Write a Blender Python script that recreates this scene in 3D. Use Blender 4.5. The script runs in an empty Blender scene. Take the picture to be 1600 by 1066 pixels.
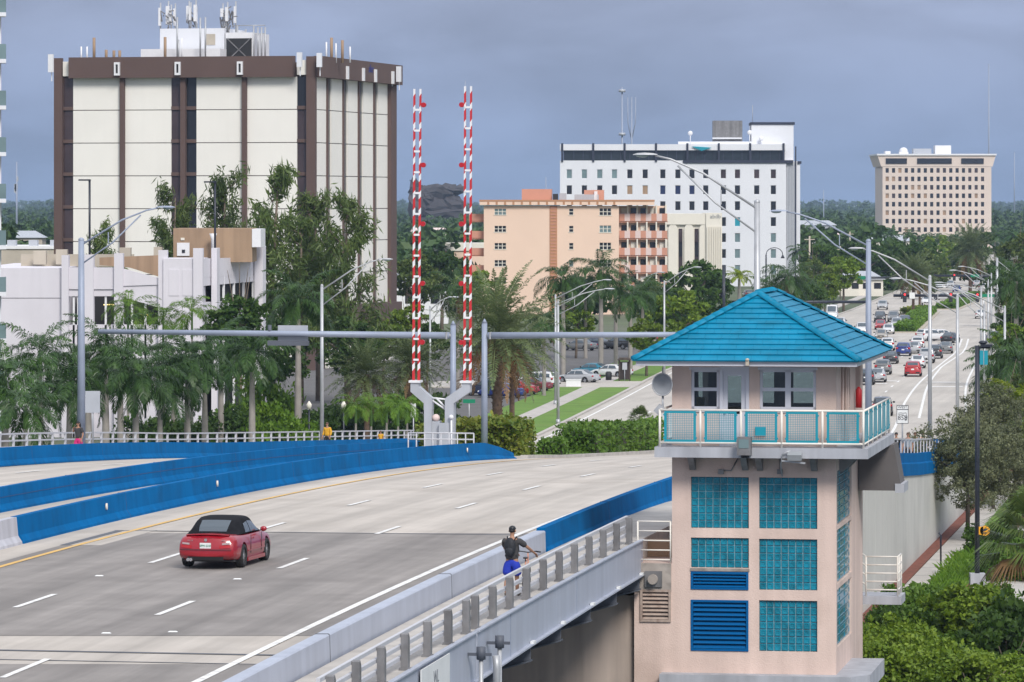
import bpy, bmesh, math, random
import numpy as np
from mathutils import Vector, Matrix
R = math.radians
random.seed(7)
scene = bpy.context.scene
COL = scene.collection

# ------------------------------------------------------------------ camera
F, CX, HY, ZC = 7200.0, 800.0, 316.0, 19.0        # focal length (px at 1600 wide), centre, horizon row, eye height
cam_d = bpy.data.cameras.new('camera')
cam_d.sensor_width = 36.0
cam_d.lens = F / 1600.0 * 36.0
cam_d.shift_y = -(533.0 - HY) / 1600.0
cam_d.clip_start = 1.0
cam_d.clip_end = 60000.0
cam = bpy.data.objects.new('camera', cam_d)
COL.objects.link(cam)
cam.location = (0, 0, ZC)
cam.rotation_euler = (R(90), 0, 0)
scene.camera = cam

# ------------------------------------------------------------------ sky, sun, exposure
SUN_EL, SUN_AZ = 41.0, 160.0           # degrees; azimuth clockwise from +Y: light comes from behind the camera
world = bpy.data.worlds.new('World')
scene.world = world
world.use_nodes = True
wn = world.node_tree
wn.nodes.clear()
def _n(t, **k):
    nd = wn.nodes.new(t)
    for a, v in k.items(): setattr(nd, a, v)
    return nd
w_out = _n('ShaderNodeOutputWorld'); w_bg = _n('ShaderNodeBackground'); w_bg2 = _n('ShaderNodeBackground')
w_add = _n('ShaderNodeMixShader'); w_add.inputs[0].default_value = 0.90      # the clouds cover nine tenths
w_sky = _n('ShaderNodeTexSky', sky_type='NISHITA')
w_sky.sun_disc = False
w_sky.sun_elevation = R(SUN_EL); w_sky.sun_rotation = R(SUN_AZ)
w_sky.air_density = 1.0; w_sky.dust_density = 1.0
w_bg.inputs['Strength'].default_value = 0.05
wn.links.new(w_sky.outputs[0], w_bg.inputs['Color'])
# the cloud deck: slate near the horizon, paler overhead, soft uneven banks
w_tc = _n('ShaderNodeTexCoord'); w_sep = _n('ShaderNodeSeparateXYZ')
wn.links.new(w_tc.outputs['Generated'], w_sep.inputs[0])
w_grad = _n('ShaderNodeValToRGB')
cr = w_grad.color_ramp
cr.elements[0].position = 0.0; cr.elements[0].color = (0.145, 0.205, 0.335, 1)
cr.elements[1].position = 1.0; cr.elements[1].color = (0.74, 0.77, 0.83, 1)
e = cr.elements.new(0.05); e.color = (0.215, 0.250, 0.365, 1)
e = cr.elements.new(0.35); e.color = (0.46, 0.50, 0.58, 1)
wn.links.new(w_sep.outputs['Z'], w_grad.inputs[0])
w_map = _n('ShaderNodeMapping'); w_map.inputs['Scale'].default_value = (7.0, 5.0, 19.0); w_map.inputs['Rotation'].default_value = (0.0, R(9), 0.0)
wn.links.new(w_tc.outputs['Generated'], w_map.inputs['Vector'])
w_noise = _n('ShaderNodeTexNoise'); w_noise.inputs['Scale'].default_value = 2.2
w_noise.inputs['Detail'].default_value = 6.0; w_noise.inputs['Roughness'].default_value = 0.5
w_noise.inputs['Distortion'].default_value = 0.35
wn.links.new(w_map.outputs[0], w_noise.inputs['Vector'])
w_nr = _n('ShaderNodeMapRange'); w_nr.inputs[1].default_value = 0.36; w_nr.inputs[2].default_value = 0.64
w_nr.inputs[3].default_value = 0.94; w_nr.inputs[4].default_value = 1.30
wn.links.new(w_noise.outputs[0], w_nr.inputs[0])
w_mul = _n('ShaderNodeVectorMath', operation='MULTIPLY')
wn.links.new(w_grad.outputs[0], w_mul.inputs[0]); wn.links.new(w_nr.outputs[0], w_mul.inputs[1])
wn.links.new(w_mul.outputs[0], w_bg2.inputs['Color'])
w_bg2.inputs['Strength'].default_value = 1.0
wn.links.new(w_bg.outputs[0], w_add.inputs[1]); wn.links.new(w_bg2.outputs[0], w_add.inputs[2])
wn.links.new(w_add.outputs[0], w_out.inputs['Surface'])

sun_d = bpy.data.lights.new('sun', 'SUN')
sun_d.energy = 2.1
sun_d.angle = R(18)
sun_d.color = (1.0, 0.955, 0.89)
sun = bpy.data.objects.new('sun', sun_d)
COL.objects.link(sun)
_sd = Vector((math.sin(R(SUN_AZ)) * math.cos(R(SUN_EL)), math.cos(R(SUN_AZ)) * math.cos(R(SUN_EL)), math.sin(R(SUN_EL))))
sun.rotation_euler = _sd.to_track_quat('Z', 'Y').to_euler()

scene.view_settings.view_transform = 'Standard'
scene.view_settings.look = 'None'
scene.view_settings.exposure = 0.53
scene.view_settings.gamma = 1.0
scene.view_settings.use_curve_mapping = False
scene.cycles.use_denoising = True
scene.cycles.max_bounces = 6
scene.cycles.transparent_max_bounces = 12
scene.cycles.volume_bounces = 0

# ------------------------------------------------------------------ places: photograph pixel <-> world
AX = 0.165                                    # the bridge axis runs (AX, 1) away from the camera
AN = math.atan(AX)
UAX = Vector((math.sin(AN), math.cos(AN), 0)); VAX = Vector((math.cos(AN), -math.sin(AN), 0))
def P(x, y, Y): return Vector(((x - CX) / F * Y, Y, ZC - (y - HY) / F * Y))
def G(x, y, z=0.0): return P(x, y, F * (ZC - z) / (y - HY))
def XY(x, Y, z=0.0): return Vector(((x - CX) / F * Y, Y, z))
def deck(Y):
    if Y < 130: return 8.70 - 1.9e-4 * (Y - 130) ** 2
    if Y < 245: return 8.70 - 2.5e-4 * (Y - 130) ** 2
    z1 = 8.70 - 2.5e-4 * 115 ** 2; s = 0.047
    if Y < 340: return z1 - s * (Y - 245)
    z2 = z1 - s * 95
    L = 2 * z2 / s
    t = min(1.0, (Y - 340) / L)
    return max(0.0, z2 - s * L * (t - t * t / 2))
def BP(c, Y, dz=0.0): return Vector((AX * Y + c, Y, deck(Y) + dz))
def interp(pts, Y):
    if Y <= pts[0][0]: return pts[0][1] + (pts[1][1]-pts[0][1])/(pts[1][0]-pts[0][0])*(Y-pts[0][0])
    for (a, b), (c, d) in zip(pts, pts[1:]):
        if Y <= c:
            return b + (d - b) * (Y - a) / (c - a)
    (a, b), (c, d) = pts[-2], pts[-1]
    return d + (d - b) / (c - a) * (Y - c)
def smooth(pts, Y, r=22): return sum(interp(pts, Y + k * r / 3) for k in range(-3, 4)) / 7
RE = [(90, AX*90-22.2), (300, AX*300-22.2), (370, 37.2), (420, 42.0), (478, 47.6), (534, 54.2), (590, 61.2), (888, 91.5), (1103, 114.5), (1900, 199)]
LE = [(90, AX*90-55.2), (300, AX*300-55.2), (436, 9.1), (518, 17.5), (640, 33), (752, 52), (829, 62.5), (1103, 98), (1900, 180)]
def right_edge(Y): return smooth(RE, Y)
def left_edge(Y): return smooth(LE, Y)

# ------------------------------------------------------------------ materials
def mat(name, col, rough=0.6, var=0.0, vscale=1.0, metal=0.0, spec=0.5, bump=0.0, bscale=20.0, streak=0.0, dirt=None, coat=0.0,
        emit=None, dscale=0.6, damt=0.5, island=0.0, lanes=0.0):
    m = bpy.data.materials.new(name); m.use_nodes = True
    nt = m.node_tree; b = nt.nodes['Principled BSDF']
    b.inputs['Base Color'].default_value = (*col, 1); b.inputs['Roughness'].default_value = rough
    b.inputs['Metallic'].default_value = metal; b.inputs['Specular IOR Level'].default_value = spec
    if coat: b.inputs['Coat Weight'].default_value = coat; b.inputs['Coat Roughness'].default_value = 0.06
    if emit: b.inputs['Emission Color'].default_value = (*emit[0], 1); b.inputs['Emission Strength'].default_value = emit[1]
    L = nt.links.new
    geo = nt.nodes.new('ShaderNodeNewGeometry')
    cur = None
    def noise(scale, stretch=None, detail=4.0):
        mp = nt.nodes.new('ShaderNodeMapping')
        mp.inputs['Scale'].default_value = stretch or (1, 1, 1)
        L(geo.outputs['Position'], mp.inputs['Vector'])
        n = nt.nodes.new('ShaderNodeTexNoise'); n.inputs['Scale'].default_value = scale; n.inputs['Detail'].default_value = detail
        L(mp.outputs[0], n.inputs['Vector'])
        return n.outputs[0]
    def ramp(src, a, b_, lo, hi):
        r = nt.nodes.new('ShaderNodeMapRange'); r.inputs[1].default_value = a; r.inputs[2].default_value = b_
        r.inputs[3].default_value = lo; r.inputs[4].default_value = hi
        L(src, r.inputs[0]); return r.outputs[0]
    def mul(color_src, val):
        v = nt.nodes.new('ShaderNodeVectorMath'); v.operation = 'MULTIPLY'
        if color_src is None: v.inputs[0].default_value = col
        else: L(color_src, v.inputs[0])
        L(val, v.inputs[1]); return v.outputs[0]
    if var: cur = mul(cur, ramp(noise(vscale, None, 6.0), 0.3, 0.7, 1 - var, 1 + var))
    if island: cur = mul(cur, ramp(geo.outputs['Random Per Island'], 0, 1, 1 - island, 1 + island))
    if streak: cur = mul(cur, ramp(noise(1.0, (2.2, 2.2, 0.16), 5.0), 0.35, 0.68, 1 + streak * 0.25, 1 - streak))
    if lanes:                                   # tyre wear and drip lines drawn out along the travel direction
        mp = nt.nodes.new('ShaderNodeVectorMath'); mp.operation = 'DOT_PRODUCT'; mp.inputs[1].default_value = (1.0, -AX, 0)
        L(geo.outputs['Position'], mp.inputs[0])
        sp = nt.nodes.new('ShaderNodeSeparateXYZ'); L(geo.outputs['Position'], sp.inputs[0])
        cb = nt.nodes.new('ShaderNodeCombineXYZ'); L(mp.outputs['Value'], cb.inputs[0])
        m2 = nt.nodes.new('ShaderNodeMath'); m2.operation = 'MULTIPLY'; m2.inputs[1].default_value = 0.035; L(sp.outputs['Y'], m2.inputs[0]); L(m2.outputs[0], cb.inputs[1])
        n2 = nt.nodes.new('ShaderNodeTexNoise'); n2.inputs['Scale'].default_value = 0.9; n2.inputs['Detail'].default_value = 7.0; n2.inputs['Roughness'].default_value = 0.62
        L(cb.outputs[0], n2.inputs['Vector'])
        cur = mul(cur, ramp(n2.outputs[0], 0.3, 0.7, 1 + lanes * .5, 1 - lanes))
    if dirt:
        mx = nt.nodes.new('ShaderNodeMix'); mx.data_type = 'RGBA'
        L(ramp(noise(dscale, None, 8.0), 0.52, 0.72, 0, damt), mx.inputs['Factor'])
        if cur is None: mx.inputs['A'].default_value = (*col, 1)
        else: L(cur, mx.inputs['A'])
        mx.inputs['B'].default_value = (*dirt, 1)
        cur = mx.outputs['Result']
    if cur is not None: L(cur, b.inputs['Base Color'])
    if bump:
        bp = nt.nodes.new('ShaderNodeBump'); bp.inputs['Strength'].default_value = bump; bp.inputs['Distance'].default_value = 0.05
        L(noise(bscale, None, 5.0), bp.inputs['Height']); L(bp.outputs[0], b.inputs['Normal'])
    return m

def leaf_mat(name, col, col2, trans=0.3, rough=0.55):
    m = bpy.data.materials.new(name); m.use_nodes = True
    nt = m.node_tree; b = nt.nodes['Principled BSDF']; L = nt.links.new
    geo = nt.nodes.new('ShaderNodeNewGeometry'); oi = nt.nodes.new('ShaderNodeObjectInfo')
    mx = nt.nodes.new('ShaderNodeMix'); mx.data_type = 'RGBA'
    mx.inputs['A'].default_value = (*col, 1); mx.inputs['B'].default_value = (*col2, 1)
    n = nt.nodes.new('ShaderNodeTexNoise'); n.inputs['Scale'].default_value = 0.45; n.inputs['Detail'].default_value = 3
    L(geo.outputs['Position'], n.inputs['Vector'])
    a1 = nt.nodes.new('ShaderNodeMath'); a1.operation = 'MULTIPLY_ADD'; a1.inputs[1].default_value = 0.55; a1.inputs[2].default_value = -0.28
    L(geo.outputs['Random Per Island'], a1.inputs[0])
    a2 = nt.nodes.new('ShaderNodeMath'); a2.operation = 'ADD'; a2.use_clamp = True
    L(a1.outputs[0], a2.inputs[0]); L(n.outputs[0], a2.inputs[1])
    L(a2.outputs[0], mx.inputs['Factor'])
    hs = nt.nodes.new('ShaderNodeHueSaturation')
    mr = nt.nodes.new('ShaderNodeMapRange'); mr.inputs[3].default_value = 0.8; mr.inputs[4].default_value = 1.2
    L(oi.outputs['Random'], mr.inputs[0]); L(mr.outputs[0], hs.inputs['Value'])
    L(mx.outputs['Result'], hs.inputs['Color'])
    L(hs.outputs[0], b.inputs['Base Color']); b.inputs['Roughness'].default_value = rough
    b.inputs['Specular IOR Level'].default_value = 0.3
    tr = nt.nodes.new('ShaderNodeBsdfTranslucent'); L(hs.outputs[0], tr.inputs['Color'])
    ms = nt.nodes.new('ShaderNodeMixShader'); ms.inputs[0].default_value = trans
    L(b.outputs[0], ms.inputs[1]); L(tr.outputs[0], ms.inputs[2])
    L(ms.outputs[0], nt.nodes['Material Output'].inputs['Surface'])
    return m

M = {}
M['concrete'] = mat('concrete', (0.475, 0.43, 0.385), 0.85, 0.06, 0.5, dirt=(0.34, 0.30, 0.26), dscale=0.3, damt=0.5, bump=0.1, lanes=0.28)
M['concrete_far'] = mat('concrete_far', (0.455, 0.42, 0.38), 0.85, 0.08, 0.06, dirt=(0.30, 0.275, 0.25), dscale=0.09, damt=0.5, lanes=0.16)
M['deck_grey'] = mat('deck_grey', (0.258, 0.235, 0.220), 0.85, 0.10, 0.7, dirt=(0.165, 0.148, 0.138), dscale=0.25, damt=0.6, bump=0.15, bscale=40, lanes=0.36)
M['walk'] = mat('walk', (0.44, 0.41, 0.38), 0.85, 0.10, 1.2, dirt=(0.28, 0.26, 0.24), dscale=0.9, damt=0.5)
M['asphalt'] = mat('asphalt', (0.11, 0.105, 0.105), 0.9, 0.12, 0.3)
M['paint_white'] = mat('paint_white', (0.74, 0.73, 0.71), 0.6, 0.06, 3.0, dirt=(0.36, 0.34, 0.32), dscale=3.5, damt=0.75)
M['paint_yellow'] = mat('paint_yellow', (0.66, 0.40, 0.10), 0.6, 0.08, 2.0, dirt=(0.40, 0.34, 0.27), dscale=1.5, damt=0.8)
M['joint'] = mat('joint', (0.10, 0.105, 0.12), 0.7)
M['blue'] = mat('blue', (0.0, 0.120, 0.335), 0.8, 0.09, 0.4, spec=0.05, streak=0.16, dirt=(0.006, 0.078, 0.20), dscale=0.7, damt=0.65)
M['blue_louver'] = mat('blue_louver', (0.0, 0.095, 0.28), 0.6, spec=0.1)
M['steel_paint'] = mat('steel_paint', (0.40, 0.43, 0.51), 0.45, 0.05, 0.8, streak=0.10)
M['barrier_white'] = mat('barrier_white', (0.50, 0.50, 0.55), 0.6, 0.06, 0.8, streak=0.2)
M['steel_dark'] = mat('steel_dark', (0.085, 0.095, 0.12), 0.6, 0.1, 1.0)
M['galv'] = mat('galv', (0.42, 0.43, 0.45), 0.45, 0.10, 2.0, metal=0.35)
M['pole_blue'] = mat('pole_blue', (0.27, 0.31, 0.40), 0.5, 0.08, 1.5, metal=0.1)
M['post_steel'] = mat('post_steel', (0.22, 0.215, 0.22), 0.5, 0.18, 3.0, metal=0.3, streak=0.25)
M['rail_light'] = mat('rail_light', (0.50, 0.50, 0.53), 0.5, 0.06, 2.0)
M['black'] = mat('black', (0.012, 0.013, 0.016), 0.45)
M['pole_black'] = mat('pole_black', (0.018, 0.022, 0.035), 0.4, 0.2, 3.0)
M['pink'] = mat('pink', (0.68, 0.525, 0.46), 0.88, 0.06, 0.6, streak=0.11, dirt=(0.43, 0.315, 0.26), dscale=0.5, damt=0.5, bump=0.25, bscale=25)
M['pier'] = mat('pier', (0.46, 0.38, 0.33), 0.9, 0.1, 0.5, streak=0.25, dirt=(0.27, 0.20, 0.165), dscale=0.4, damt=0.5)
M['stain'] = mat('stain', (0.33, 0.29, 0.26), 0.9, 0.25, 1.5, dirt=(0.12, 0.11, 0.10), dscale=1.6, damt=0.8)
M['slab'] = mat('slab', (0.40, 0.41, 0.45), 0.7, 0.08, 1.2, streak=0.2)
M['white'] = mat('white', (0.74, 0.74, 0.76), 0.5, 0.03, 2.0)
M['trim'] = mat('trim', (0.58, 0.58, 0.64), 0.45)
M['cream_rail'] = mat('cream_rail', (0.74, 0.70, 0.64), 0.5, 0.05, 3.0)
M['teal'] = mat('teal', (0.006, 0.27, 0.36), 0.45)
M['teal_mesh'] = mat('teal_mesh', (0.13, 0.30, 0.37), 0.5)
M['tile'] = mat('tile', (0.002, 0.185, 0.32), 0.5, 0.14, 1.3, island=0.18, spec=0.15, dirt=(0.006, 0.12, 0.19), dscale=1.4, damt=0.55)
M['tile_old'] = mat('tile_old', (0.06, 0.15, 0.19), 0.6, 0.2, 2.0)
M['glassblock'] = mat('glassblock', (0.008, 0.185, 0.27), 0.15, 0.30, 3.0, spec=0.5)
M['grout'] = mat('grout', (0.22, 0.38, 0.44), 0.7, 0.15, 2.0)
M['glass'] = mat('glass', (0.020, 0.028, 0.034), 0.06, spec=0.8)
M['glass_pale'] = mat('glass_pale', (0.16, 0.23, 0.24), 0.12, 0.2, 0.3, spec=0.7)
M['glass_brown'] = mat('glass_brown', (0.055, 0.038, 0.040), 0.12, 0.3, 0.25, spec=0.6)
M['glass_navy'] = mat('glass_navy', (0.02, 0.03, 0.085), 0.1, spec=0.6)
M['glass_dark'] = mat('glass_dark', (0.018, 0.019, 0.024), 0.1, spec=0.6)
M['bcream'] = mat('bcream', (0.80, 0.775, 0.725), 0.85, 0.03, 0.2, streak=0.015, bump=0.1)
M['bbrown'] = mat('bbrown', (0.105, 0.066, 0.058), 0.8, 0.06, 0.3)
M['bwhite'] = mat('bwhite', (0.70, 0.71, 0.75), 0.8, 0.03, 0.2, streak=0.015)
M['navy_trim'] = mat('navy_trim', (0.022, 0.028, 0.055), 0.6)
M['peach'] = mat('peach', (0.77, 0.57, 0.445), 0.85, 0.03, 0.2)
M['salmon'] = mat('salmon', (0.55, 0.265, 0.185), 0.8, 0.06, 0.3)
M['salmon_pale'] = mat('salmon_pale', (0.68, 0.54, 0.51), 0.8)
M['peach_dark'] = mat('peach_dark', (0.46, 0.23, 0.12), 0.8)
M['bpink'] = mat('bpink', (0.66, 0.555, 0.485), 0.85, 0.03, 0.2)
M['lav_white'] = mat('lav_white', (0.66, 0.635, 0.685), 0.8, 0.03, 0.3, streak=0.03, dirt=(0.46, 0.44, 0.48), dscale=0.25, damt=0.2)
M['tan'] = mat('tan', (0.36, 0.245, 0.16), 0.85, 0.08, 0.4, streak=0.2)
M['tan_pale'] = mat('tan_pale', (0.45, 0.40, 0.33), 0.85, 0.10, 0.5)
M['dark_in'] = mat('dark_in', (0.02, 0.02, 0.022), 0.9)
M['sand'] = mat('sand', (0.72, 0.68, 0.60), 0.8, 0.03, 0.3, streak=0.02)
M['bronze'] = mat('bronze', (0.055, 0.050, 0.055), 0.8, 0.3, 0.05)
M['grass'] = mat('grass', (0.105, 0.20, 0.022), 0.95, 0.2, 0.35, dirt=(0.15, 0.20, 0.04), dscale=0.2, damt=0.5, bump=0.3, bscale=8)
M['ground'] = mat('ground', (0.075, 0.095, 0.045), 0.95, 0.3, 0.03, dirt=(0.22, 0.20, 0.17), dscale=0.02, damt=0.5)
M['mulch'] = mat('mulch', (0.17, 0.055, 0.035), 0.95, 0.35, 3.0)
M['water'] = mat('water', (0.03, 0.07, 0.075), 0.08, bump=0.3, bscale=1.5)
M['ret_wall'] = mat('ret_wall', (0.52, 0.51, 0.48), 0.85, 0.05, 0.3, streak=0.06, dirt=(0.27, 0.27, 0.26), dscale=0.13, damt=0.55)
M['bark'] = mat('bark', (0.16, 0.125, 0.095), 0.95, 0.3, 3.0, bump=0.6, bscale=12)
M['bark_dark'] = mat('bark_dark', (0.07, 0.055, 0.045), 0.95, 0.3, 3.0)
M['palm_grey'] = mat('palm_grey', (0.30, 0.275, 0.25), 0.9, 0.12, 2.0, streak=0.15)
M['palm_shaft'] = mat('palm_shaft', (0.10, 0.20, 0.045), 0.5, 0.15, 1.0)
M['boot'] = mat('boot', (0.115, 0.075, 0.05), 0.95, 0.35, 5.0)
M['red'] = mat('red', (0.50, 0.018, 0.022), 0.5, 0.05, 2.0)
M['arm_white'] = mat('arm_white', (0.72, 0.72, 0.74), 0.5)
M['gate_grey'] = mat('gate_grey', (0.40, 0.42, 0.46), 0.55, 0.06, 1.0, streak=0.1)
M['lens_red'] = mat('lens_red', (0.42, 0.012, 0.02), 0.3)
M['sig_red'] = mat('sig_red', (0.6, 0.02, 0.02), 0.4, emit=((1.0, 0.05, 0.06), 1.2))
M['sign_green'] = mat('sign_green', (0.0, 0.20, 0.105), 0.5)
M['sign_blue'] = mat('sign_blue', (0.01, 0.03, 0.25), 0.5)
M['sign_white'] = mat('sign_white', (0.70, 0.71, 0.71), 0.5, 0.04, 2.0)
M['sign_back'] = mat('sign_back', (0.42, 0.44, 0.48), 0.5, 0.05, 2.0, metal=0.2)
M['sign_yellow'] = mat('sign_yellow', (0.80, 0.36, 0.01), 0.5)
M['ink'] = mat('ink', (0.03, 0.035, 0.045), 0.7)
M['ink_grey'] = mat('ink_grey', (0.22, 0.235, 0.26), 0.7)
M['tyre'] = mat('tyre', (0.014, 0.014, 0.015), 0.8)
M['rim'] = mat('rim', (0.42, 0.43, 0.45), 0.3, metal=0.8)
M['softtop'] = mat('softtop', (0.007, 0.0075, 0.010), 0.85, 0.1, 8.0, spec=0.2)
M['carglass'] = mat('carglass', (0.055, 0.075, 0.095), 0.05, spec=0.9)
M['taillight'] = mat('taillight', (0.36, 0.010, 0.015), 0.2)
M['headlight'] = mat('headlight', (0.65, 0.67, 0.70), 0.15)
M['plastic'] = mat('plastic', (0.02, 0.02, 0.022), 0.6)
M['chrome'] = mat('chrome', (0.6, 0.6, 0.62), 0.2, metal=0.9)
M['skin'] = mat('skin', (0.36, 0.19, 0.12), 0.6)
M['hair'] = mat('hair', (0.010, 0.009, 0.010), 0.6)
M['hair_brown'] = mat('hair_brown', (0.09, 0.045, 0.025), 0.6)
M['shirt_grey'] = mat('shirt_grey', (0.045, 0.043, 0.045), 0.9, 0.1, 8.0)
M['shirt_light'] = mat('shirt_light', (0.25, 0.28, 0.32), 0.9)
M['pack'] = mat('pack', (0.012, 0.014, 0.020), 0.7, 0.2, 10.0)
M['shorts'] = mat('shorts', (0.008, 0.030, 0.36), 0.8, 0.1, 8.0)
M['pink_cloth'] = mat('pink_cloth', (0.55, 0.02, 0.16), 0.8)
M['yellow_cloth'] = mat('yellow_cloth', (0.62, 0.33, 0.02), 0.8)
M['shoe'] = mat('shoe', (0.10, 0.075, 0.05), 0.8)
M['carton'] = mat('carton', (0.55, 0.33, 0.16), 0.8)
M['hedge'] = leaf_mat('hedge', (0.050, 0.125, 0.016), (0.15, 0.25, 0.030))
M['hedge_warm'] = leaf_mat('hedge_warm', (0.075, 0.16, 0.018), (0.30, 0.30, 0.045))
M['leaf_royal'] = leaf_mat('leaf_royal', (0.016, 0.054, 0.010), (0.068, 0.135, 0.027), 0.18, 0.4)
M['leaf_bright'] = leaf_mat('leaf_bright', (0.06, 0.15, 0.012), (0.17, 0.28, 0.024), 0.3)
M['leaf_date'] = leaf_mat('leaf_date', (0.065, 0.112, 0.042), (0.20, 0.235, 0.095), 0.25, 0.5)
M['leaf_dead'] = leaf_mat('leaf_dead', (0.16, 0.085, 0.035), (0.27, 0.17, 0.08), 0.2)
M['leaf_dark'] = leaf_mat('leaf_dark', (0.020, 0.058, 0.010), (0.080, 0.140, 0.022))
M['leaf_mid'] = leaf_mat('leaf_mid', (0.055, 0.120, 0.010), (0.22, 0.30, 0.028))
M['leaf_olive'] = leaf_mat('leaf_olive', (0.045, 0.085, 0.018), (0.15, 0.19, 0.045))
M['leaf_grey'] = leaf_mat('leaf_grey', (0.065, 0.085, 0.038), (0.220, 0.230, 0.125), 0.2)
M['leaf_pine'] = leaf_mat('leaf_pine', (0.050, 0.095, 0.022), (0.15, 0.20, 0.050), 0.25)
M['leaf_sabal'] = leaf_mat('leaf_sabal', (0.060, 0.115, 0.028), (0.17, 0.21, 0.055), 0.25, 0.4)
M['leaf_yellow'] = leaf_mat('leaf_yellow', (0.12, 0.20, 0.012), (0.32, 0.36, 0.022), 0.4)
M['leaf_far'] = leaf_mat('leaf_far', (0.030, 0.080, 0.018), (0.09, 0.155, 0.036), 0.15)

# ------------------------------------------------------------------ mesh helpers
class MB:
    def __init__(self): self.v = []; self.f = []; self.mi = []; self.sm = []
    def add(self, vs, fs, mi=0, sm=False):
        b = len(self.v); self.v.extend([tuple(p) for p in vs])
        for f in fs: self.f.append(tuple(i + b for i in f)); self.mi.append(mi); self.sm.append(sm)
        return self
    def box(self, c, s, mi=0, rz=0.0, mtx=None):
        hx, hy, hz = s[0] / 2, s[1] / 2, s[2] / 2
        vs = [Vector((x, y, z)) for x in (-hx, hx) for y in (-hy, hy) for z in (-hz, hz)]
        if rz: vs = [Matrix.Rotation(rz, 3, 'Z') @ p for p in vs]
        if mtx is not None: vs = [mtx @ p for p in vs]
        vs = [p + Vector(c) for p in vs]
        return self.add(vs, [(0,1,3,2),(4,6,7,5),(0,4,5,1),(2,3,7,6),(0,2,6,4),(1,5,7,3)], mi)
    def box2(self, a, b, mi=0):
        return self.box([(a[i] + b[i]) / 2 for i in range(3)], [abs(b[i] - a[i]) for i in range(3)], mi)
    def bar(self, a, b, w, h=None, mi=0, up=Vector((0, 0, 1))):
        a = Vector(a); b = Vector(b); h = h or w
        d = (b - a); 
        if d.length < 1e-6: return self
        d.normalize()
        if abs(d.dot(up)) > 0.99: up = Vector((0, 1, 0))
        s = d.cross(up).normalized(); t = s.cross(d)
        vs = [p + s * i * w / 2 + t * j * h / 2 for p in (a, b) for i in (-1, 1) for j in (-1, 1)]
        return self.add(vs, [(0,1,3,2),(4,6,7,5),(0,4,5,1),(2,3,7,6),(0,2,6,4),(1,5,7,3)], mi)
    def tube(self, pts, rad, n=8, mi=0, sm=True, cap=True):
        pts = [Vector(p) for p in pts]
        if not hasattr(rad, '__len__'): rad = [rad] * len(pts)
        vs = []; m = len(pts); prev = None
        for i, p in enumerate(pts):
            d = (pts[min(i + 1, m - 1)] - pts[max(i - 1, 0)]).normalized()
            up = prev if prev is not None and abs(d.dot(prev)) < 0.95 else (Vector((0, 0, 1)) if abs(d.z) < 0.9 else Vector((1, 0, 0)))
            s = d.cross(up).normalized(); t = s.cross(d).normalized(); prev = t
            for k in range(n):
                a = 2 * math.pi * k / n
                vs.append(p + (s * math.cos(a) + t * math.sin(a)) * rad[i])
        fs = [(i*n+k, i*n+(k+1)%n, (i+1)*n+(k+1)%n, (i+1)*n+k) for i in range(m-1) for k in range(n)]
        self.add(vs, fs, mi, sm)
        if cap: 
            b = len(self.v) - len(vs)
            self.f.append(tuple(b + k for k in range(n))[::-1]); self.mi.append(mi); self.sm.append(False)
            self.f.append(tuple(b + (m-1)*n + k for k in range(n))); self.mi.append(mi); self.sm.append(False)
        return self
    def prism(self, poly, d, mi=0):
        """poly: list of 3D points (planar); d: extrusion vector"""
        n = len(poly); d = Vector(d)
        vs = [Vector(p) for p in poly] + [Vector(p) + d for p in poly]
        fs = [tuple(range(n))[::-1], tuple(range(n, 2*n))] + [(i, (i+1) % n, n + (i+1) % n, n + i) for i in range(n)]
        return self.add(vs, fs, mi)
    def ell(self, c, r, nu=10, nv=7, mi=0, mtx=None):
        vs = []; c = Vector(c)
        for j in range(1, nv):
            ph = math.pi * j / nv
            for i in range(nu):
                th = 2 * math.pi * i / nu
                p = Vector((r[0]*math.sin(ph)*math.cos(th), r[1]*math.sin(ph)*math.sin(th), r[2]*math.cos(ph)))
                vs.append((mtx @ p if mtx is not None else p) + c)
        top = Vector((0,0,r[2])); bot = Vector((0,0,-r[2]))
        vs.append((mtx @ top if mtx is not None else top) + c); vs.append((mtx @ bot if mtx is not None else bot) + c)
        T, B = len(vs) - 2, len(vs) - 1
        fs = [(j*nu+i, (j+1)*nu+i, (j+1)*nu+(i+1)%nu, j*nu+(i+1)%nu) for j in range(nv-2) for i in range(nu)]
        fs += [(T, i, (i+1)%nu) for i in range(nu)] + [(B, (nv-2)*nu+(i+1)%nu, (nv-2)*nu+i) for i in range(nu)]
        return self.add(vs, fs, mi, True)
    def sweep(self, prof, pts_fn, Ys, mi=0, sm=False, close=True, caps=True):
        """prof: [(dc,dz)], pts_fn(Y, dc, dz) -> point"""
        n = len(prof); vs = [pts_fn(Y, dc, dz) for Y in Ys for dc, dz in prof]
        rng = n if close else n - 1
        fs = [(i*n+k, i*n+(k+1)%n, (i+1)*n+(k+1)%n, (i+1)*n+k) for i in range(len(Ys)-1) for k in range(rng)]
        if caps and close: fs += [tuple(range(n))[::-1], tuple((len(Ys)-1)*n + k for k in range(n))]
        return self.add(vs, fs, mi, sm)
    def mesh(self, name, mats):
        me = bpy.data.meshes.new(name)
        me.from_pydata(self.v, [], self.f)
        for m in (mats if isinstance(mats, (list, tuple)) else [mats]): me.materials.append(M[m] if isinstance(m, str) else m)
        if any(self.mi): me.polygons.foreach_set('material_index', self.mi)
        me.polygons.foreach_set('use_smooth', self.sm)
        bm = bmesh.new(); bm.from_mesh(me); bmesh.ops.recalc_face_normals(bm, faces=bm.faces[:]); bm.to_mesh(me); bm.free()
        me.update()
        return me
    def build(self, name, mats, parent=None, loc=None, rz=0.0):
        return obj(name, self.mesh(name, mats), parent, loc, rz)
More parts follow.
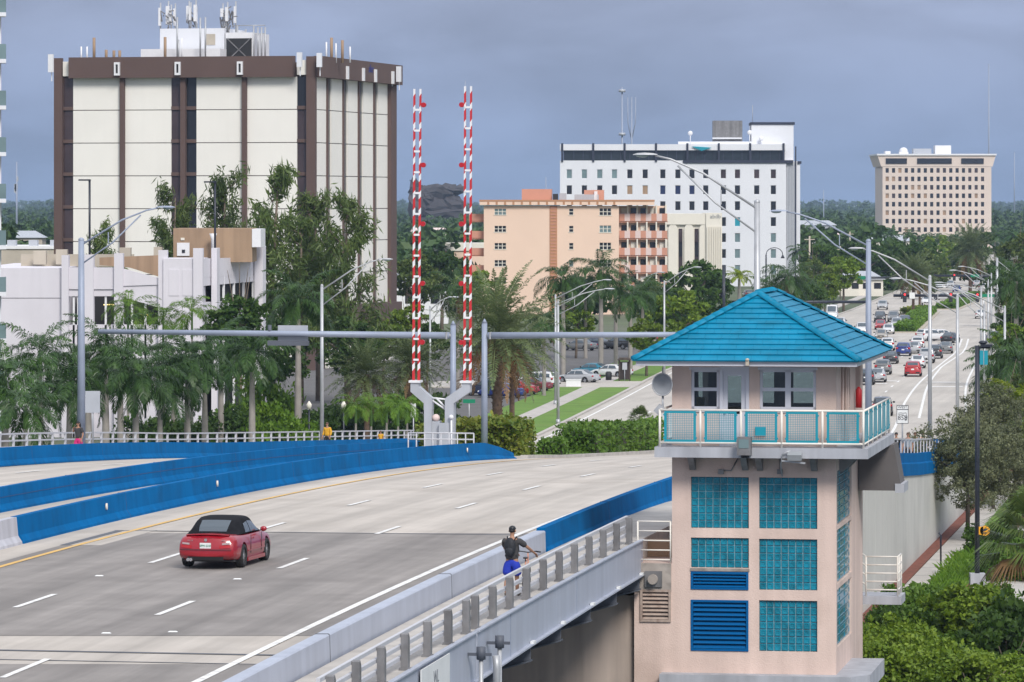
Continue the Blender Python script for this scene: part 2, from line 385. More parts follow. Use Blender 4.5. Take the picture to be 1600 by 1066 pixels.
def obj(name, me, parent=None, loc=None, rz=0.0):
    o = bpy.data.objects.new(name, me); COL.objects.link(o)
    if parent is not None: o.parent = parent
    if loc is not None: o.location = loc
    if rz: o.rotation_euler = (0, 0, rz)
    return o
def tag(o, label, cat=None, group=None, kind=None):
    if label: o['label'] = label
    if cat: o['category'] = cat
    if group: o['group'] = group
    if kind: o['kind'] = kind
    return o
def thing(name, label, cat, loc=(0, 0, 0), rz=0.0, group=None):
    return tag(obj(name, None, None, loc, rz), label, cat, group)
def struct(name, mb, mats, parent=None):
    o = mb.build(name, mats, parent); o['kind'] = 'structure'; return o
def copy_tree(root, loc=None, rz=None, label=None, parent=None, scale=None):
    c = root.copy(); COL.objects.link(c); c.parent = parent
    if loc is not None: c.location = loc
    if rz is not None: c.rotation_euler = (0, 0, rz)
    if scale is not None: c.scale = (scale,) * 3
    if label: c['label'] = label
    for ch in root.children: copy_tree(ch, parent=c)
    return c
def frange(a, b, n): return [a + (b - a) * i / n for i in range(n + 1)]
def text_mesh(s, size, m, extrude=0.004):
    cu = bpy.data.curves.new('lettering', 'FONT'); cu.body = s; cu.size = size; cu.extrude = extrude
    cu.align_x = 'CENTER'; cu.align_y = 'CENTER'; cu.resolution_u = 2
    o = bpy.data.objects.new('lettering', cu); COL.objects.link(o)
    dg = bpy.context.evaluated_depsgraph_get()
    me = bpy.data.meshes.new_from_object(o.evaluated_get(dg))
    bpy.data.objects.remove(o); bpy.data.curves.remove(cu)
    me.materials.clear(); me.materials.append(M[m]); me.name = 'lettering'
    return me
def lettering(s, size, m, parent, loc, rot=(R(90), 0, 0)):
    o = obj('lettering', text_mesh(s, size, m), parent, loc); o.rotation_euler = rot; return o
# ------------------------------------------------------------------ setting: ground, water, bridge, road
YE = 150.0
mb = MB()
def gp(c, Y, z=0.0): return Vector((AX * Y + c, Y, z))
shore = [Vector((-4000, YE + AX * 4000, 0)), Vector((4000, YE - AX * 4000 + 560, 0))]
mb.add([(-9000, 500, 0), (-60, 168, 0), (4, 150, 0), (60, 140, 0), (300, 100, 0), (9000, 100, 0), (9000, 45000, 0), (-9000, 45000, 0)],
       [(0, 1, 2, 3, 4, 5, 6, 7)])
struct('ground', mb, 'ground')
mb = MB(); mb.add([(-9000, -300, -1.2), (9000, -300, -1.2), (9000, 900, -1.2), (-9000, 900, -1.2)], [(0, 1, 2, 3)])
struct('water', mb, 'water')

# the bridge: approach embankment between the retaining walls, then the bascule span over the water
C_R, C_L = -19.0, -59.0
Ysb = frange(88, 350, 66)
mb = MB()
Y_span = [Y for Y in Ysb if Y <= 146] + [146.0]
mb.sweep([(C_L, -0.05), (C_R, -0.05), (C_R - 0.02, -0.35), (C_R - 4.5, -0.9), (C_L + 4.5, -0.9), (C_L, -0.35)], lambda Y, c, dz: BP(c, Y, dz), sorted(set(Y_span)))
struct('bridge_span', mb, 'steel_dark')
mb = MB()
Ya = [146.0] + [Y for Y in Ysb if Y > 147]
mb.sweep([(C_L, -0.05), (-21.05, -0.05), (-21.05, -.9), (C_R, -.9), (C_R, -9.6), (C_L, -9.6)], lambda Y, c, dz: Vector((AX*Y+c, Y, max(-0.3, deck(Y)+dz))), Ya)
def sw(Y):
    q = min(1.0, max(0.0, (Y - 150) / 55)); return .16 - .58 * q * q * (3 - 2 * q)
struct('approach_embankment', mb, 'ret_wall')

# the carriageway: one light concrete sheet from the span to the far junctions
def road_strip(mb, fa, fb, Ys, dz=0.0, zf=deck, n=1):
    rows = []
    for Y in Ys:
        a, b = fa(Y), fb(Y)
        rows.append([Vector((a + (b - a) * k / n, Y, zf(Y) + dz)) for k in range(n + 1)])
    vs = [p for r in rows for p in r]; w = n + 1
    mb.add(vs, [(i*w+k, i*w+k+1, (i+1)*w+k+1, (i+1)*w+k) for i in range(len(rows)-1) for k in range(n)])
Yr = frange(88, 400, 78) + frange(410, 1000, 59) + frange(1020, 2400, 30)
mb = MB(); road_strip(mb, lambda Y: left_edge(Y) - 0.2, lambda Y: right_edge(Y) + 0.3, [Y for Y in Yr if Y <= 330])
struct('bridge_road', mb, 'concrete')
mb = MB(); road_strip(mb, lambda Y: left_edge(Y) - 0.2, lambda Y: right_edge(Y) + 0.3, [Y for Y in Yr if Y >= 330 - 4], 0.012)
struct('boulevard_road', mb, 'concrete_far')
bas = []
for (ya, yb) in ((88.0, 104.0), (110.2, 144.0)):
    mb = MB(); road_strip(mb, lambda Y: AX*Y - 36.4, lambda Y: AX*Y - 21.6, frange(ya, yb, 10), 0.006)
    bas.append(struct('bascule_deck', mb, 'deck_grey'))
# lane joints and the heel / centre joints
def cross_joint(Y, c0, c1, w, m='joint', dz=0.012):
    mb = MB(); s = AX
    pts = []
    for c in (c0, c1):
        for d in (-w/2, w/2):
            Yp = Y - (c + 30) * s + d * 1.0
            pts.append(Vector((AX * Yp + c, Yp, deck(Yp) + dz)))
    mb.add(pts, [(0, 1, 3, 2)]); return struct('deck_joint', mb, m)
cross_joint(107.0, -37.4, -21.6, 0.22); cross_joint(144.2, -36.5, -21.6, 0.22)
cross_joint(105.1, -37.4, -21.6, 0.10, dz=0.011)
mb = MB(); mb.add([BP(-36.45, 138.5, .013), BP(-36.2, 138.5, .013), BP(-36.2, 145.2, .013), BP(-36.45, 145.2, .013)], [(0,1,2,3)]); struct('deck_joint', mb, 'joint')
mb = MB(); mb.add([BP(-36.15, 138.5, .010), BP(-35.2, 138.5, .010), BP(-35.2, 145.5, .010), BP(-36.15, 145.5, .010)], [(0,1,2,3)]); struct('deck_patch', mb, 'concrete')
# dark tyre wear, kept as a shallow resurfacing strip in the lanes
for c in (-25.5, -30.0, -34.0):
    pass

# painted markings
def line(fx, Ya, Yb, w, m, name, dz=0.018, n=None):
    mb = MB(); n = n or max(2, int((Yb - Ya) / 5))
    road_strip(mb, lambda Y: fx(Y) - w/2, lambda Y: fx(Y) + w/2, frange(Ya, Yb, n), dz)
    return struct(name, mb, m)
line(lambda Y: AX*Y - 23.45, 88, 300, 0.20, 'paint_white', 'edge_line')
line(lambda Y: AX*Y - 35.9, 88, 243, 0.19, 'paint_yellow', 'yellow_line')
line(lambda Y: AX*Y - 44.6, 120, 243, 0.19, 'paint_yellow', 'yellow_line')
for c, y0 in ((-27.9, 103.1), (-32.0, 105.1), (-48.3, 104), (-52.0, 108)):
    k = 0
    while y0 + 14.1 * k < 330:
        Y = y0 + 14.1 * k; k += 1
        if Y < 92: continue
        line(lambda Y, c=c: AX*Y + c, Y - 1.9, Y + 1.9, 0.17, 'paint_white', 'lane_dash', n=2)
MC = [(90, AX*90-40), (300, 9.5), (390, 20.5), (482, 32.0), (560, 43.0), (664, 56.3), (800, 72), (1103, 105.5), (1900, 188)]
def mid(Y): return smooth(MC, Y)
line(lambda Y: right_edge(Y) - 0.6, 300, 900, 0.22, 'paint_white', 'edge_line', 0.022)
line(lambda Y: right_edge(Y) - interp([(330, 7.0), (436, 6.4), (508, 5.2), (575, 4.2), (640, 3.8)], Y), 330, 640, 0.24, 'paint_white', 'bike_lane_line', 0.022)
line(lambda Y: right_edge(Y) - interp([(400, 4.8), (430, 4.7), (530, 4.4), (582, 3.2), (640, 2.9)], Y), 405, 640, 0.24, 'paint_white', 'bike_lane_line', 0.022)
line(lambda Y: left_edge(Y) + 0.7, 300, 620, 0.22, 'paint_white', 'edge_line', 0.022)
for off in (4.2, 8.0):
    for k in range(26):
        Y = 330 + 13 * k
        line(lambda Y, off=off: mid(Y) + off, Y, Y + 4, 0.2, 'paint_white', 'lane_dash', 0.022, n=2)
for off in (-4.0, -7.8, -11.4):
    for k in range(26):
        Y = 336 + 13 * k
        line(lambda Y, off=off: mid(Y) + off, Y, Y + 4, 0.2, 'paint_white', 'lane_dash', 0.022, n=2)
# turn-lane stop bars and worn arrows far ahead
for (x, y, w) in ((1475, 598, 3.6), (1478, 605, 3.6), (1392, 596, 1.4), (1378, 600, 1.2)):
    p = G(x, y); mb = MB(); mb.add([p + Vector((-w/2, 0, .026)), p + Vector((w/2, -.3, .026)), p + Vector((w/2, 1.3, .026)), p + Vector((-w/2, 1.6, .026))], [(0,1,2,3)])
    struct('road_marking', mb, 'paint_white')
# raised reflectors on the lane lines
for k, (x, y) in enumerate(((155, 906), (371, 911), (166, 992), (270, 690 + 300), (100, 738))):
    p = P(x, y, 128); 
    Y = F * (ZC - 8.6) / (y - HY)
    p = Vector(((x - CX) / F * Y, Y, deck(Y)))
    mb = MB(); mb.add([(-.24, -.12, .012), (.24, -.12, .012), (.24, .12, .012), (-.24, .12, .012), (-.16, -.05, .05), (.16, -.05, .05), (.16, .05, .05), (-.16, .05, .05)],
           [(0,1,5,4),(1,2,6,5),(2,3,7,6),(3,0,4,7),(4,5,6,7)])
    o = mb.build('road_reflector', 'sign_white', None, p); o.scale = (.5, .5, .6)
    tag(o, ['white road stud left of the red convertible', 'white road stud just behind the red convertible', 'white road stud on the concrete strip at bottom left',
            'white road stud beside the concrete strip joint', 'white road stud on the oncoming lanes'][k], 'road stud', 'road studs on the bridge')

# sidewalks, kerbs of the bridge (raised)
mb = MB(); mb.sweep([(-21.04, 0.0), (C_R, 0.0), (C_R, 0.16), (-21.04, 0.16)], lambda Y, c, dz: BP(c, Y, sw(Y) if dz else -.85), Ysb); struct('bridge_sidewalk', mb, 'walk')
mb = MB(); mb.sweep([(C_L, 0.0), (-56.4, 0.0), (-56.4, 0.16), (C_L, 0.16)], lambda Y, c, dz: BP(c, Y, dz), Ysb); struct('north_sidewalk', mb, 'walk')

# ---- barriers
JER = [(-.30, 0), (-.29, .08), (-.17, .26), (-.12, .82), (.12, .82), (.17, .26), (.29, .08), (.30, 0)]
def barrier(c, Ya, Yb, m, label, name='concrete_barrier', prof=JER, cat='barrier', taper=False):
    mb = MB(); n = max(3, int((Yb - Ya) / 4))
    Ys = frange(Ya, Yb, n)
    mb.sweep(prof, lambda Y, dc, dz: BP(c + dc, Y, dz * ((0.35 + .65*min(1, (Yb - Y) / 7)) if taper and Y > Yb - 7 else 1.0)), Ys)
    o = mb.build(name, m); tag(o, label, cat, 'barriers along the bridge lanes'); 
    for Y in [y for y in frange(Ya, Yb, max(1, int((Yb-Ya)/12)))][1:-1]:
        mj = MB(); mj.sweep([(a * 1.03, b + .012 if b > .5 else b) for a, b in prof], lambda Y_, dc, dz: BP(c + dc, Y_, dz), [Y - .02, Y + .02])
        mj.build('joint', 'joint' if m != 'blue' else 'blue_dark', o)
    return o
M['blue_dark'] = mat('blue_dark', (0.002, 0.06, 0.19), 0.7)
b1 = barrier(-38.0, 139.2, 230, 'blue', 'long blue median barrier nearest the red convertible, ending by the hedge', taper=True)
barrier(-38.0, 88, 139.0, 'barrier_white', 'short pale grey length of median barrier at the left edge')
b2 = barrier(-43.1, 100, 243, 'blue', 'blue median barrier behind the nearer one, beside the oncoming lanes')
mb = MB(); mb.sweep([(-.135, .50), (-.16, .50), (-.16, .47), (-.135, .47)], lambda Y, dc, dz: BP(-43.1 - dc, Y, dz), frange(100, 242, 35)); mb.build('groove', 'blue_dark', b2)
b3 = barrier(-56.0, 120, 320, 'blue', 'far blue barrier along the north sidewalk')
for k, Y in enumerate((149.5, 165.2, 216.5)):
    mb = MB(); mb.tube([(0, 0, 0), (.06, 0, 0)], .11, 10); mb.build('reflector_disc', 'sand', b1, BP(-38 + .15, Y, .52))
W_PAR = [(-.20, 0), (-.18, .72), (-.15, .75), (.13, .75), (.16, .72), (.18, 0)]
barrier(-21.3, 88, 134.0, 'steel_paint', 'long pale steel parapet between lanes and near sidewalk', 'steel_parapet', W_PAR, 'parapet')
barrier(-21.3, 134.15, 300, 'blue', 'blue concrete parapet running behind the bridge tender house', 'concrete_parapet', JER, 'parapet')

# ---- fascia girder, brackets, pier on the near side
gird = thing('fascia_girder', 'long grey steel fascia girder along the near bridge edge', 'girder')
def fb(Y): return -.93 + .12 * (Y - 112) / 26
for (ya, yb) in ((88, 109.4), (109.55, 138.4)):
    mb = MB(); mb.sweep([(0.02, .20), (.16, .20), (.16, .16), (.10, .15), (.10, 0), (.10, 1), (.02, 1)], lambda Y, dc, dz: BP(C_R + dc, Y, dz if dz not in (0, 1) else fb(Y)), frange(ya, yb, 12))
    g = mb.build('web_plate', 'steel_paint', gird)
    mb = MB(); mb.sweep([(-.25, .0), (.22, .0), (.22, -.04), (-.25, -.04)], lambda Y, dc, dz: BP(C_R + dc, Y, dz + fb(Y)), frange(ya, yb, 12)); mb.build('bottom_flange', 'steel_paint', g)
for Y in (112.0, 117.4, 122.4, 127.7, 132.8, 137.6, 106.5, 101.5):
    mb = MB(); z0 = fb(Y) 
    poly = [BP(C_R + .1, Y, z0 - .05), BP(C_R + .1, Y, z0 - .42), BP(C_R - 1.0, Y, z0 - .72), BP(C_R - 4.2, Y, z0 - 1.3), BP(C_R - 4.2, Y, z0 - .05)]
    mb.prism(poly, UAX * 0.05)
    b = mb.build('bracket', 'steel_dark', gird)
    mb = MB(); mb.prism([BP(C_R + .12, Y - .2, z0 - .42), BP(C_R - 1.0, Y - .2, z0 - .73), BP(C_R - 1.0, Y - .2, z0 - .77), BP(C_R + .12, Y - .2, z0 - .46)], UAX * .42); mb.build('bracket_flange', 'steel_dark', b)
    mb = MB(); mb.box(BP(C_R + .17, Y, z0 + .02), (.1, .34, .08), rz=-AN); mb.build('bearing_plate', 'sign_white', b)
# stiffener lines on the girder
for Y in (114.3, 125.2): 
    mb = MB(); mb.sweep([(.102, .15), (.112, .15), (.112, -1), (.102, -1)], lambda Y_, dc, dz: BP(C_R + dc, Y_, dz), [Y - .02, Y + .02]); mb.build('splice', 'pole_blue', gird)
# notice boards on the girder
def girder_board(Ya, Yb, z0, z1, m, lines, ink, label, name, sz):
    a, b = BP(C_R + .16, Ya, 0), BP(C_R + .16, Yb, 0)
    o = thing(name, label, 'sign', (a + b) / 2, math.pi/2 - AN, 'boards hung on the girder')
    L = (b - a).length
    sl = (b.z - a.z) / L
    mb = MB(); mb.prism([(-L/2, 0, z0 - sl*L/2), (L/2, 0, z0 + sl*L/2), (L/2, 0, z1 + sl*L/2), (-L/2, 0, z1 - sl*L/2)], (0, -.03, 0)); mb.build('board', m, o)
    for k, s in enumerate(lines):
        lettering(s, sz[k] if isinstance(sz, list) else sz, ink, o, (0, -.036, z1 - .35 - k * .42))
    return o
girder_board(101.9, 105.4, -1.75, .10, 'sign_white', ['WL', 'HECSID PEMCE', 'T NO UNDER #', '3 UNITS'], 'ink_grey', 'white notice board with four lines of faded lettering on the girder', 'notice_board', .42)
girder_board(97.2, 100.6, -1.9, -.22, 'sign_green', ['N'], 'sign_white', 'green board with a white letter on the girder at bottom edge', 'direction_board', .9)
girder_board(92.0, 95.6, -1.9, -.15, 'sign_blue', [], 'sign_white', 'dark blue board on the girder at bottom edge', 'blue_board', .5)
# navigation light brackets hung over the girder
for k, (Y, dy, lab) in enumerate(((108.2, 0, 'left of the two pipe-hung navigation lights on the girder'), (110.8, 0, 'right of the two pipe-hung navigation lights on the girder'))):
    o = thing('navigation_light', lab, 'light', BP(C_R + .42, Y, -.35), -AN, 'navigation lights under the bridge edge')
    mb = MB(); mb.tube([(0, 0, -4.5), (0, 0, .25)], .055, 8); mb.build('pipe', 'galv', o)
    mb = MB(); mb.bar((-.38, 0, .12), (.25, 0, .12), .07); mb.tube([(0, 0, .0), (0, 0, .3)], .11, 8); mb.build('clamp', 'steel_dark', o)
    if k == 0:
        for s in (-.42, .36):
            mb = MB(); mb.tube([(s, 0, .1), (s * 1.05, 0, -.2), (s, 0, -1.3)], .09, 8); mb.build('conduit', 'galv', o)
        mb = MB(); mb.box((.36, 0, -1.4), (.3, .24, .12)); mb.ell((.36, 0, -1.52), (.1, .1, .1)); mb.build('lamp_head', 'sign_white', o)
        mb = MB(); mb.box((-.42, 0, -1.4), (.24, .2, .16)); mb.build('lamp_base', 'sign_white', o)

# bascule pier: stained wall seen under the girder
mb = MB()
p0 = gp(C_R - 8, 139 + 8*AX); 
W0 = Vector((3.64, 138.0, 0))
def HL(t, d, z): return W0 + VAX * t + UAX * d + Vector((0, 0, z))
mb.prism([HL(-34, .25, -2), HL(.12, .25, -2), HL(.12, 8, -2), HL(-34, 8, -2)], (0, 0, 9.2))
o = mb.build('bascule_pier', 'pier'); tag(o, 'stained brown concrete bridge pier under the girder', 'pier')
mb = MB(); mb.prism([HL(-7.5, -9, -2), HL(-4.6, -9, -2), HL(-4.6, -7, -2), HL(-7.5, -7, -2)], (0, 0, 9.0)); mb.prism([HL(-3.9, -5, -2), HL(-3.3, -5, -2), HL(-3.3, -4, -2), HL(-3.9, -4, -2)], (0, 0, 8.8))
tag(mb.build('fender_column', 'steel_dark'), 'dark steel column under the bridge deck beside the pier', 'column')

# ---- railings: near side (heavy steel posts), far side, ramp pickets
def railing(name, label, c, Yposts, post, rails, zb, mpost, mrail, rail_t, rail_off=0.0, label_post=None):
    o = thing(name, label, 'railing', BP(c, Yposts[0], 0), 0, 'bridge railings')
    base = BP(c, Yposts[0], 0)
    if isinstance(post, MB):
        pm = post.mesh('post', mpost)
        for Y in Yposts: obj('post', pm, o, BP(c, Y, zb) - base, -AN)
    for (dz, off) in rails:
        mb = MB(); n = max(2, int((Yposts[-1] - Yposts[0]) / 3)); t = rail_t / 2
        mb.sweep([(off - t, dz - t), (off + t, dz - t), (off + t, dz + t), (off - t, dz + t)], lambda Y, dc, dz_: BP(c + dc, Y, dz_) - base, frange(Yposts[0] - .6, Yposts[-1] + .6, n))
        mb.build('rail', mrail, o)
    return o
post = MB()
post.prism([(-.085, -.10, 0), (-.085, .10, 0), (-.085, .10, .70), (-.085, -.02, .82), (-.085, -.10, .79)], (.17, 0, 0))
post.box((0, 0, .025), (.24, .26, .05))
rails_near = [(.93, -.14), (.66, -.14), (.41, -.14)]
railing('steel_railing', 'grey steel post railing on the near sidewalk, nearest span', -19.08, [93.4, 96.0, 98.7, 101.4, 104.1, 106.7, 109.1], post, rails_near, .16, 'post_steel', 'rail_light', .085)
railing('steel_railing', 'grey steel post railing beside the cyclist up to the tender house', -19.08, [110.3, 112.8, 115.3, 117.9, 120.6, 123.3, 126.0, 128.7, 131.4, 134.1, 136.7], post, rails_near, .16, 'post_steel', 'rail_light', .085)
post = MB(); post.box((0, 0, .55), (.10, .14, 1.1))
railing('aluminium_railing', 'pale three-rail railing along the far north sidewalk', -58.6, [180 + 2.3 * k for k in range(66)], post, [(1.30, 0), (.98, 0), (.68, 0), (.4, 0)], .16, 'rail_light', 'rail_light', .075)
# ramp parapet with pickets beside the retaining wall
ramp_par = thing('ramp_parapet', 'blue edge parapet with grey picket rail above the retaining wall', 'parapet')
mb = MB(); mb.sweep([(-.12, -.92), (.22, -.92), (.22, -.30), (.12, -.24), (.12, .26), (-.12, .26)], lambda Y, dc, dz: BP(C_R + dc, Y, dz), frange(147.5, 345, 50)); mb.build('base_wall', 'blue', ramp_par)
pk = MB(); pk.box((0, 0, .36), (.05, .16, .72)); pkm = pk.mesh('picket', 'rail_light')
for k in range(70): obj('picket', pkm, ramp_par, BP(C_R, 150 + 2.2 * k, .26), -AN)
mb = MB(); mb.sweep([(-.04, .94), (.04, .94), (.04, 1.01), (-.04, 1.01)], lambda Y, dc, dz: BP(C_R + dc, Y, dz), frange(149.5, 305, 50)); mb.build('top_rail', 'rail_light', ramp_par)

# retaining wall face: precast panels with open joints, standing on the mulch strip
rw = thing('retaining_wall', 'tall pale concrete retaining wall of the bridge ramp', 'wall'); rw['kind'] = 'thing'
Yj = [146.5] + [152 + 6.1 * k for k in range(31)]
for a, b in zip(Yj, Yj[1:]):
    mb = MB(); mb.sweep([(.02, 0), (.14, 0), (.14, 1), (.02, 1)], lambda Y, dc, q: Vector((AX*Y + C_R + dc, Y, -0.3 if q == 0 else max(.1, deck(Y) - .92))), [a + .02, b - .02])
    mb.build('panel', 'ret_wall', rw)
# strip of mulch, path, lawns at the foot of the wall
def strip(name, m, c0, c1, Ya, Yb, z, th=0.1, n=20):
    mb = MB(); mb.sweep([(c0, -.2), (c1, -.2), (c1, z), (c0, z)], lambda Y, dc, dz: gp(dc, Y, dz), frange(Ya, Yb, n)); return struct(name, mb, m)
strip('mulch_bed', 'mulch', -18.9, -18.25, 150, 340, .05)
strip('footpath', 'walk', -18.2, -16.9, 150, 345, .03)
strip('lawn', 'grass', -16.9, -15.1, 172, 345, .05)
strip('side_path', 'walk', -14.8, -9.5, 198, 345, .028)
strip('mulch_bed', 'mulch', -15.1, -14.8, 190, 345, .06)
for k in range(34):                                   # path slab joints
    Y = 156 + 5.2 * k
    mb = MB(); mb.add([gp(-18.2, Y, .034), gp(-16.9, Y - .22, .034), gp(-16.9, Y - .12, .034), gp(-18.2, Y + .1, .034)], [(0,1,2,3)]); struct('path_joint', mb, 'joint')

# left side of the boulevard: kerb, lawns, sidewalk, car park (street level)
def ribbon(name, m, off0, off1, Ya, Yb, z, edge=left_edge, n=40):
    mb = MB(); Ys = frange(Ya, Yb, n)
    mb.sweep([(off0, -.2), (off1, -.2), (off1, z), (off0, z)], lambda Y, dc, dz: Vector((edge(Y) + dc, Y, dz)), Ys); return struct(name, mb, m)
ribbon('kerb', 'walk', -.5, -.15, 372, 1100, .15)
ribbon('lawn', 'grass', -3.6, -.5, 378, 470, .12); ribbon('lawn', 'grass', -3.6, -.5, 486, 760, .12)
ribbon('sidewalk', 'walk', -5.4, -3.6, 372, 1000, .13)
ribbon('lawn', 'grass', -8.6, -5.4, 378, 760, .12)
ribbon('car_park', 'asphalt', -46, -8.6, 395, 640, .02)
ribbon('kerb', 'walk', .3, .6, 372, 1200, .15, right_edge)
ribbon('sidewalk', 'walk', .6, 2.8, 372, 1200, .13, right_edge)
ribbon('lawn', 'grass', 2.8, 9, 360, 900, .10, right_edge)
ribbon('drive', 'concrete_far', -22, -.1, 470.5, 485.5, .14)
# median: kerbed island with soil behind the blue barriers
mb = MB(); mb.sweep([(-43.0, 0), (-37.4, 0), (-37.4, .17), (-37.75, .17), (-37.8, .12), (-42.6, .12), (-42.65, .17), (-43.0, .17)], lambda Y, c, dz: BP(c, Y, dz), frange(231.5, 330, 24)); struct('median_island', mb, 'walk')
mb = MB(); mb.add([BP(-42.6, 233, .135), BP(-37.8, 233, .135), BP(-37.8, 281, .135), BP(-42.6, 281, .135)], [(0,1,2,3)]); struct('lawn', mb, 'grass')
# ------------------------------------------------------------------ bridge tender house
HR = thing('tender_house', 'pink stucco bridge tender house with teal hipped tile roof and balcony', 'bridge house', W0, -AN)
def lp(px, py, d=0.0):
    """local (t, z) of a photograph pixel on the plane at depth d behind the house front"""
    q = (px - CX) / F
    A = W0 + UAX * d
    t = (q * A.y - A.x) / (VAX.x - q * VAX.y)
    Y = A.y + VAX.y * t
    return t, ZC - (py - HY) / F * Y
def lx(px, d=0.0): return lp(px, 500, d)[0]
def lz(py, d=0.0, px=1180): return lp(px, py, d)[1]
T0, T1, DEP = lx(1050), lx(1306.5), 9.0
Z_SL_T, Z_SL_B = lz(700, -1), lz(716, -1)
Z_EV = lz(571, -1.1)
def wall_face(mb, org, ux, nrm, w, z0, z1, holes, t=0.2, mi=0):
    """a wall skin with real openings and reveals; holes (x0,x1,za,zb)"""
    xs = sorted({0, w} | {h[i] for h in holes for i in (0, 1)}); zs = sorted({z0, z1} | {h[i] for h in holes for i in (2, 3)})
    pt = lambda x, z, k=0: Vector(org) + Vector(ux) * x + Vector((0, 0, z)) - Vector(nrm) * k
    for xa, xb in zip(xs, xs[1:]):
        for za, zb in zip(zs, zs[1:]):
            xm, zm = (xa + xb) / 2, (za + zb) / 2
            if any(h[0] < xm < h[1] and h[2] < zm < h[3] for h in holes): continue
            mb.add([pt(xa, za), pt(xb, za), pt(xb, zb), pt(xa, zb)], [(0, 1, 2, 3)], mi)
    for (a, b, c, d) in holes:
        for p, q in (((a, c), (b, c)), ((b, c), (b, d)), ((b, d), (a, d)), ((a, d), (a, c))):
            mb.add([pt(*p), pt(*q), pt(*q, t), pt(*p, t)], [(0, 1, 2, 3)], mi)
def px_rect(x0, y0, x1, y1):
    a, zt = lp(x0, y0); b, zb = lp(x1, y1); return (a, b, zb, zt)
RW = {'tl': px_rect(1079.5, 745, 1170, 826), 'tr': px_rect(1186, 746, 1277, 827), 'ml': px_rect(1079.5, 840, 1170, 888),
      'lv1': px_rect(1079.5, 893, 1169.5, 922), 'mr': px_rect(1186, 842, 1277, 923), 'lv2': px_rect(1079.5, 937, 1169.5, 1018), 'br': px_rect(1186, 938, 1277, 1019)}
UPW = {'w1': px_rect(1080, 577, 1124, 640), 'door': (lx(1127), lx(1168), Z_SL_T, lz(576)), 'w2': px_rect(1187, 577, 1275, 641)}
holes = [(a - T0, b - T0, c, d) for (a, b, c, d) in list(RW.values()) + list(UPW.values())]
mb = MB(); wall_face(mb, (T0, 0, 0), (1, 0, 0), (0, -1, 0), T1 - T0, -2, Z_EV + .2, holes, .18)
# right wall with its glass block bays, plus upper room windows; left and back closed with upper windows
SW = []
for (y0, y1) in ((736, 822), (828, 913), (921, 1012)):
    SW.append((.30, 5.1, lz(y1, .4, 1308), lz(y0, .4, 1308)))
RU = [(2.6, 4.6, Z_SL_T + 1.0, Z_EV - .25), (6.4, 8.2, Z_SL_T + 1.0, Z_EV - .25)]
wall_face(mb, (T1, 0, 0), (0, 1, 0), (1, 0, 0), DEP, -2, Z_EV + .2, SW + RU, .18)
wall_face(mb, (T1, DEP, 0), (-1, 0, 0), (0, 1, 0), T1 - T0, -2, Z_EV + .2, [(.6, 2.2, Z_SL_T + .9, Z_EV - .25), (2.8, 4.3, Z_SL_T + .9, Z_EV - .25)], .18)
wall_face(mb, (T0, DEP, 0), (0, -1, 0), (-1, 0, 0), DEP, -2, Z_EV + .2, [(1.5, 4, Z_SL_T + .9, Z_EV - .25), (5, 8, Z_SL_T + .9, Z_EV - .25)], .18)
mb.build('wall', 'pink', HR)
mb = MB(); mb.box2((T0 + .19, .19, -1.9), (T1 - .19, DEP - .19, Z_SL_T - .1)); mb.box2((T0 + .19, .19, Z_EV + .1), (T1 - .19, DEP - .19, Z_EV + .18)); mb.build('core', 'dark_in', HR)
mb = MB(); mb.box2((T0 + .21, .21, Z_SL_T - .08), (T1 - .21, DEP - .21, Z_SL_T + .02)); mb.box2((T0 + .6, 1.2, Z_SL_T + .02), (T1 - .6, 2.0, Z_SL_T + .95)); mb.build('room_floor', 'tan_pale', HR)
# glass block bays
def block_mesh(w, h):
    m = MB(); a, b = w / 2, h / 2; i = .016
    o_ = [(-a, 0, -b), (a, 0, -b), (a, 0, b), (-a, 0, b)]; f_ = [(x * (1 - i / a), -.035, z * (1 - i / b)) for x, _, z in o_]
    g_ = [(x * (1 - .045 / a), -.035, z * (1 - .045 / b)) for x, _, z in o_]; h_ = [(x * (1 - .06 / a), -.022, z * (1 - .06 / b)) for x, _, z in o_]
    m.add(o_ + f_ + g_ + h_, [(k, (k+1) % 4, 4 + (k+1) % 4, 4 + k) for k in range(4)] + [(4+k, 4 + (k+1) % 4, 8 + (k+1) % 4, 8 + k) for k in range(4)]
          + [(8+k, 8 + (k+1) % 4, 12 + (k+1) % 4, 12 + k) for k in range(4)] + [(12, 13, 14, 15)])
    return m
def block_bay(rect, nc, nr, side=False, joined=False):
    a, b, c, d = rect; cw, ch = (b - a) / nc, (d - c) / nr
    mb = MB(); g = .10
    if not side:
        mb.box2((a, g, c), (b, g + .05, d)); pos = lambda x, z: (x, g, z); rz = 0
    else:
        mb.box2((T1 - g - .05, a, c), (T1 - g, b, d)); pos = lambda x, z: (T1 - g, x, z); rz = math.pi / 2
    bay = mb.build('glass_block_bay', 'grout', HR)
    bm_ = block_mesh(cw - .018, ch - .018)
    if joined:
        allm = MB()
        for i in range(nc):
            for j in range(nr):
                off = Vector(pos(a + cw * (i + .5), c + ch * (j + .5)))
                allm.add([Matrix.Rotation(rz, 3, 'Z') @ Vector(v) + off for v in bm_.v], bm_.f)
        o = allm.build('glass_block', 'glassblock', bay); o['kind'] = 'stuff'; return
    me = bm_.mesh('glass_block', 'glassblock')
    for i in range(nc):
        for j in range(nr):
            obj('glass_block', me, bay, pos(a + cw * (i + .5), c + ch * (j + .5)), rz)
for k in ('tl', 'tr', 'mr', 'br'): block_bay(RW[k], 8, 7)
block_bay(RW['ml'], 8, 4)
block_bay(SW[0], 3, 7, True); block_bay(SW[1], 3, 7, True); block_bay(SW[2], 3, 7, True, True)
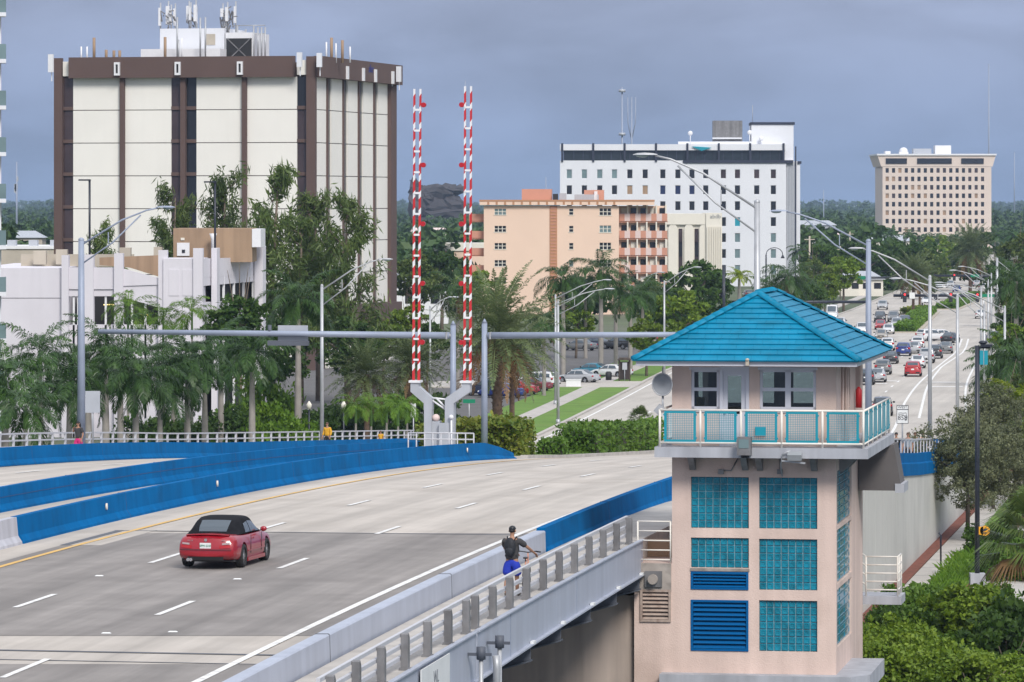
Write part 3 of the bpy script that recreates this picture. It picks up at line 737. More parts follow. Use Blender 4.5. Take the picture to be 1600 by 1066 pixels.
mb = MB(); a, b, c, d = RW['ml']; mb.box2((a - .02, -.03, c - .10), (b + .02, .1, c - .012)); mb.build('lintel', 'stain', HR)
def louver(rect, n, mfr, msl, name='louver', depth0=0.0, parent=HR):
    a, b, c, d = rect
    mb = MB(); f = .07
    mb.box2((a, depth0 - .03, c), (a + f, depth0 + .12, d)); mb.box2((b - f, depth0 - .03, c), (b, depth0 + .12, d))
    mb.box2((a + f, depth0 - .03, d - f), (b - f, depth0 + .12, d)); mb.box2((a + f, depth0 - .03, c), (b - f, depth0 + .12, c + f))
    mb.box2((a + f, depth0 + .125, c + f), (b - f, depth0 + .13, d - f))
    L = mb.build(name, mfr, parent)
    h = (d - c - 2 * f) / n
    s = MB(); w = (b - a) / 2 - f - .005
    s.prism([(-w, -.02, -h * .42), (-w, .01, -h * .42), (-w, .11, h * .40), (-w, .08, h * .40)], (2 * w, 0, 0))
    sm = s.mesh('slat', msl)
    for k in range(n): obj('slat', sm, L, ((a + b) / 2, depth0, c + f + h * (k + .5)))
    return L
louver(RW['lv1'], 4, 'blue_louver', 'blue_louver'); louver(RW['lv2'], 10, 'blue_louver', 'blue_louver')
# lower block between girder and house: rust louver, vent
tL = lx(991)
zb = lz(880, 0, 1020)
lvr = px_rect(1000.5, 921, 1048.5, 972)
mb = MB(); wall_face(mb, (tL, -.004, 0), (1, 0, 0), (0, -1, 0), T0 - tL, -2, zb, [(lvr[0] - tL, lvr[1] - tL, lvr[2], lvr[3])], .2)
mb.box2((tL, .02, zb - .2), (T0, 6, zb)); mb.add([(tL, 0, -2), (tL, 6, -2), (tL, 6, zb), (tL, 0, zb)], [(0, 1, 2, 3)]); mb.build('link_block', 'pink', HR)
mb = MB(); mb.box2((tL - .02, -.05, lz(924, 0, 1020)), (T0 - .02, -.008, zb)); 
mb.build('stained_cap', 'stain', HR)
M['rust'] = mat('rust', (0.42, 0.33, 0.28), 0.8, 0.2, 4.0, dirt=(0.13, 0.07, 0.05), dscale=4, damt=0.8)
louver(lvr, 7, 'rust', 'rust', 'rusty_louver', -.03)
mb = MB(); v = px_rect(1008, 892, 1035, 917); mb.box2((v[0], -.12, v[2]), (v[1], -.052, v[3])); ve = mb.build('vent_box', 'post_steel', HR)
mb = MB(); c_ = ((v[0] + v[1]) / 2, -.1, (v[2] + v[3]) / 2); mb.tube([c_, (c_[0], -.30, c_[2])], .15, 12); mb.build('vent_pipe', 'stain', ve)
# little platform with white rails between sidewalk and house
mb = MB()
zt = lz(815, .0, 1020)
for z in frange(zb + .1, zt, 4): mb.tube([(tL + .1, .05, z), (T0 - .05, .05, z)], .024, 6)
for t in (tL + .1, T0 - .05): mb.tube([(t, .05, zb), (t, .05, zt)], .028, 6)
mb.build('platform_rail', 'cream_rail', HR)
mb = MB(); mb.box2((tL + .02, 2.2, zb + .02), (T0 - .02, 2.4, zb + .55)); mb.build('platform_wall', 'tan', HR)
# balcony: slab, brackets, rail frame, teal mesh panels
s0, s1 = lx(1022.5, -1), lx(1356, -1); SD = 8.6
mb = MB(); mb.prism([(s0, -1, Z_SL_B), (s1, -1, Z_SL_B), (s1, SD, Z_SL_B), (s0, SD, Z_SL_B)], (0, 0, Z_SL_T - Z_SL_B)); mb.build('balcony_slab', 'slab', HR)
for px in (1083, 1165, 1188, 1273):
    t = lx(px); mb = MB(); mb.prism([(t - .09, -.75, Z_SL_B), (t - .09, 0, Z_SL_B), (t - .09, 0, Z_SL_B - .42), (t - .09, -.12, Z_SL_B - .42)], (.18, 0, 0)); mb.build('corbel', 'post_steel', HR)
for d in (1.0, 3.2): mb = MB(); mb.prism([(T1, d, Z_SL_B), (T1 + .6, d, Z_SL_B), (T1 + .1, d, Z_SL_B - .5), (T1, d, Z_SL_B - .5)], (0, .25, 0)); mb.build('corbel', 'post_steel', HR)
r0, r1 = lx(1031, -.9), lx(1349, -.9)
zr = Z_SL_T + 1.10
rail = MB()
for a, b in (((r0, -.9), (r1, -.9)), ((r1, -.9), (r1, SD - .2)), ((r0, -.9), (r0, SD - .2))):
    for z in (zr, Z_SL_T + .13): rail.tube([(a[0], a[1], z), (b[0], b[1], z)], .035, 8)
rails = rail.build('balcony_rail', 'cream_rail', HR)
posts_x = [r0 + (r1 - r0) * k / 5 for k in range(6)]
pm_ = MB(); pm_.tube([(0, 0, 0), (0, 0, 1.10)], .036, 8); pm_ = pm_.mesh('baluster', 'cream_rail')
for t in posts_x: obj('baluster', pm_, rails, (t, -.9, Z_SL_T))
for k in range(1, 7): obj('baluster', pm_, rails, (r1, -.9 + (SD + .7) * k / 6, Z_SL_T)); obj('baluster', pm_, rails, (r0, -.9 + (SD + .7) * k / 6, Z_SL_T))
def mesh_panel(w, h, wires=True):
    mb = MB(); f = .075
    mb.box2((-w/2, -.02, 0), (-w/2 + f, .02, h)); mb.box2((w/2 - f, -.02, 0), (w/2, .02, h)); mb.box2((-w/2 + f, -.02, h - f), (w/2 - f, .02, h)); mb.box2((-w/2 + f, -.02, 0), (w/2 - f, .02, f))
    for k in range(2):
        for z in (.12, h - .12): mb.box((-w/2 + (w) * k, 0, z), (.05, .06, .05))
    me = mb.mesh('panel', 'teal'); wm = MB(); 
    n = int((w - 2 * f) / .052)
    for k in range(1, n): wm.bar((-w/2 + f + (w - 2*f) * k / n, 0, f), (-w/2 + f + (w - 2*f) * k / n, 0, h - f), .016)
    n = int((h - 2 * f) / .052)
    for k in range(1, n): wm.bar((-w/2 + f, .004, f + (h - 2*f) * k / n), (w/2 - f, .004, f + (h - 2*f) * k / n), .016)
    return me, wm.mesh('wire_mesh', 'teal_mesh')
pw = (posts_x[1] - posts_x[0])
mpan, mwire = mesh_panel(pw - .26, .93)
for k in range(5):
    q = obj('panel', mpan, rails, (posts_x[k] + pw / 2, -.9, Z_SL_T + .15)); w_ = obj('wire_mesh', mwire, q); w_['kind'] = 'stuff'
mb = MB(); mb.box2((posts_x[2] + pw * .36, -.99, Z_SL_T + .36), (posts_x[2] + pw * .62, -.925, Z_SL_T + .62)); mb.build('notice_plate', 'teal', rails)
spw = (SD + .7) / 6
mpan2, mwire2 = mesh_panel(spw - .22, .93)
for k in range(6):
    q = obj('panel', mpan2, rails, (r1, -.9 + spw * (k + .5), Z_SL_T + .15), math.pi / 2); w_ = obj('wire_mesh', mwire2, q); w_['kind'] = 'stuff'
M['soffit'] = mat('soffit', (0.115, 0.105, 0.105), 0.85, 0.12, 1.0)
# concrete landing / stair soffit behind, right
mb = MB()
zs = lz(766, 7.4, 1370)
mb.prism([(T1 + .02, 7.2, Z_SL_B), (s1 + .1, 7.2, Z_SL_B), (s1 + .35, 7.2, zs), (T1 + .02, 7.2, zs)], (0, 1.6, 0)); mb.build('landing_soffit', 'soffit', HR)
mb = MB(); mb.box2((s1 + .14, 7.15, zs - .06), (s1 + .42, 8.9, zs + .22)); mb.build('landing_edge', 'slab', HR)
# rear platform low on the right with white rails
zp = lz(932, 9, 1375); 
mb = MB(); mb.box2((T1 - .3, 9.02, zp - .26), (T1 + 1.22, 10.6, zp)); mb.build('rear_platform', 'slab', HR)
mb = MB()
for z in frange(zp + .2, zp + 1.25, 4):
    mb.tube([(T1 + .1, 9.1, z), (T1 + 1.1, 9.1, z), (T1 + 1.1, 10.5, z)], .026, 6)
for p in ((T1 + .1, 9.1), (T1 + 1.1, 9.1), (T1 + 1.1, 9.8), (T1 + 1.1, 10.5)): mb.tube([(p[0], p[1], zp), (p[0], p[1], zp + 1.25)], .03, 6)
for k in range(4): mb.tube([(T1 + .1, 9.1, zp + .35 + .3 * k), (T1 - .7, 9.3, zp + .9 + .3 * k)], .024, 6)
mb.build('rear_rail', 'cream_rail', HR)
# base ledge
zl = lz(1056, -.6)
mb = MB(); mb.prism([(lx(1030, -.6), -.6, zl - .5), (lx(1330, -.6), -.6, zl - .5), (T1 + 1.0, .2, zl - .5), (T1 + 1.0, 5.2, zl - .5), (lx(1030, -.6), 5.2, zl - .5)], (0, 0, .5)); mb.build('base_ledge', 'slab', HR)
# upper room joinery
def sash(rect, n, parent=HR, d=.05):
    a, b, c, d_ = rect; f = .085
    mb = MB(); mb.box2((a - .05, d - .08, d_ - .02), (b + .05, d + .1, d_ + .06)); mb.box2((a - .05, d - .09, c - .08), (b + .05, d + .1, c))
    w = (b - a) / n
    for k in range(n + 1):
        x = a + w * k; mb.box2((max(a, x - f), d, c), (min(b, x + f), d + .08, d_))
    mb.box2((a, d - .01, (c + d_) / 2 - .05), (b, d + .07, (c + d_) / 2 + .05)); mb.box2((a, d, d_ - f), (b, d + .079, d_)); mb.box2((a, d, c), (b, d + .079, c + f))
    fr = mb.build('window_frame', 'trim', parent)
    for k in range(n):
        for (za, zb_) in ((c + f, (c + d_) / 2 - .05), ((c + d_) / 2 + .05, d_ - f)):
            mb = MB(); mb.box2((a + w * k + f, d + .03, za), (a + w * (k + 1) - f, d + .045, zb_)); mb.build('pane', 'house_glass', fr)
hg = bpy.data.materials.new('house_glass'); hg.use_nodes = True; nt = hg.node_tree
gl = nt.nodes.new('ShaderNodeBsdfGlossy'); gl.inputs['Roughness'].default_value = .03; gl.inputs['Color'].default_value = (.8, .85, .9, 1)
tp = nt.nodes.new('ShaderNodeBsdfTransparent'); tp.inputs['Color'].default_value = (.42, .50, .52, 1)
fz = nt.nodes.new('ShaderNodeFresnel'); fz.inputs[0].default_value = 1.55; mxs = nt.nodes.new('ShaderNodeMixShader')
nt.links.new(fz.outputs[0], mxs.inputs[0]); nt.links.new(tp.outputs[0], mxs.inputs[1]); nt.links.new(gl.outputs[0], mxs.inputs[2]); nt.links.new(mxs.outputs[0], nt.nodes['Material Output'].inputs[0])
M['house_glass'] = hg
sash(UPW['w1'], 1); sash(UPW['w2'], 2)
a, b, c, d = UPW['door']
mb = MB(); mb.box2((a - .05, -.03, c), (a + .05, .15, d + .05)); mb.box2((b - .05, -.03, c), (b + .05, .15, d + .05)); mb.box2((a + .05, -.03, d - .06), (b - .05, .15, d + .05)); 
mb.box2((a + .05, .03, c), (b - .05, .09, c + .95)); mb.box2((a + .05, .03, c + .95), (a + .19, .09, d - .06)); mb.box2((b - .19, .03, c + .95), (b - .05, .09, d - .06)); mb.box2((a + .19, .03, d - .22), (b - .19, .09, d - .06))
dr = mb.build('door', 'trim', HR)
mb = MB(); mb.box2((a + .19, .055, c + .95), (b - .19, .07, d - .22)); mb.build('pane', 'house_glass', dr)
mb = MB(); mb.ell((a + .12, -.02, c + 1.0), (.04, .05, .04)); mb.build('handle', 'chrome', dr)
mb = MB(); mb.box2((lx(1086), .3, UPW['w1'][2] + .05), (lx(1098), .5, UPW['w1'][2] + .35)); mb.build('room_bin', 'sign_yellow', HR)
# floodlights under the slab edge, conduits, dish, extinguisher, downpipes
mb = MB(); fx = lx(1163.5, -1.2); mb.box2((fx - .2, -1.45, lz(711, -1.2)), (fx + .2, -1.02, lz(683, -1.2))); fl = mb.build('floodlight', 'post_steel', HR)
mb = MB(); mb.box2((fx - .15, -1.465, lz(700, -1.2)), (fx + .15, -1.452, lz(686, -1.2))); mb.build('lens', 'glass_pale', fl)
mb = MB(); mb.tube([(fx, -1.1, lz(711, -1.2)), (fx, -1.1, lz(716, -1.2))], .12, 8); mb.build('bracket', 'black', fl)
fx = lx(1242, -1.2); zf = lz(712, -1.2)
mb = MB(); mb.box((fx, -1.2, zf), (.42, .3, .18), mtx=Matrix.Rotation(R(20), 3, 'X')); mb.bar((fx - .4, -1.1, zf - .15), (fx + .3, -1.1, zf - .22), .05); mb.tube([(fx - .15, -1.1, zf + .15), (fx - .38, -1.08, zf + .05), (fx - .45, -.9, zf - .3), (fx - .47, -.3, zf - .65)], .02, 6); mb.build('camera_light', 'galv', HR)
for px in (1127, 1219):
    t, z = lp(px, 737); mb = MB(); mb.box((t, -.06, z), (.16, .12, .14)); mb.tube([(t, -.03, z + .05), (t + .3, -.03, z + .03), (t + .5, -.03, z + .4)] if px < 1200 else [(t, -.03, z), (t, -.03, z + .45)], .02, 6); mb.build('junction_box', 'post_steel', HR)
t, z = lp(1035, 601, -.5)
mb = MB()
ring = [(t + .30 * math.cos(a) , -.5 - .02, z + .33 * math.sin(a)) for a in [2 * math.pi * k / 18 for k in range(18)]]
mb.add(ring + [(t, -.36, z)] , [(k, (k + 1) % 18, 18) for k in range(18)], 0, True)
ds = mb.build('dish', 'ink_grey', HR)
mb = MB(); mb.tube([(p[0], p[1], p[2]) for p in ring + ring[:1]], .02, 6, cap=False); mb.tube([(t, -.4, z - .33), (t, -.42, zr - .1)], .035, 6); mb.tube([(t, -.45, z + .3), (t, -.45, z + .52)], .02, 6); mb.box((t - .1, -.45, z - .75), (.22, .1, .28), mtx=Matrix.Rotation(R(40), 3, 'Y')); mb.build('dish_mount', 'galv', ds)
mb = MB(); mb.tube([(T1 + .14, 6.0, Z_SL_T + .9), (T1 + .14, 6.0, Z_SL_T + 1.45), (T1 + .14, 6, Z_SL_T + 1.55)], [.1, .1, .03], 8); mb.build('fire_extinguisher', 'red', HR)
for d in (1.6, 2.6, 3.2): mb = MB(); mb.tube([(T1 + .05, d, Z_SL_T), (T1 + .05, d, Z_EV)], .045, 6); mb.build('downpipe', 'pink', HR)
# ---- hipped tile roof
e0, e1 = lx(990, -1.1), lx(1341.5, -1.1); ey0, ey1 = -1.1, 10.2
xc = (e0 + e1) / 2; hw = (e1 - e0) / 2
z_e = lz(564, -1.1); z_r = 16.22; rise = z_r - z_e
mb = MB(); zq = Z_EV - .03
mb.prism([(e0 + .06, ey0 + .06, zq), (e1 - .06, ey0 + .06, zq), (e1 - .06, ey1 - .06, zq), (e0 + .06, ey1 - .06, zq)], (0, 0, z_e - zq - .02)); mb.build('eave_fascia', 'trim', HR)
mb = MB(); mb.add([(e0, ey0, z_e - .015), (e1, ey0, z_e - .015), (e1, ey1, z_e - .015), (e0, ey1, z_e - .015), (xc, ey0 + hw, z_r - .03), (xc, ey1 - hw, z_r - .03)], [(0,1,4),(1,2,5,4),(2,3,5),(3,0,4,5),(0,3,2,1)])
roof = mb.build('roof', 'tile_old', HR)
NC = 13
def tile_face(A, B, a2, b2, tw, joined=False):
    """A,B eave ends, a2,b2 upper ends (a2==b2 for a triangle); courses of overlapping tiles"""
    A, B, a2, b2 = map(Vector, (A, B, a2, b2))
    ux = (B - A).normalized(); L = (B - A).length
    up = (a2 - A) - ux * (a2 - A).dot(ux); H = up.length; up.normalize(); nr = ux.cross(up).normalized()
    if nr.z < 0: nr = -nr
    la, lb = (a2 - A).dot(ux), (b2 - A).dot(ux)
    lim = lambda s: (la * s / H, L + (lb - L) * s / H)
    rot = Matrix((ux, up, nr)).transposed()
    rot4 = rot.to_4x4(); full = None; out = MB()
    h = H / NC
    for k in range(NC):
        s0_, s1_ = k * h - (.05 if k == 0 else 0), (k + 1) * h
        l0, r0_ = lim(max(0, s0_)); l1, r1_ = lim(s1_)
        off = (k % 2) * tw / 2
        n0 = int(math.floor((l0 - off) / tw)); n1 = int(math.ceil((r0_ - off) / tw))
        for j in range(n0, n1):
            xa, xb = off + j * tw + .003, off + (j + 1) * tw - .003
            ba, bb = max(xa, l0), min(xb, r0_); ta, tb_ = min(max(xa, l1), r1_), max(min(xb, r1_), l1)
            if bb - ba < .03: continue
            cx_ = (ba + bb) / 2
            lift = .050 + random.uniform(-.006, .010)
            vs = [(ba - cx_, 0, 0), (bb - cx_, 0, 0), (bb - cx_, 0, lift), (ba - cx_, 0, lift), (ta - cx_, s1_ - s0_ + .02, .008), (tb_ - cx_, s1_ - s0_ + .02, .008), (tb_ - cx_, s1_ - s0_ + .02, -.01), (ta - cx_, s1_ - s0_ + .02, -.01)]
            fs = [(0,1,2,3),(3,2,5,4),(0,3,4,7),(1,6,5,2)]
            org = A + ux * cx_ + up * s0_
            whole = abs(ba - xa) < 1e-6 and abs(bb - xb) < 1e-6 and abs(ta - xa) < 1e-6 and abs(tb_ - xb) < 1e-6
            if joined: out.add([org + rot @ Vector(v) for v in vs], fs); continue
            if whole and full is not None: me = full
            else:
                m_ = MB(); m_.add(vs, fs); me = m_.mesh('roof_tile', 'tile')
                if whole: full = me
            o = obj('roof_tile', me, roof); o.matrix_local = Matrix.Translation(org) @ rot4
    if joined:
        o = out.build('roof_tiles', 'tile', roof); o['kind'] = 'stuff'
rA, rB = (xc, ey0 + hw, z_r), (xc, ey1 - hw, z_r)
tile_face((e0, ey0, z_e), (e1, ey0, z_e), rA, rA, .50)
tile_face((e1, ey0, z_e), (e1, ey1, z_e), rA, rB, .95)
tile_face((e1, ey1, z_e), (e0, ey1, z_e), rB, rB, .5, True); tile_face((e0, ey1, z_e), (e0, ey0, z_e), rB, rA, .5, True)
cap = MB(); 
n_ = 6
cap.add([(math.cos(math.pi * k / n_) * .13, yy, math.sin(math.pi * k / n_) * .10 * q - .02) for yy, q in ((0, 1.15), (.40, .85)) for k in range(n_ + 1)], [(k, k + 1, n_ + 2 + k, n_ + 1 + k) for k in range(n_)] + [tuple(range(n_ + 1))], 0, True)
capm = cap.mesh('hip_cap', 'tile')
def hip(a, b):
    a, b = Vector(a), Vector(b); d = b - a; n = int(d.length / .36); d.normalize(); s = d.cross(Vector((0, 0, 1))).normalized(); u = s.cross(d)
    r4 = Matrix((s, d, u)).transposed().to_4x4()
    for k in range(n): o = obj('hip_cap', capm, roof); o.matrix_local = Matrix.Translation(a + d * .36 * k + u * .05) @ r4
for cor, rr in (((e0, ey0, z_e), rA), ((e1, ey0, z_e), rA), ((e1, ey1, z_e), rB), ((e0, ey1, z_e), rB), (rA, rB)): hip(cor, rr)
mb = MB(); mb.box2((lx(1168, -1.1) - .05, ey0 - .08, z_e - .14), (lx(1168, -1.1) + .05, ey0 + .05, z_e + .02)); mb.ell((lx(1168, -1.1), ey0 - .06, z_e + .03), (.06, .06, .05)); mb.build('eave_lamp', 'tan_pale', HR)
# ------------------------------------------------------------------ buildings
def pane_mesh(w, h, m, fr=None, fw=.08):
    mb = MB(); mb.box((0, 0, 0), (w, .04, h), 0)
    if fr:
        for s in (-1, 1):
            mb.box((s * (w / 2 - fw / 2), -.05, 0), (fw, .06, h), 1); mb.box((0, -.05, s * (h / 2 - fw / 2)), (w - 2 * fw, .06, fw), 1)
    return mb.mesh('window', [m] + ([fr] if fr else []))

# ---- brown and cream office block (left)
D1 = 520.0
A1 = XY(489.5, D1)                       # near right corner
sl = 0.225
an1 = math.atan(sl)
W1 = 30.4; DP1 = 37.0
OB = thing('office_block', 'tall cream panelled office block with brown bands and rooftop antennas', 'building', A1, -an1)
s1_ = F / D1
z_of = lambda y, Y=D1: ZC - (y - HY) / F * Y
zt, zb_, zg = z_of(89), z_of(119), 0.0
ST = (z_of(119) - z_of(482)) / 7.0
mb = MB(); mb.box2((-W1 + .25, .25, 0), (-.25, DP1 - .25, zt - .6)); mb.build('core', 'bbrown', OB)
X = lambda px: ((px - 497 + 1.5) / s1_) / math.cos(an1)       # along the front face, 0 at the near right corner, negative to the left
# front face columns: (x0,x1,kind)
cols = [(83, 96, 'rib'), (96, 112, 'win'), (112, 189, 'pan'), (189, 196, 'rib'), (196, 270, 'pan'), (270, 286, 'win'), (286, 294, 'rib'), (294, 310, 'win2'),
        (310, 384, 'pan'), (384, 391, 'rib'), (391, 470, 'pan'), (470, 486, 'win'), (486, 500, 'rib')]
pan_cache = {}
def add_panel(w, h, x, y, z, m, name, rz=0, t=.16, parent=OB):
    key = (round(w, 2), round(h, 2), m, name, t)
    if key not in pan_cache:
        q = MB(); q.box((0, 0, 0), (w, t, h)); pan_cache[key] = q.mesh(name, m)
    return obj(name, pan_cache[key], parent, (x, y, z), rz)
for (a, b, k) in cols:
    xa, xb = X(a), X(b); w = xb - xa; xm = (xa + xb) / 2
    if k == 'rib': add_panel(w, zb_, xm, -.10, zb_ / 2, 'bbrown', 'rib', 0, .75)
    else:
        for f in range(9):
            z1 = zb_ - ST * f; z0 = max(0.02, z1 - ST)
            if z1 <= 0.1: break
            if k == 'pan': add_panel(w - .02, z1 - z0 - .09, xm, .12, (z0 + z1) / 2, 'bcream', 'panel', 0, .22)
            else:
                add_panel(w, z1 - z0 - .42, xm, .16, (z0 + z1) / 2 + .15, 'glass_brown' if (k == 'win' and not (a == 470 and f == 0)) else 'glass_dark', 'window', 0, .06)
                add_panel(w, .40, xm, .10, z0 + .2, 'bbrown', 'spandrel', 0, .3)
# fascia band front
fx0, fx1 = X(109), X(468)
add_panel(fx1 - fx0, zt - zb_ + .2, (fx0 + fx1) / 2, -.55, (zt + zb_) / 2 + .0, 'bbrown', 'fascia', 0, .9)
for a, b in ((96, 108), (470, 486)): add_panel(X(b) - X(a), zt - zb_ - .5, (X(a) + X(b)) / 2, .02, (zt + zb_) / 2 - .1, 'bcream', 'panel', 0, .3)
for a, b in ((83, 95), (486, 500)): add_panel(X(b) - X(a), zt - zb_ + .1, (X(a) + X(b)) / 2, -.10, (zt + zb_) / 2, 'bbrown', 'rib', 0, .75)
for px in (188, 285, 384):
    q = MB(); q.box2((-.32, -.18, -.75), (-.14, .18, .75)); q.box2((.14, -.18, -.75), (.32, .18, .75)); q.box2((-.14, -.18, .5), (.14, .18, .75)); q.box2((-.14, -.18, -.75), (.14, .18, -.5)); q.box2((-.14, .0, -.5), (.14, .05, .5), 1)
    q.build('roof_light', ['white', 'plastic'], OB, (X(px), -1.2, zt - 1.25))
# right face: alternating cream and dark strips
ys = lambda px: None
def yr(px):                                   # depth along the right face where pixel column px falls
    q = (px - CX) / F
    return (q * D1 - (497 - CX) / F * D1) / (math.sin(an1) - q * math.cos(an1))
rcols = [(500, 517, 'pan'), (517, 525, 'win'), (525, 542, 'pan'), (542, 550.5, 'win'), (550.5, 566, 'pan'), (566, 574.5, 'win'), (574.5, 590, 'pan'), (590, 597.5, 'win'), (597.5, 612.5, 'pan'), (612.5, 621, 'rib')]
for (a, b, k) in rcols:
    ya, yb = max(.1, yr(a)), yr(b); w = yb - ya; ym = (ya + yb) / 2
    if k == 'rib': add_panel(w, zb_ - 6.6, .1, ym, zb_ / 2 + 3.3, 'bbrown', 'rib', math.pi / 2, .75); continue
    for f in range(7):
        z1 = zb_ - ST * f; z0 = z1 - ST
        if k == 'pan': add_panel(w - .05, ST - .09, -.1, ym, (z0 + z1) / 2, 'bcream', 'panel', math.pi / 2, .22)
        else: add_panel(w, ST, -.2, ym, (z0 + z1) / 2, 'glass_dark', 'window', math.pi / 2, .06); add_panel(.35, ST, -.05, ya + .15, (z0 + z1) / 2, 'bbrown', 'fin', math.pi / 2, .5)
yE = yr(623)
add_panel(yE + .4, zt - zb_ + .2, .55, yE / 2, (zt + zb_) / 2, 'bbrown', 'fascia', math.pi / 2, .9)
zl0, zl1 = zb_ - 7 * ST - 2.2, zb_ - 7 * ST
add_panel(yE + .6, zl1 - zl0, .45, yE / 2, (zl0 + zl1) / 2, 'bbrown', 'lower_band', math.pi / 2, .9)
for k in range(9):
    y0 = yE * (k + .12) / 9
    add_panel(yE / 9 * .55, zl0 - .1, .02, y0 + yE / 18, zl0 / 2, 'bcream', 'panel', math.pi / 2, .3)
for px in (536, 561, 580, 607): q = MB(); q.box((0, 0, 0), (.3, .75, 1.5)); q.build('roof_light', 'white', OB, (1.05, yr(px), zt - 1.5))
lo = lettering('aller', 1.35, 'sign_blue', OB, (1.03, yr(574), zt - .75), (R(90), 0, R(90)))
# rooftop penthouse, plant screen and antennas
def rp(px, py, d=12): 
    # local point on a plane d behind the front
    Yw = D1 + d; w_ = XY(px, Yw); v = w_ - A1; ca, sa = math.cos(an1), math.sin(an1)
    lxx = v.x * ca - v.y * sa; lyy = v.x * sa + v.y * ca
    return Vector((lxx, lyy, ZC - (py - HY) / F * Yw))
a, b = rp(250, 45), rp(357, 86); 
mb = MB(); mb.box2((a.x, a.y, zt - .7), (b.x, a.y + 9, a.z)); ph = mb.build('penthouse', 'bwhite', OB)
mb = MB(); q0, q1 = rp(220, 77, 9), rp(352, 88, 9); mb.box2((q0.x, q0.y, zt - .65), (q1.x, q0.y + 2.6, q0.z)); mb.build('low_roof', 'white', ph)
mb = MB(); q0, q1 = rp(326, 54), rp(342, 71); mb.box2((q0.x, a.y - .06, q1.z), (q1.x, a.y - .01, q0.z)); mb.build('vent_grille', 'tan_pale', ph)
q0, q1 = rp(359, 52), rp(404, 86)
mb = MB(); mb.box2((q0.x, a.y, zt - .6), (q1.x, a.y + 7, q0.z)); sc_ = mb.build('plant_screen', 'white', OB)
mb = MB(); mb.box2((q0.x + .1, a.y - .05, zt - .4), (q1.x - .1, a.y - .01, rp(360, 61).z)); mb.build('louvre_bank', 'plastic', sc_)
mb = MB(); zq = rp(360, 61).z; mb.bar((q0.x + .2, a.y - .1, zt - .2), (q1.x - .2, a.y - .1, zq), .12); mb.bar((q0.x + .2, a.y - .1, zq), (q1.x - .2, a.y - .1, zt - .2), .12); mb.build('brace', 'post_steel', sc_)
for px in (378, 392, 405, 412, 418, 424):
    p, q_ = rp(px, 86), rp(px, 41 + (px % 3) * 3); mb = MB(); mb.tube([(p.x, a.y + .2, zt - .6), (p.x, a.y + .2, q_.z)], .10, 6); mb.build('screen_post', 'galv', sc_)
for y_ in (41, 54): p, q_ = rp(370, y_), rp(424, y_); mb = MB(); mb.tube([(p.x, a.y + .2, p.z), (q_.x, a.y + .2, q_.z)], .06, 6); mb.build('guard_rail', 'galv', sc_)
random.seed(3)
for (px, py0, py1, wpx) in ((247, 12, 40, 3.4), (258, 9, 38, 5.4), (264, 15, 38, 3), (269, 13, 40, 3), (292, 9, 35, 6.2), (299, 12, 32, 3), (308, 8, 34, 4.6), (303, 18, 36, 4), (351, 14, 27, 5), (359, 12, 34, 4.5), (367, 10, 36, 3.2), (355, 22, 44, 4)):
    p0_, p1_ = rp(px, py0), rp(px, py1); yy = a.y + random.uniform(.2, 2)
    an = MB(); an.tube([(p1_.x, yy + .3, a.z - .4), (p1_.x, yy + .3, p0_.z + .6)], .09, 6); m_ = an.build('antenna', 'galv', OB)
    an = MB(); an.box2((p0_.x - wpx / s1_ / 2, yy - .2, p1_.z), (p0_.x + wpx / s1_ / 2, yy + .12, p0_.z)); an.build('antenna_panel', 'white', m_)
mb = MB()
for k in range(46):
    cpx = random.choice((250, 260, 268, 295, 303, 352, 360, 366)); p = rp(cpx + random.uniform(-4, 4), random.uniform(16, 44)); q_ = p + Vector((random.uniform(-.7, .7), 0, random.uniform(-1.2, .6)))
    mb.bar((p.x, a.y + .5, p.z), (q_.x, a.y + .7, q_.z), .12)
mb.build('mounting_frame', 'post_steel', OB)['kind'] = 'stuff'
for (px, y0, y1, m_) in ((258, 58, 86, 'tan'), (279, 62, 86, 'galv'), (313, 28, 76, 'galv'), (321, 27, 70, 'galv'), (277, 27, 78, 'galv'), (284, 60, 66, 'white'), (127, 73, 88, 'white'), (136, 73, 88, 'white'), (147, 59, 88, 'tan'), (166, 78, 88, 'tan'), (178, 79, 88, 'tan'), (187, 79, 88, 'tan'),
                          (510, 66, 88, 'white'), (518, 59, 92, 'tan'), (525, 68, 92, 'white'), (535, 63, 94, 'tan'), (547, 73, 92, 'white')):
    p0_, p1_ = rp(px, y0, 6), rp(px, y1, 6); mb = MB(); mb.tube([(p0_.x, p0_.y, min(p1_.z, zt - .5)), (p0_.x, p0_.y, p0_.z)], .17 if m_ == 'tan' else .10, 6); mb.build('roof_mast', m_, OB)
for (px, y0, y1) in ((79.5, 85, 113), (468, 82, 105), (499, 83, 105), (612, 102, 122), (623, 104, 128)):
    p0_, p1_ = rp(px, y0, -1.6 if px < 600 else 33), rp(px, y1, -1.6 if px < 600 else 33); mb = MB(); mb.box2((p0_.x - .28, p0_.y - .2, p1_.z), (p0_.x + .28, p0_.y + .2, p0_.z)); mb.bar((p0_.x, p0_.y + .3, p1_.z - 1), (p0_.x, p0_.y + .3, p0_.z), .1); mb.build('antenna_panel', 'bwhite' if px > 400 else 'white', OB)

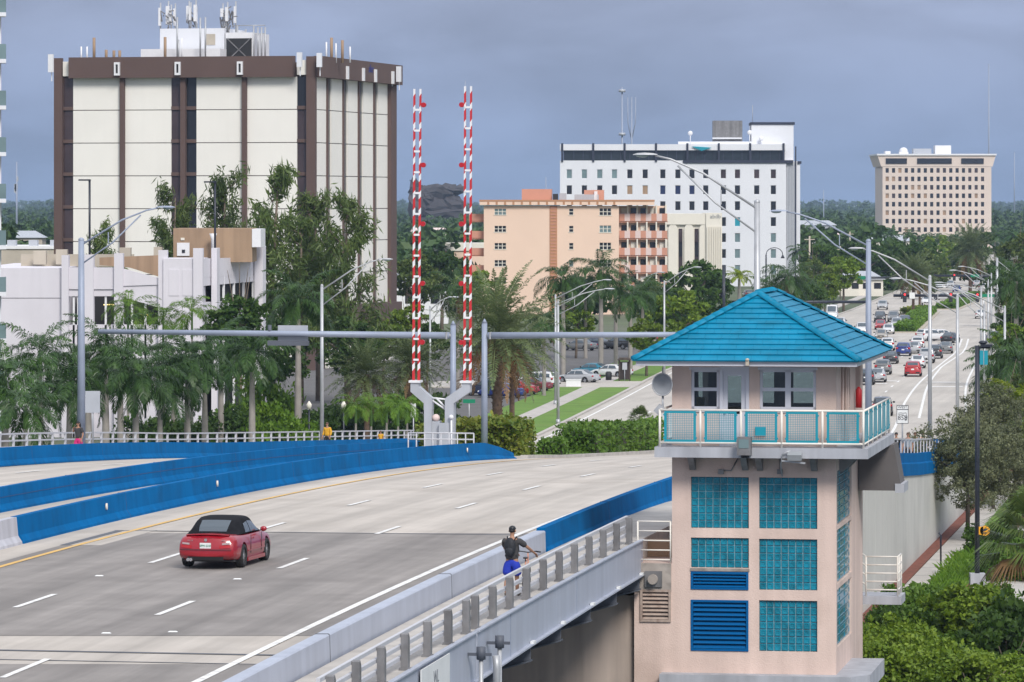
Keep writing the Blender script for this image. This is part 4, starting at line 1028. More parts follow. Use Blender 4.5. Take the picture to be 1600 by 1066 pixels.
# ---- white parking garage behind the royal palms
D2 = 372.0; g_s = F / D2
GA = thing('parking_garage', 'white concrete parking garage with pilasters behind the palms', 'parking garage', XY(0, D2))
gx = lambda px, Y=D2: (px - CX) / F * Y - XY(0, D2).x
gz = lambda py, Y=D2: ZC - (py - HY) / F * Y
mb = MB(); mb.box2((gx(-40), .3, 0), (gx(98), 30, gz(419))); mb.box2((gx(-40), 0.05, 0), (gx(98), .3, gz(466.5))); mb.box2((gx(-40), 0.0, gz(465.5)), (gx(98), .3, gz(419))); mb.build('blank_wall', 'lav_white', GA)
def seg_poly(px_list, y, t, m, name):
    mb = MB(); mb.prism([(gx(x), y, gz(yy)) for x, yy in px_list], (0, t, 0)); return mb.build(name, m, GA)
for (a_, b_, top) in ((97, 108, 399), (131, 147, 398), (179, 193, 396), (248, 262, 391)):
    mb = MB(); mb.box2((gx(a_), -.5, 0), (gx(b_), .6, gz(top))); mb.build('pilaster', 'lav_white', GA)
seg_poly([(108, 418), (183, 418), (183, 452), (108, 452)], -.15, .4, 'lav_white', 'parapet'); seg_poly([(108, 450), (248, 447), (248, 463), (108, 463)], -.02, .3, 'lav_white', 'spandrel')
seg_poly([(193, 420), (250, 435), (250, 445), (193, 447)], -.15, .4, 'lav_white', 'ramp_parapet'); seg_poly([(193, 447), (250, 440), (250, 481), (193, 465)], -.05, .35, 'lav_white', 'ramp_spandrel')
seg_poly([(145, 404), (248, 400), (248, 437), (193, 420), (145, 416)], 6, .4, 'tan', 'ramp_wall'); seg_poly([(8, 400), (190, 400), (190, 420), (8, 420)], 12, .4, 'tan_pale', 'back_parapet')
for (a_, b_, t_) in ((32, 52, 394), (68, 86, 392), (170, 188, 389), (225, 238, 388)): seg_poly([(a_, t_), (b_, t_), (b_, 416), (a_, 416)], 10, 1.0, 'tan_pale', 'roof_unit')
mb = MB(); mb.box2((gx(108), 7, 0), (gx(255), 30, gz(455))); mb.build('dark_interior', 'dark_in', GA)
M['lamp_tube'] = mat('lamp_tube', (0.8, 0.7, 0.3), 0.5, emit=((1.0, 0.75, 0.25), 1.6))
for (a_, b_, y_) in ((155, 178, 478), (210, 225, 494)): mb = MB(); mb.box2((gx(a_), 4, gz(y_ + .8)), (gx(b_), 4.2, gz(y_ - .8))); mb.build('strip_lamp', 'lamp_tube', GA)
for px in (115, 122, 165, 206, 227): mb = MB(); mb.box2((gx(px) - .08, .1, 0), (gx(px) + .08, .3, gz(458))); mb.build('mullion', 'white', GA)
mb = MB(); mb.box2((gx(108), .1, 0), (gx(255), 2.0, gz(508))); mb.build('lower_parapet', 'lav_white', GA)
# stair tower
mb = MB(); mb.box2((gx(256), -.7, 0), (gx(318), 6, gz(404))); st_ = mb.build('stair_tower', 'lav_white', GA)
for (a_, b_, t_, bt) in ((265, 281, 421, 462), (286, 306, 421, 462), (266, 281, 485, 520), (286, 306, 483, 516)): 
    mb = MB(); mb.box2((gx(a_), -.745, gz(bt)), (gx(b_), -.70, gz(t_))); mb.build('panel', 'lav_white', st_)
mb = MB(); mb.box2((gx(303), -.95, 0), (gx(318), .5, gz(388))); mb.build('pilaster', 'lav_white', GA)
# right wing receding
def wing(pl, th, m, name):
    mb = MB(); vs = []
    for (px, py, Y) in pl: vs.append(P(px, py, Y) - XY(0, D2))
    mb.prism(vs, (0, th, 0)); return mb.build(name, m, GA)
wY = lambda px: D2 + (px - 318) * .22
wing([(318, 404, wY(318)), (408, 402, wY(408)), (408, 428, wY(408)), (318, 434, wY(318))], .4, 'lav_white', 'parapet')
wing([(318, 434, wY(318) + .05), (408, 428, wY(408) + .05), (408, 439, wY(408) + .05), (318, 447, wY(318) + .05)], .35, 'lav_white', 'spandrel')
for (a_, b_, t_) in ((331, 343, 388), (398, 415, 385)):
    mb = MB(); p, q_ = P(a_, t_, wY(a_)) - XY(0, D2), P(b_, t_, wY(b_)) - XY(0, D2); mb.box2((p.x, p.y - .6, 0), (q_.x, q_.y + .6, p.z)); mb.build('pilaster', 'lav_white', GA)
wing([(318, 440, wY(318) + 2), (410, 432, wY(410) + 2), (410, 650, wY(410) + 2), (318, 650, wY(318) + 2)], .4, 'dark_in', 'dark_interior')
for k, px in enumerate((349, 365, 380, 395)): mb = MB(); p = P(px, 436, wY(px)) - XY(0, D2); mb.box2((p.x - .1, p.y + .2, 0), (p.x + .1, p.y + .4, p.z + .3)); mb.build('mullion', 'white', GA)
wing([(318, 472, wY(318)), (410, 470, wY(410)), (410, 500, wY(410)), (318, 506, wY(318))], .4, 'lav_white', 'lower_parapet')
wing([(258, 625, D2 - 1), (420, 585, D2 + 24), (420, 640, D2 + 24), (258, 690, D2 - 1)], .5, 'lav_white', 'ramp_wall'); wing([(225, 655, D2 - 3), (420, 600, D2 + 21), (420, 606, D2 + 21), (225, 662, D2 - 3)], .6, 'white', 'ramp_ledge')
# tan stair head on the roof
mb = MB(); mb.box2((gx(258), 9, gz(412)), (gx(384), 16, gz(358))); hd = mb.build('roof_house', 'tan', GA)
mb = MB(); mb.box2((gx(384), 8.9, gz(388)), (gx(398), 16, gz(359))); mb.build('end_wall', 'white', hd)
mb = MB(); mb.box2((gx(264), 8.9, gz(402)), (gx(284), 9, gz(381))); dd = mb.build('roof_door', 'white', hd); mb = MB(); mb.box2((gx(272), 8.85, gz(397)), (gx(277), 8.9, gz(392))); mb.build('pane', 'glass_dark', dd)
mb = MB(); mb.box2((gx(270), 8.9, gz(377)), (gx(276), 9, gz(373))); mb.build('wall_lamp', 'sand', hd)
mb = MB(); mb.tube([(gx(323), 8, gz(408)), (gx(323), 8, gz(375)), (gx(323), 8, gz(366))], [.15, .17, .32], 8); mb.build('vent_stack', 'white', GA)
for k, px in enumerate((140, 336)):
    o = thing('rooftop_lamp_post', ['thin black lamp post on the garage roof, left one', 'thin black lamp post on the garage roof beside the tan stair head'][k], 'lamp post', XY(px, D2 + 5, gz(404)), 0, 'garage roof lamps')
    h = gz(281 if k == 0 else 284) - gz(404); mb = MB(); mb.tube([(0, 0, -1.5), (0, 0, h)], .1, 6); mb.build('pole', 'pole_black', o); mb = MB(); mb.box((-.4, 0, h), (1.0, .3, .12)); mb.build('lamp_head', 'pole_black', o)
# low retail roof left of the office block
LB = thing('low_building', 'low pale flat-roofed building far left beyond the garage', 'building', XY(40, 640))
mb = MB(); mb.box2((-5, 0, 0), (8, 20, 12.5)); mb.build('wall', 'tan_pale', LB); mb = MB(); mb.box2((-5.2, -.2, 12.5), (8.2, 20.2, 12.9)); mb.build('roof', 'white', LB)
for x in (-3, 0, 3, 5.5): mb = MB(); mb.box2((x, 4, 12.9), (x + 1.2, 6, 13.7)); mb.build('roof_unit', 'sign_back', LB)

# ---- tall apartment sliver on the left edge
TA = thing('apartment_tower', 'white apartment tower edge with glass balconies at far left', 'building', XY(0, 330), 0.135)
xr = .42
mb = MB(); mb.box2((-14, .6, 0), (xr - .32, 14, 36)); mb.build('wall', 'bwhite', TA)
bal = MB(); bal.box((-2, 0, -.14), (4, 1.6, .28)); balm = bal.mesh('balcony_slab', 'bwhite'); gbm = MB(); gbm.box((-2, -.72, .55), (3.9, .06, 1.05)); gbm.box((-.03, 0, .55), (.06, 1.4, 1.05)); gbm = gbm.mesh('balcony_glass', 'glass_pale')
for k in range(11):
    z = ZC - (20 + 72.7 * k * 1.0 - HY) / F * 330
    if z < .5: break
    s_ = obj('balcony_slab', balm, TA, (xr, .2, z)); obj('balcony_glass', gbm, s_)

# ---- peach apartment block with balconies
D3 = 780.0; s3 = F / D3
PB = thing('peach_apartments', 'peach apartment block with salmon balconies and orange roof boxes', 'building', XY(756, D3), -.03)
h3 = lambda py, Y=D3: ZC - (py - HY) / F * Y
Wp = (967 - 756) / s3
wx = lambda px: (px - 756) / s3
SP = 26.75
wins = []
for r in range(6):
    yc = 331 + SP * r
    for (a_, b_, hh) in ((772.5, 791, 4.6), (889, 896, 4.6), (936.5, 955, 5.2)):
        wins.append((wx(a_), wx(b_), h3(yc + hh), h3(yc - hh)))
ztop = h3(322)
mb = MB(); wall_face(mb, (0, 0, 0), (1, 0, 0), (0, -1, 0), Wp, 0, ztop, wins, .25); mb.box2((.02, .3, 0), (Wp - .02, 20, ztop)); mb.add([(0, 0, 0), (0, 20, 0), (0, 20, ztop), (0, 0, ztop)], [(0,1,2,3)]); mb.build('wall', 'peach', PB)
for i, (a_, b_, c_, d_) in enumerate(wins):
    mb = MB(); n = 3 if b_ - a_ > 1.2 else 1; w = (b_ - a_) / n
    mb.box2((a_, .15, c_), (b_, .18, d_), 0)
    for k in range(n + 1): mb.box2((a_ + w * k - .06 * (k > 0), .08, c_), (a_ + w * k + .06 * (k < n), .14, d_), 1)
    mb.box2((a_, .07, (c_ + d_) / 2 - .05), (b_, .13, (c_ + d_) / 2 + .05), 1); mb.box2((a_ - .1, -.08, c_ - .12), (b_ + .1, .1, c_), 1)
    mb.build('window', ['glass_dark' if i % 5 else 'glass_pale', 'sand'], PB)
mb = MB(); mb.box2((wx(859), -.12, 0), (wx(870.5), .02, h3(322))); stt = mb.build('stair_grille', 'peach_dark', PB)
for k in range(26): q = h3(325 + 5 * k); mb = MB(); mb.box2((wx(860), -.2, q - .12), (wx(869.5), -.12, q + .05)); mb.build('grille_bar', 'salmon', stt)
mb = MB(); mb.box2((-.7, -.7, h3(320.5)), (Wp + 6.0, 21, h3(313))); mb.build('roof_edge', 'peach', PB)
mb = MB(); mb.box2((-.75, -.76, h3(315)), (Wp + 6.05, 21.1, h3(312.3))); mb.build('roof_trim', 'peach_dark', PB)
for k in range(16): mb = MB(); mb.box2((.6 + k * 1.42, -.74, h3(320)), (.95 + k * 1.42, -.70, h3(315.5))); mb.build('roof_bracket', 'peach_dark', PB)
for (a_, b_, t_) in ((814, 861, 295.5), (912, 943, 297)): mb = MB(); mb.box2((wx(a_), 5, h3(314)), (wx(b_), 10, h3(t_))); mb.build('roof_box', 'salmon', PB)
for (a_, b_, t_, m_) in ((863, 871, 303, 'plastic'), (873, 884, 302, 'sign_back'), (897, 935, 304, 'sign_back'), (928, 933, 299, 'white')): mb = MB(); mb.box2((wx(a_), 4, h3(314)), (wx(b_), 6, h3(t_))); mb.build('roof_unit', m_, PB)
# balcony wing to the right: deep balconies with striped fronts, a step to the side
for r in range(6):
    zf = h3(345.5 + SP * r)
    mb = MB(); mb.box2((Wp, 1.5, zf - .25), (wx(1043), 18, zf)); sl_ = mb.build('balcony_slab', 'salmon', PB)
    n = 9; w = (wx(1043) - Wp - .1) / n
    for k in range(n):
        mb = MB(); mb.box2((Wp + .05 + w * k, 1.35, zf), (Wp + .05 + w * (k + 1), 1.5, zf + 1.25)); mb.build('balcony_panel', 'salmon' if k % 2 == 0 else 'salmon_pale', sl_)
    for k in range(5):
        x = Wp + .4 + k * 1.62
        mb = MB(); mb.box2((x, 2.3, zf), (x + .9, 2.4, zf + 2.2)); mb.build('balcony_door', 'glass_dark' if (k + r) % 3 else 'sand', sl_)
        mb = MB(); mb.box2((x + .95, 1.4, zf), (x + 1.2, 2.4, zf + 2.75)); mb.build('balcony_pier', 'sand', sl_)
    if r < 5:
        mb = MB(); mb.box2((-2.6, 2, zf - .2), (0, 6, zf)); mb.box2((-2.6, 1.9, zf), (0, 2, zf + 1.2)); mb.build('side_balcony', 'salmon', PB)
mb = MB(); mb.box2((Wp, 2.5, 0), (wx(1040), 18, ztop)); mb.build('wing_wall', 'peach', PB)
LO = thing('low_annex', 'low orange flat building left of the peach apartments', 'building', XY(680, 900))
mb = MB(); mb.box2((0, 0, 0), (10, 12, ZC - (392 - HY) / F * 900)); mb.build('wall', 'peach', LO); mb = MB(); mb.box2((-.3, -.3, ZC - (392 - HY) / F * 900), (10.2, 12, ZC - (380 - HY) / F * 900)); mb.build('roof', 'sand', LO)

# ---- white office block with navy trim
D4 = 1040.0; s4 = F / D4
WO = thing('white_office', 'white office block with rows of square windows and dark glass top floor', 'building', XY(875, D4), -.02)
vx = lambda px: (px - 875) / s4
h4 = lambda py: ZC - (py - HY) / F * D4
Ww = vx(1228)
colx = [889.5, 913, 937, 960, 984, 1008, 1035.5, 1059, 1081, 1102.5, 1130, 1152, 1182, 1208]
wins = []
for r in range(7):
    yc = 272 + 24.9 * r
    for i, px in enumerate(colx): wins.append((vx(px - 4.4), vx(px + 4.4), h4(yc + 7.2), h4(yc - 7.2)))
zt4 = h4(251)
mb = MB(); wall_face(mb, (0, 0, 0), (1, 0, 0), (0, -1, 0), Ww, 0, zt4, wins, .3); mb.box2((.05, .4, 0), (Ww - .05, 30, zt4)); mb.add([(0, 0, 0), (0, 30, 0), (0, 30, zt4), (0, 0, zt4)], [(0,1,2,3)]); mb.build('wall', 'bwhite', WO)
wm = {m_: pane_mesh(vx(8.8) - vx(0), 14.4 / s4, m_, 'white') for m_ in ('glass_dark', 'glass_pale', 'glass_navy', 'tan', 'teal', 'glass_brown')}
random.seed(11)
for i, (a_, b_, c_, d_) in enumerate(wins):
    r, c = divmod(i, len(colx))
    k = 'glass_pale' if (r == 0 and c < 4) or (r > 3 and c > 10) else ('glass_navy' if c in (6, 7, 8) and r == 1 else ('tan' if r == 1 and c in (4, 5) else ('teal' if (r, c) == (3, 11) else ('glass_brown' if c > 9 and r == 0 else 'glass_dark'))))
    obj('window', wm[k], WO, ((a_ + b_) / 2, .22, (c_ + d_) / 2))
mb = MB(); mb.box2((.8, .8, zt4), (Ww - .3, 28, h4(235))); mb.build('top_floor_glass', 'glass', WO)
for k in range(24): x = vx(882 + k * 14.6); mb = MB(); mb.box2((x - .08, .72, zt4), (x + .08, .8, h4(235))); mb.build('mullion', 'navy_trim', WO)
mb = MB(); mb.box2((0, 0, h4(235)), (Ww, 29, h4(225.5))); mb.build('roof_slab', 'bwhite', WO)
for px in (878.5, 927, 976, 1025, 1074, 1123, 1172, 1224): mb = MB(); mb.box2((vx(px - 1.6), -.25, h4(253)), (vx(px + 1.6), .9, h4(224))); mb.build('fin', 'navy_trim', WO)
mb = MB(); mb.box2((vx(1067), -.3, h4(255)), (Ww + 1.6, .8, h4(250.5))); mb.build('ledge', 'navy_trim', WO)
# right bay: fluted strip, tall stair tower
mb = MB(); mb.box2((Ww, .6, 0), (vx(1250), 30, h4(252))); mb.build('right_wall', 'bwhite', WO)
for k in range(6): x = Ww + .2 + k * .33; mb = MB(); mb.box2((x, .3, 0), (x + .12, .62, h4(255))); mb.build('flute', 'sign_back', WO)
mb = MB(); mb.box2((vx(1175), 5, zt4), (vx(1241), 20, h4(192))); tw_ = mb.build('stair_tower', 'bwhite', WO)
mb = MB(); mb.box2((vx(1174), 4.8, h4(194.5)), (vx(1243), 20.2, h4(190.5))); mb.build('cap', 'navy_trim', tw_)
mb = MB(); mb.box2((vx(1242), .2, 0), (vx(1244), .6, h4(229))); mb.build('downpipe', 'navy_trim', WO)
mb = MB(); mb.box2((vx(1246), .3, h4(256)), (vx(1252), 6, h4(252))); mb.build('ledge', 'navy_trim', WO)
mb = MB(); mb.box2((vx(1115), 6, h4(226)), (vx(1161), 14, h4(188))); mb.build('plant_box', 'post_steel', WO)
mb = MB(); mb.box2((vx(1114), 5.5, h4(217)), (vx(1160), 5.9, h4(214.5))); mb.box2((vx(1060), 4, h4(226)), (vx(1175), 4.5, h4(221))); mb.build('roof_pipe', 'bwhite', WO)
mb = MB(); mb.add([(vx(1080), -.4, h4(229)), (vx(1112), -.4, h4(231)), (vx(1096), -.4, h4(236)), (vx(1096), .5, h4(229))], [(0,2,1),(0,1,3),(1,2,3),(2,0,3)]); mb.build('awning', 'teal', WO)
for (px, a_, b_) in ((1079, 206, 226), (1172, 205, 225), (1190, 214, 225)):
    mb = MB(); mb.tube([(vx(px), 4, h4(b_)), (vx(px), 4, h4(a_ + 3))], .1, 6); mb.ell((vx(px), 4, h4(a_ + 2)), (.55, .4, .55)); mb.build('satellite_dish', 'white', WO)
mb = MB(); mb.tube([(vx(1177), 6, h4(192)), (vx(1177), 6, h4(164))], .06, 5); mb.build('whip_antenna', 'galv', WO)

# ---- cream church-like hall with arched bays
D5 = 900.0; s5 = F / D5
CH = thing('arcaded_hall', 'cream hall with tall arched bays between peach and white blocks', 'building', XY(1030, D5))
cx5 = lambda px: (px - 1030) / s5
h5 = lambda py: ZC - (py - HY) / F * D5
mb = MB(); mb.box2((0, .4, 0), (cx5(1103), 18, h5(334))); mb.box2((cx5(1103), -.6, 0), (cx5(1128), 18, h5(333))); mb.build('wall', 'sand', CH)
mb = MB(); mb.box2((0, -.2, h5(351)), (cx5(1103), .4, h5(334))); mb.build('attic', 'sand', CH)
for px in (1028, 1051.5, 1076.5, 1100):
    mb = MB(); w = 7.3 / s5; z0 = h5(358)
    mb.prism([(cx5(px) - w, -.1, 0), (cx5(px) + w, -.1, 0)] + [(cx5(px) + w * math.cos(math.pi * k / 8), -.1, z0 + .95 * math.sin(math.pi * k / 8)) for k in range(9)], (0, .5, 0)); mb.build('arched_bay', 'sand', CH)
for px in (1063.5, 1088.5):
    for k in range(5): mb = MB(); mb.box2((cx5(px - 3), .28, h5(381 + 21 * k - 1)), (cx5(px + 3), .38, h5(357 + 21 * k + .5))); mb.build('window', 'glass_brown' if k % 2 == 0 else 'glass_dark', CH)
for k in range(7): x = cx5(1104.5 + k * 3.5); mb = MB(); mb.box2((x, -.9, 0), (x + .18, -.6, h5(354))); mb.build('flute', 'sand', CH)
lettering('abdb', 1.1, 'ink_grey', CH, (cx5(1117.5), -.66, h5(338.5)))

# ---- far pink slab block
D6 = 1900.0; s6 = F / D6
FB = thing('far_slab_block', 'distant pink block with a grid of small square windows and flared top', 'building', XY(1379, D6))
fx6 = lambda px: (px - 1379) / s6
h6 = lambda py: ZC - (py - HY) / F * D6
wins = []
for r in range(9):
    for c in range(16): px = 1386.3 + 9.93 * c; yc = 266.5 + 13.2 * r; wins.append((fx6(px - 2.5), fx6(px + 2.5), h6(yc + 3.6), h6(yc - 3.6)))
mb = MB(); wall_face(mb, (0, 0, 0), (1, 0, 0), (0, -1, 0), fx6(1542), 0, h6(261), wins, .5); mb.box2((.1, .6, 0), (fx6(1549), 40, h6(261))); mb.box2((fx6(1542), 0, 0), (fx6(1549), .6, h6(261))); mb.build('wall', 'bpink', FB)
wmm = [pane_mesh(5.0 / s6, 7.2 / s6, m_) for m_ in ('glass_dark', 'glass_brown', 'tan')]
for i, (a_, b_, c_, d_) in enumerate(wins): obj('window', random.choices(wmm, (6, 3, 1))[0], FB, ((a_ + b_) / 2, .4, (c_ + d_) / 2))
mb = MB(); mb.prism([(fx6(1377), 0, h6(260.5)), (fx6(1551), 0, h6(260.5)), (fx6(1556), 0, h6(243)), (fx6(1371), 0, h6(243))], (0, 42, 0)); mb.build('flared_top', 'bpink', FB)
mb = MB(); mb.box2((fx6(1370), -.6, h6(243)), (fx6(1557), 42, h6(240.5))); mb.build('roof_edge', 'white', FB)
for (a_, b_) in ((1384, 1417), (1433, 1487), (1502, 1537)): mb = MB(); mb.box2((fx6(a_), -.35, h6(256)), (fx6(b_), -.05, h6(247.5))); mb.build('ribbon_window', 'glass_dark', FB)
for (a_, b_, t_, m_) in ((1464, 1489, 227, 'white'), (1430, 1458, 232, 'sign_back'), (1386, 1394, 236, 'white')): mb = MB(); mb.box2((fx6(a_), 8, h6(242)), (fx6(b_), 16, h6(t_))); mb.build('roof_unit', m_, FB)
mb = MB(); mb.ell((fx6(1415), 10, h6(236)), (1.8, 1.8, 1.6)); mb.box2((fx6(1408), 8, h6(242)), (fx6(1422), 12, h6(237))); mb.build('roof_tank', 'white', FB)

# ---- distant sculpture mass (plain rounded stand-in), masts and pylons
random.seed(5)
SC = thing('monument', 'huge dark bronze monument mass on the skyline between the gate arms', 'monument', XY(690, 2300))
s7 = F / 2300
for (px, py, rx, rz_, ry) in ((652, 318, 15, 28, 18), (684, 326, 26, 16, 18), (708, 322, 20, 17, 14), (680, 301, 30, 11, 12), (705, 297, 24, 9, 10), (696, 334, 42, 12, 20), (647, 294, 7, 16, 8), (665, 308, 18, 15, 12)):
    mb = MB(); p = XY(px, 2300) - XY(690, 2300); mb.ell((p.x, 0, ZC - (py - HY) / s7), (rx / s7, ry / s7, rz_ / s7), 12, 8)
    mb.v = [(x + random.uniform(-1.1, 1.1), y + random.uniform(-1, 1), z + random.uniform(-1.2, 1.2)) for x, y, z in mb.v]; mb.sm = [False] * len(mb.f); mb.build('mass', 'bronze', SC)
mb = MB(); mb.box2((-16, -6, 0), (16, 8, ZC - 24 / s7)); mb.build('plinth', 'bronze', SC)
masts = [(972, 136, 1500, .5, 'lattice mast with ring antennas left of the white office roof'), (987, 152, 1500, .45, 'shorter forked mast right beside the lattice mast'),
         (1545, 100, 2100, .55, 'very tall thin mast rising beside the distant pink block'), (1585, 238, 3200, .6, 'thin distant mast near the right edge'),
         (26, 253, 1500, .45, 'thin cell tower on the far left skyline'), (727, 126, 2600, .7, 'thin far mast behind the right gate arms'), (853, 277, 2800, .6, 'small far pylon above the peach roof'), (1287, 297, 2100, .35, 'thin pale mast above the trees right of the white office')]
for (px, py, D_, r, lab) in masts:
    o = thing('mast', lab, 'mast', XY(px, D_), 0, 'masts on the skyline'); h = ZC - (py - HY) / F * D_
    mb = MB(); mb.tube([(0, 0, 0), (0, 0, h)], [r, r * .55], 6); mb.build('shaft', 'pole_blue', o)
    if px == 972:
        for q in (.72, .97): mb = MB(); mb.tube([(0, 0, h * q), (0, 0, h * q + .9)], 1.1, 8); mb.build('ring_antenna', 'sign_back', o)
    elif px == 987:
        for s_ in (-1, 1): mb = MB(); mb.tube([(0, 0, h * .74), (s_ * 1.2, 0, h * .84), (s_ * 1.3, 0, h)], .2, 6); mb.build('fork', 'pole_blue', o)
    elif px == 26:
        for k in range(7): mb = MB(); mb.box((random.uniform(-.8, .8), 0, h * random.uniform(.68, .96)), (.5, .5, 1.6)); mb.build('antenna_panel', 'sign_back', o)
# ------------------------------------------------------------------ street furniture
def cobra(label, base, h, tipdx, tipdz, m='galv', group='cobra-head street lights', r=.11, away=0.0, head=True):
    """pole with a twin-tube arm and a cobra head; the arm reaches tipdx sideways and climbs tipdz"""
    o = thing('street_light', label, 'street light', base, 0, group)
    mb = MB(); mb.tube([(0, 0, 0), (0, 0, h)], [r * 1.25, r * .85], 10); mb.tube([(0, 0, 0), (0, 0, .5)], [r * 1.9, r * 1.6], 8); mb.ell((0, 0, h), (r * .9, r * .9, .12)); mb.build('pole', m, o)
    s = 1 if tipdx > 0 else -1
    up = [(0, 0, h - .25), (tipdx * .45, away * .45, h + tipdz * .62), (tipdx * .72, away * .72, h + tipdz * .92), (tipdx * .85, away * .85, h + tipdz)]
    lo_ = [(0, 0, h - 1.2), (tipdx * .35, away * .35, h - 1.2 + (tipdz + 1.0) * .42), (tipdx * .66, away * .66, h + tipdz * .78)]
    mb = MB(); mb.tube(up, [.055, .05, .045, .04], 6); mb.tube(lo_, .042, 6); mb.bar((tipdx * .3, away * .3, h - .25 + tipdz * .40), (tipdx * .3, away * .3, h - 1.1 + (tipdz + 1.0) * .36), .05)
    arm = mb.build('arm', m, o)
    hd = MB(); L_ = .95
    x0 = tipdx * .85 - s * .1
    secs = [(0, .06, .05), (.18, .12, .09), (.5, .17, .11), (.8, .15, .09), (L_, .05, .04)]
    vs = []
    for (q, w, t) in secs: vs += [(x0 + s * q, away * .85 - w, h + tipdz + .02), (x0 + s * q, away * .85 + w, h + tipdz + .02), (x0 + s * q, away * .85 + w * .6, h + tipdz + t), (x0 + s * q, away * .85 - w * .6, h + tipdz + t)]
    fs = [(i*4+k, i*4+(k+1)%4, (i+1)*4+(k+1)%4, (i+1)*4+k) for i in range(4) for k in range(4)] + [(0, 1, 2, 3), (16, 19, 18, 17)]
    hd.add(vs, fs); hh = hd.build('lamp_head', m, arm)
    mb = MB(); mb.ell((x0 + s * .6, away * .85, h + tipdz + .01), (.26, .13, .09)); mb.build('lens', 'glass_pale', hh)
    return o
def cob_px(label, px, Y, zbase, top_y, tip_x, tip_y, m='galv', **k):
    b = XY(px, Y, zbase); zt_ = ZC - (top_y - HY) / F * Y
    return cobra(label, b, zt_ - zbase, (tip_x - px) / F * Y, (top_y - tip_y) / F * Y, m, **k)
cob_px('nearest right-hand street light, arm reaching over the tender house roof', 1183, 179, deck(179), 316, 995, 243, 'galv', r=.13)
cob_px('blue-grey street light pole just right of the tender house', 1357, 228, deck(228), 377, 1206, 331, 'pole_blue', r=.15)
cob_px('street light behind the route 858 sign', 1453, 269, deck(269), 433, 1330, 389)
cob_px('street light right of the one behind the route 858 sign', 1496, 310, deck(310), 462, 1394, 436)
cob_px('street light right of the black double lamp post, arm to the left', 1570, 369, 0, 480, 1463, 449)
cob_px('first of the thin street lights in the cluster by the white sedan', 1533, 458, 0, 450, 1462, 442)
cob_px('second of the thin street lights in the cluster by the white sedan', 1544, 500, 0, 438, 1486, 423)
cob_px('short thin pole in the cluster by the white sedan', 1538, 385, 0, 477, 1466, 446)
cob_px('tall grey pole with its arm to the right near the right edge', 1558, 640, 0, 404, 1606, 437, r=.2)
cob_px('farther street light right of the junction median', 1549, 560, 0, 428, 1500, 417)
cob_px('street light at far left beside the woman with long hair', 127, 226, deck(226) + .16, 375, 268, 325, 'pole_blue', r=.17)
cob_px('street light in front of the royal palms, right of the office block corner', 503, 281, deck(281) + .16, 447, 608, 406)
cob_px('street light right of the big date palm', 872, 393, 0, 470, 958, 452)
cob_px('street light behind the big date palm, right side', 868, 430, 0, 462, 955, 438)
cob_px('street light left of the right gate arms behind the date palm', 672, 369, 0, 480, 706, 465, r=.09)
cob_px('street light before the dark canopy tree', 1038, 488, 0, 440, 1092, 418)
cob_px('street light arm seen above the row of royal palms', 985, 540, 0, 446, 1036, 426)

def black_lamp(label, px, Y, top_y, arm_px, double=False, zb=0.0, hook=True):
    o = thing('black_lamp_post', label, 'lamp post', XY(px, Y, zb), 0, 'black decorative lamp posts'); h = ZC - (top_y - HY) / F * Y - zb
    w = arm_px / F * Y
    mb = MB(); mb.tube([(0, 0, 0), (0, 0, h)], [.17, .10], 8); mb.tube([(0, 0, 0), (0, 0, .9)], [.26, .2], 8); mb.build('pole', 'pole_black', o)
    mb = MB()
    if hook: mb.tube([(0, 0, h - .1)] + [(w / 2 - w / 2 * math.cos(math.pi * k / 8), 0, h + abs(w) * .42 * math.sin(math.pi * k / 8)) for k in range(9)], .06, 6); hx, hz = w, h - .5
    else: mb.tube([(0, 0, h), (w, 0, h)], .07, 6); hx, hz = w * .8, h + .1
    mb.build('arm', 'pole_black', o)
    mb = MB(); mb.tube([(hx, 0, hz + .5), (hx, 0, hz + .25), (hx, 0, hz)], [.06, .18, .30], 8); mb.build('lamp_shade', 'pole_black', o)
    return o
o = thing('black_lamp_post', 'tall black post with flat lamp arm standing behind the olive tree', 'lamp post', G(1527, 915), 0, 'black decorative lamp posts')
D_ = G(1527, 915).y; h = ZC - (540 - HY) / F * D_
mb = MB(); mb.tube([(0, 0, .6), (0, 0, h)], [.125, .115], 8); mb.build('pole', 'pole_black', o)
mb = MB(); mb.box((0, 0, .3), (.75, .75, .62)); mb.build('plinth', 'slab', o)
mb = MB(); mb.tube([(0, 0, h - .1), (.65, 0, h - .1)], .06, 6); mb.box((.45, 0, h + .0), (.55, .3, .12)); mb.ell((.28, 0, h + .15), (.22, .16, .1)); mb.build('lamp_head', 'pole_black', o)
mb = MB(); mb.box2((.12, -.03, h - .95), (.30, .03, h - .25)); mb.box2((.34, -.03, h - .95), (.52, .03, h - .25)); mb.build('banner', 'teal', o)
black_lamp('black hooked lamp post before the white office block', 1197, 640, 398, 26)
black_lamp('black hooked lamp post at the right corner of the white office', 1243, 700, 400, 24)

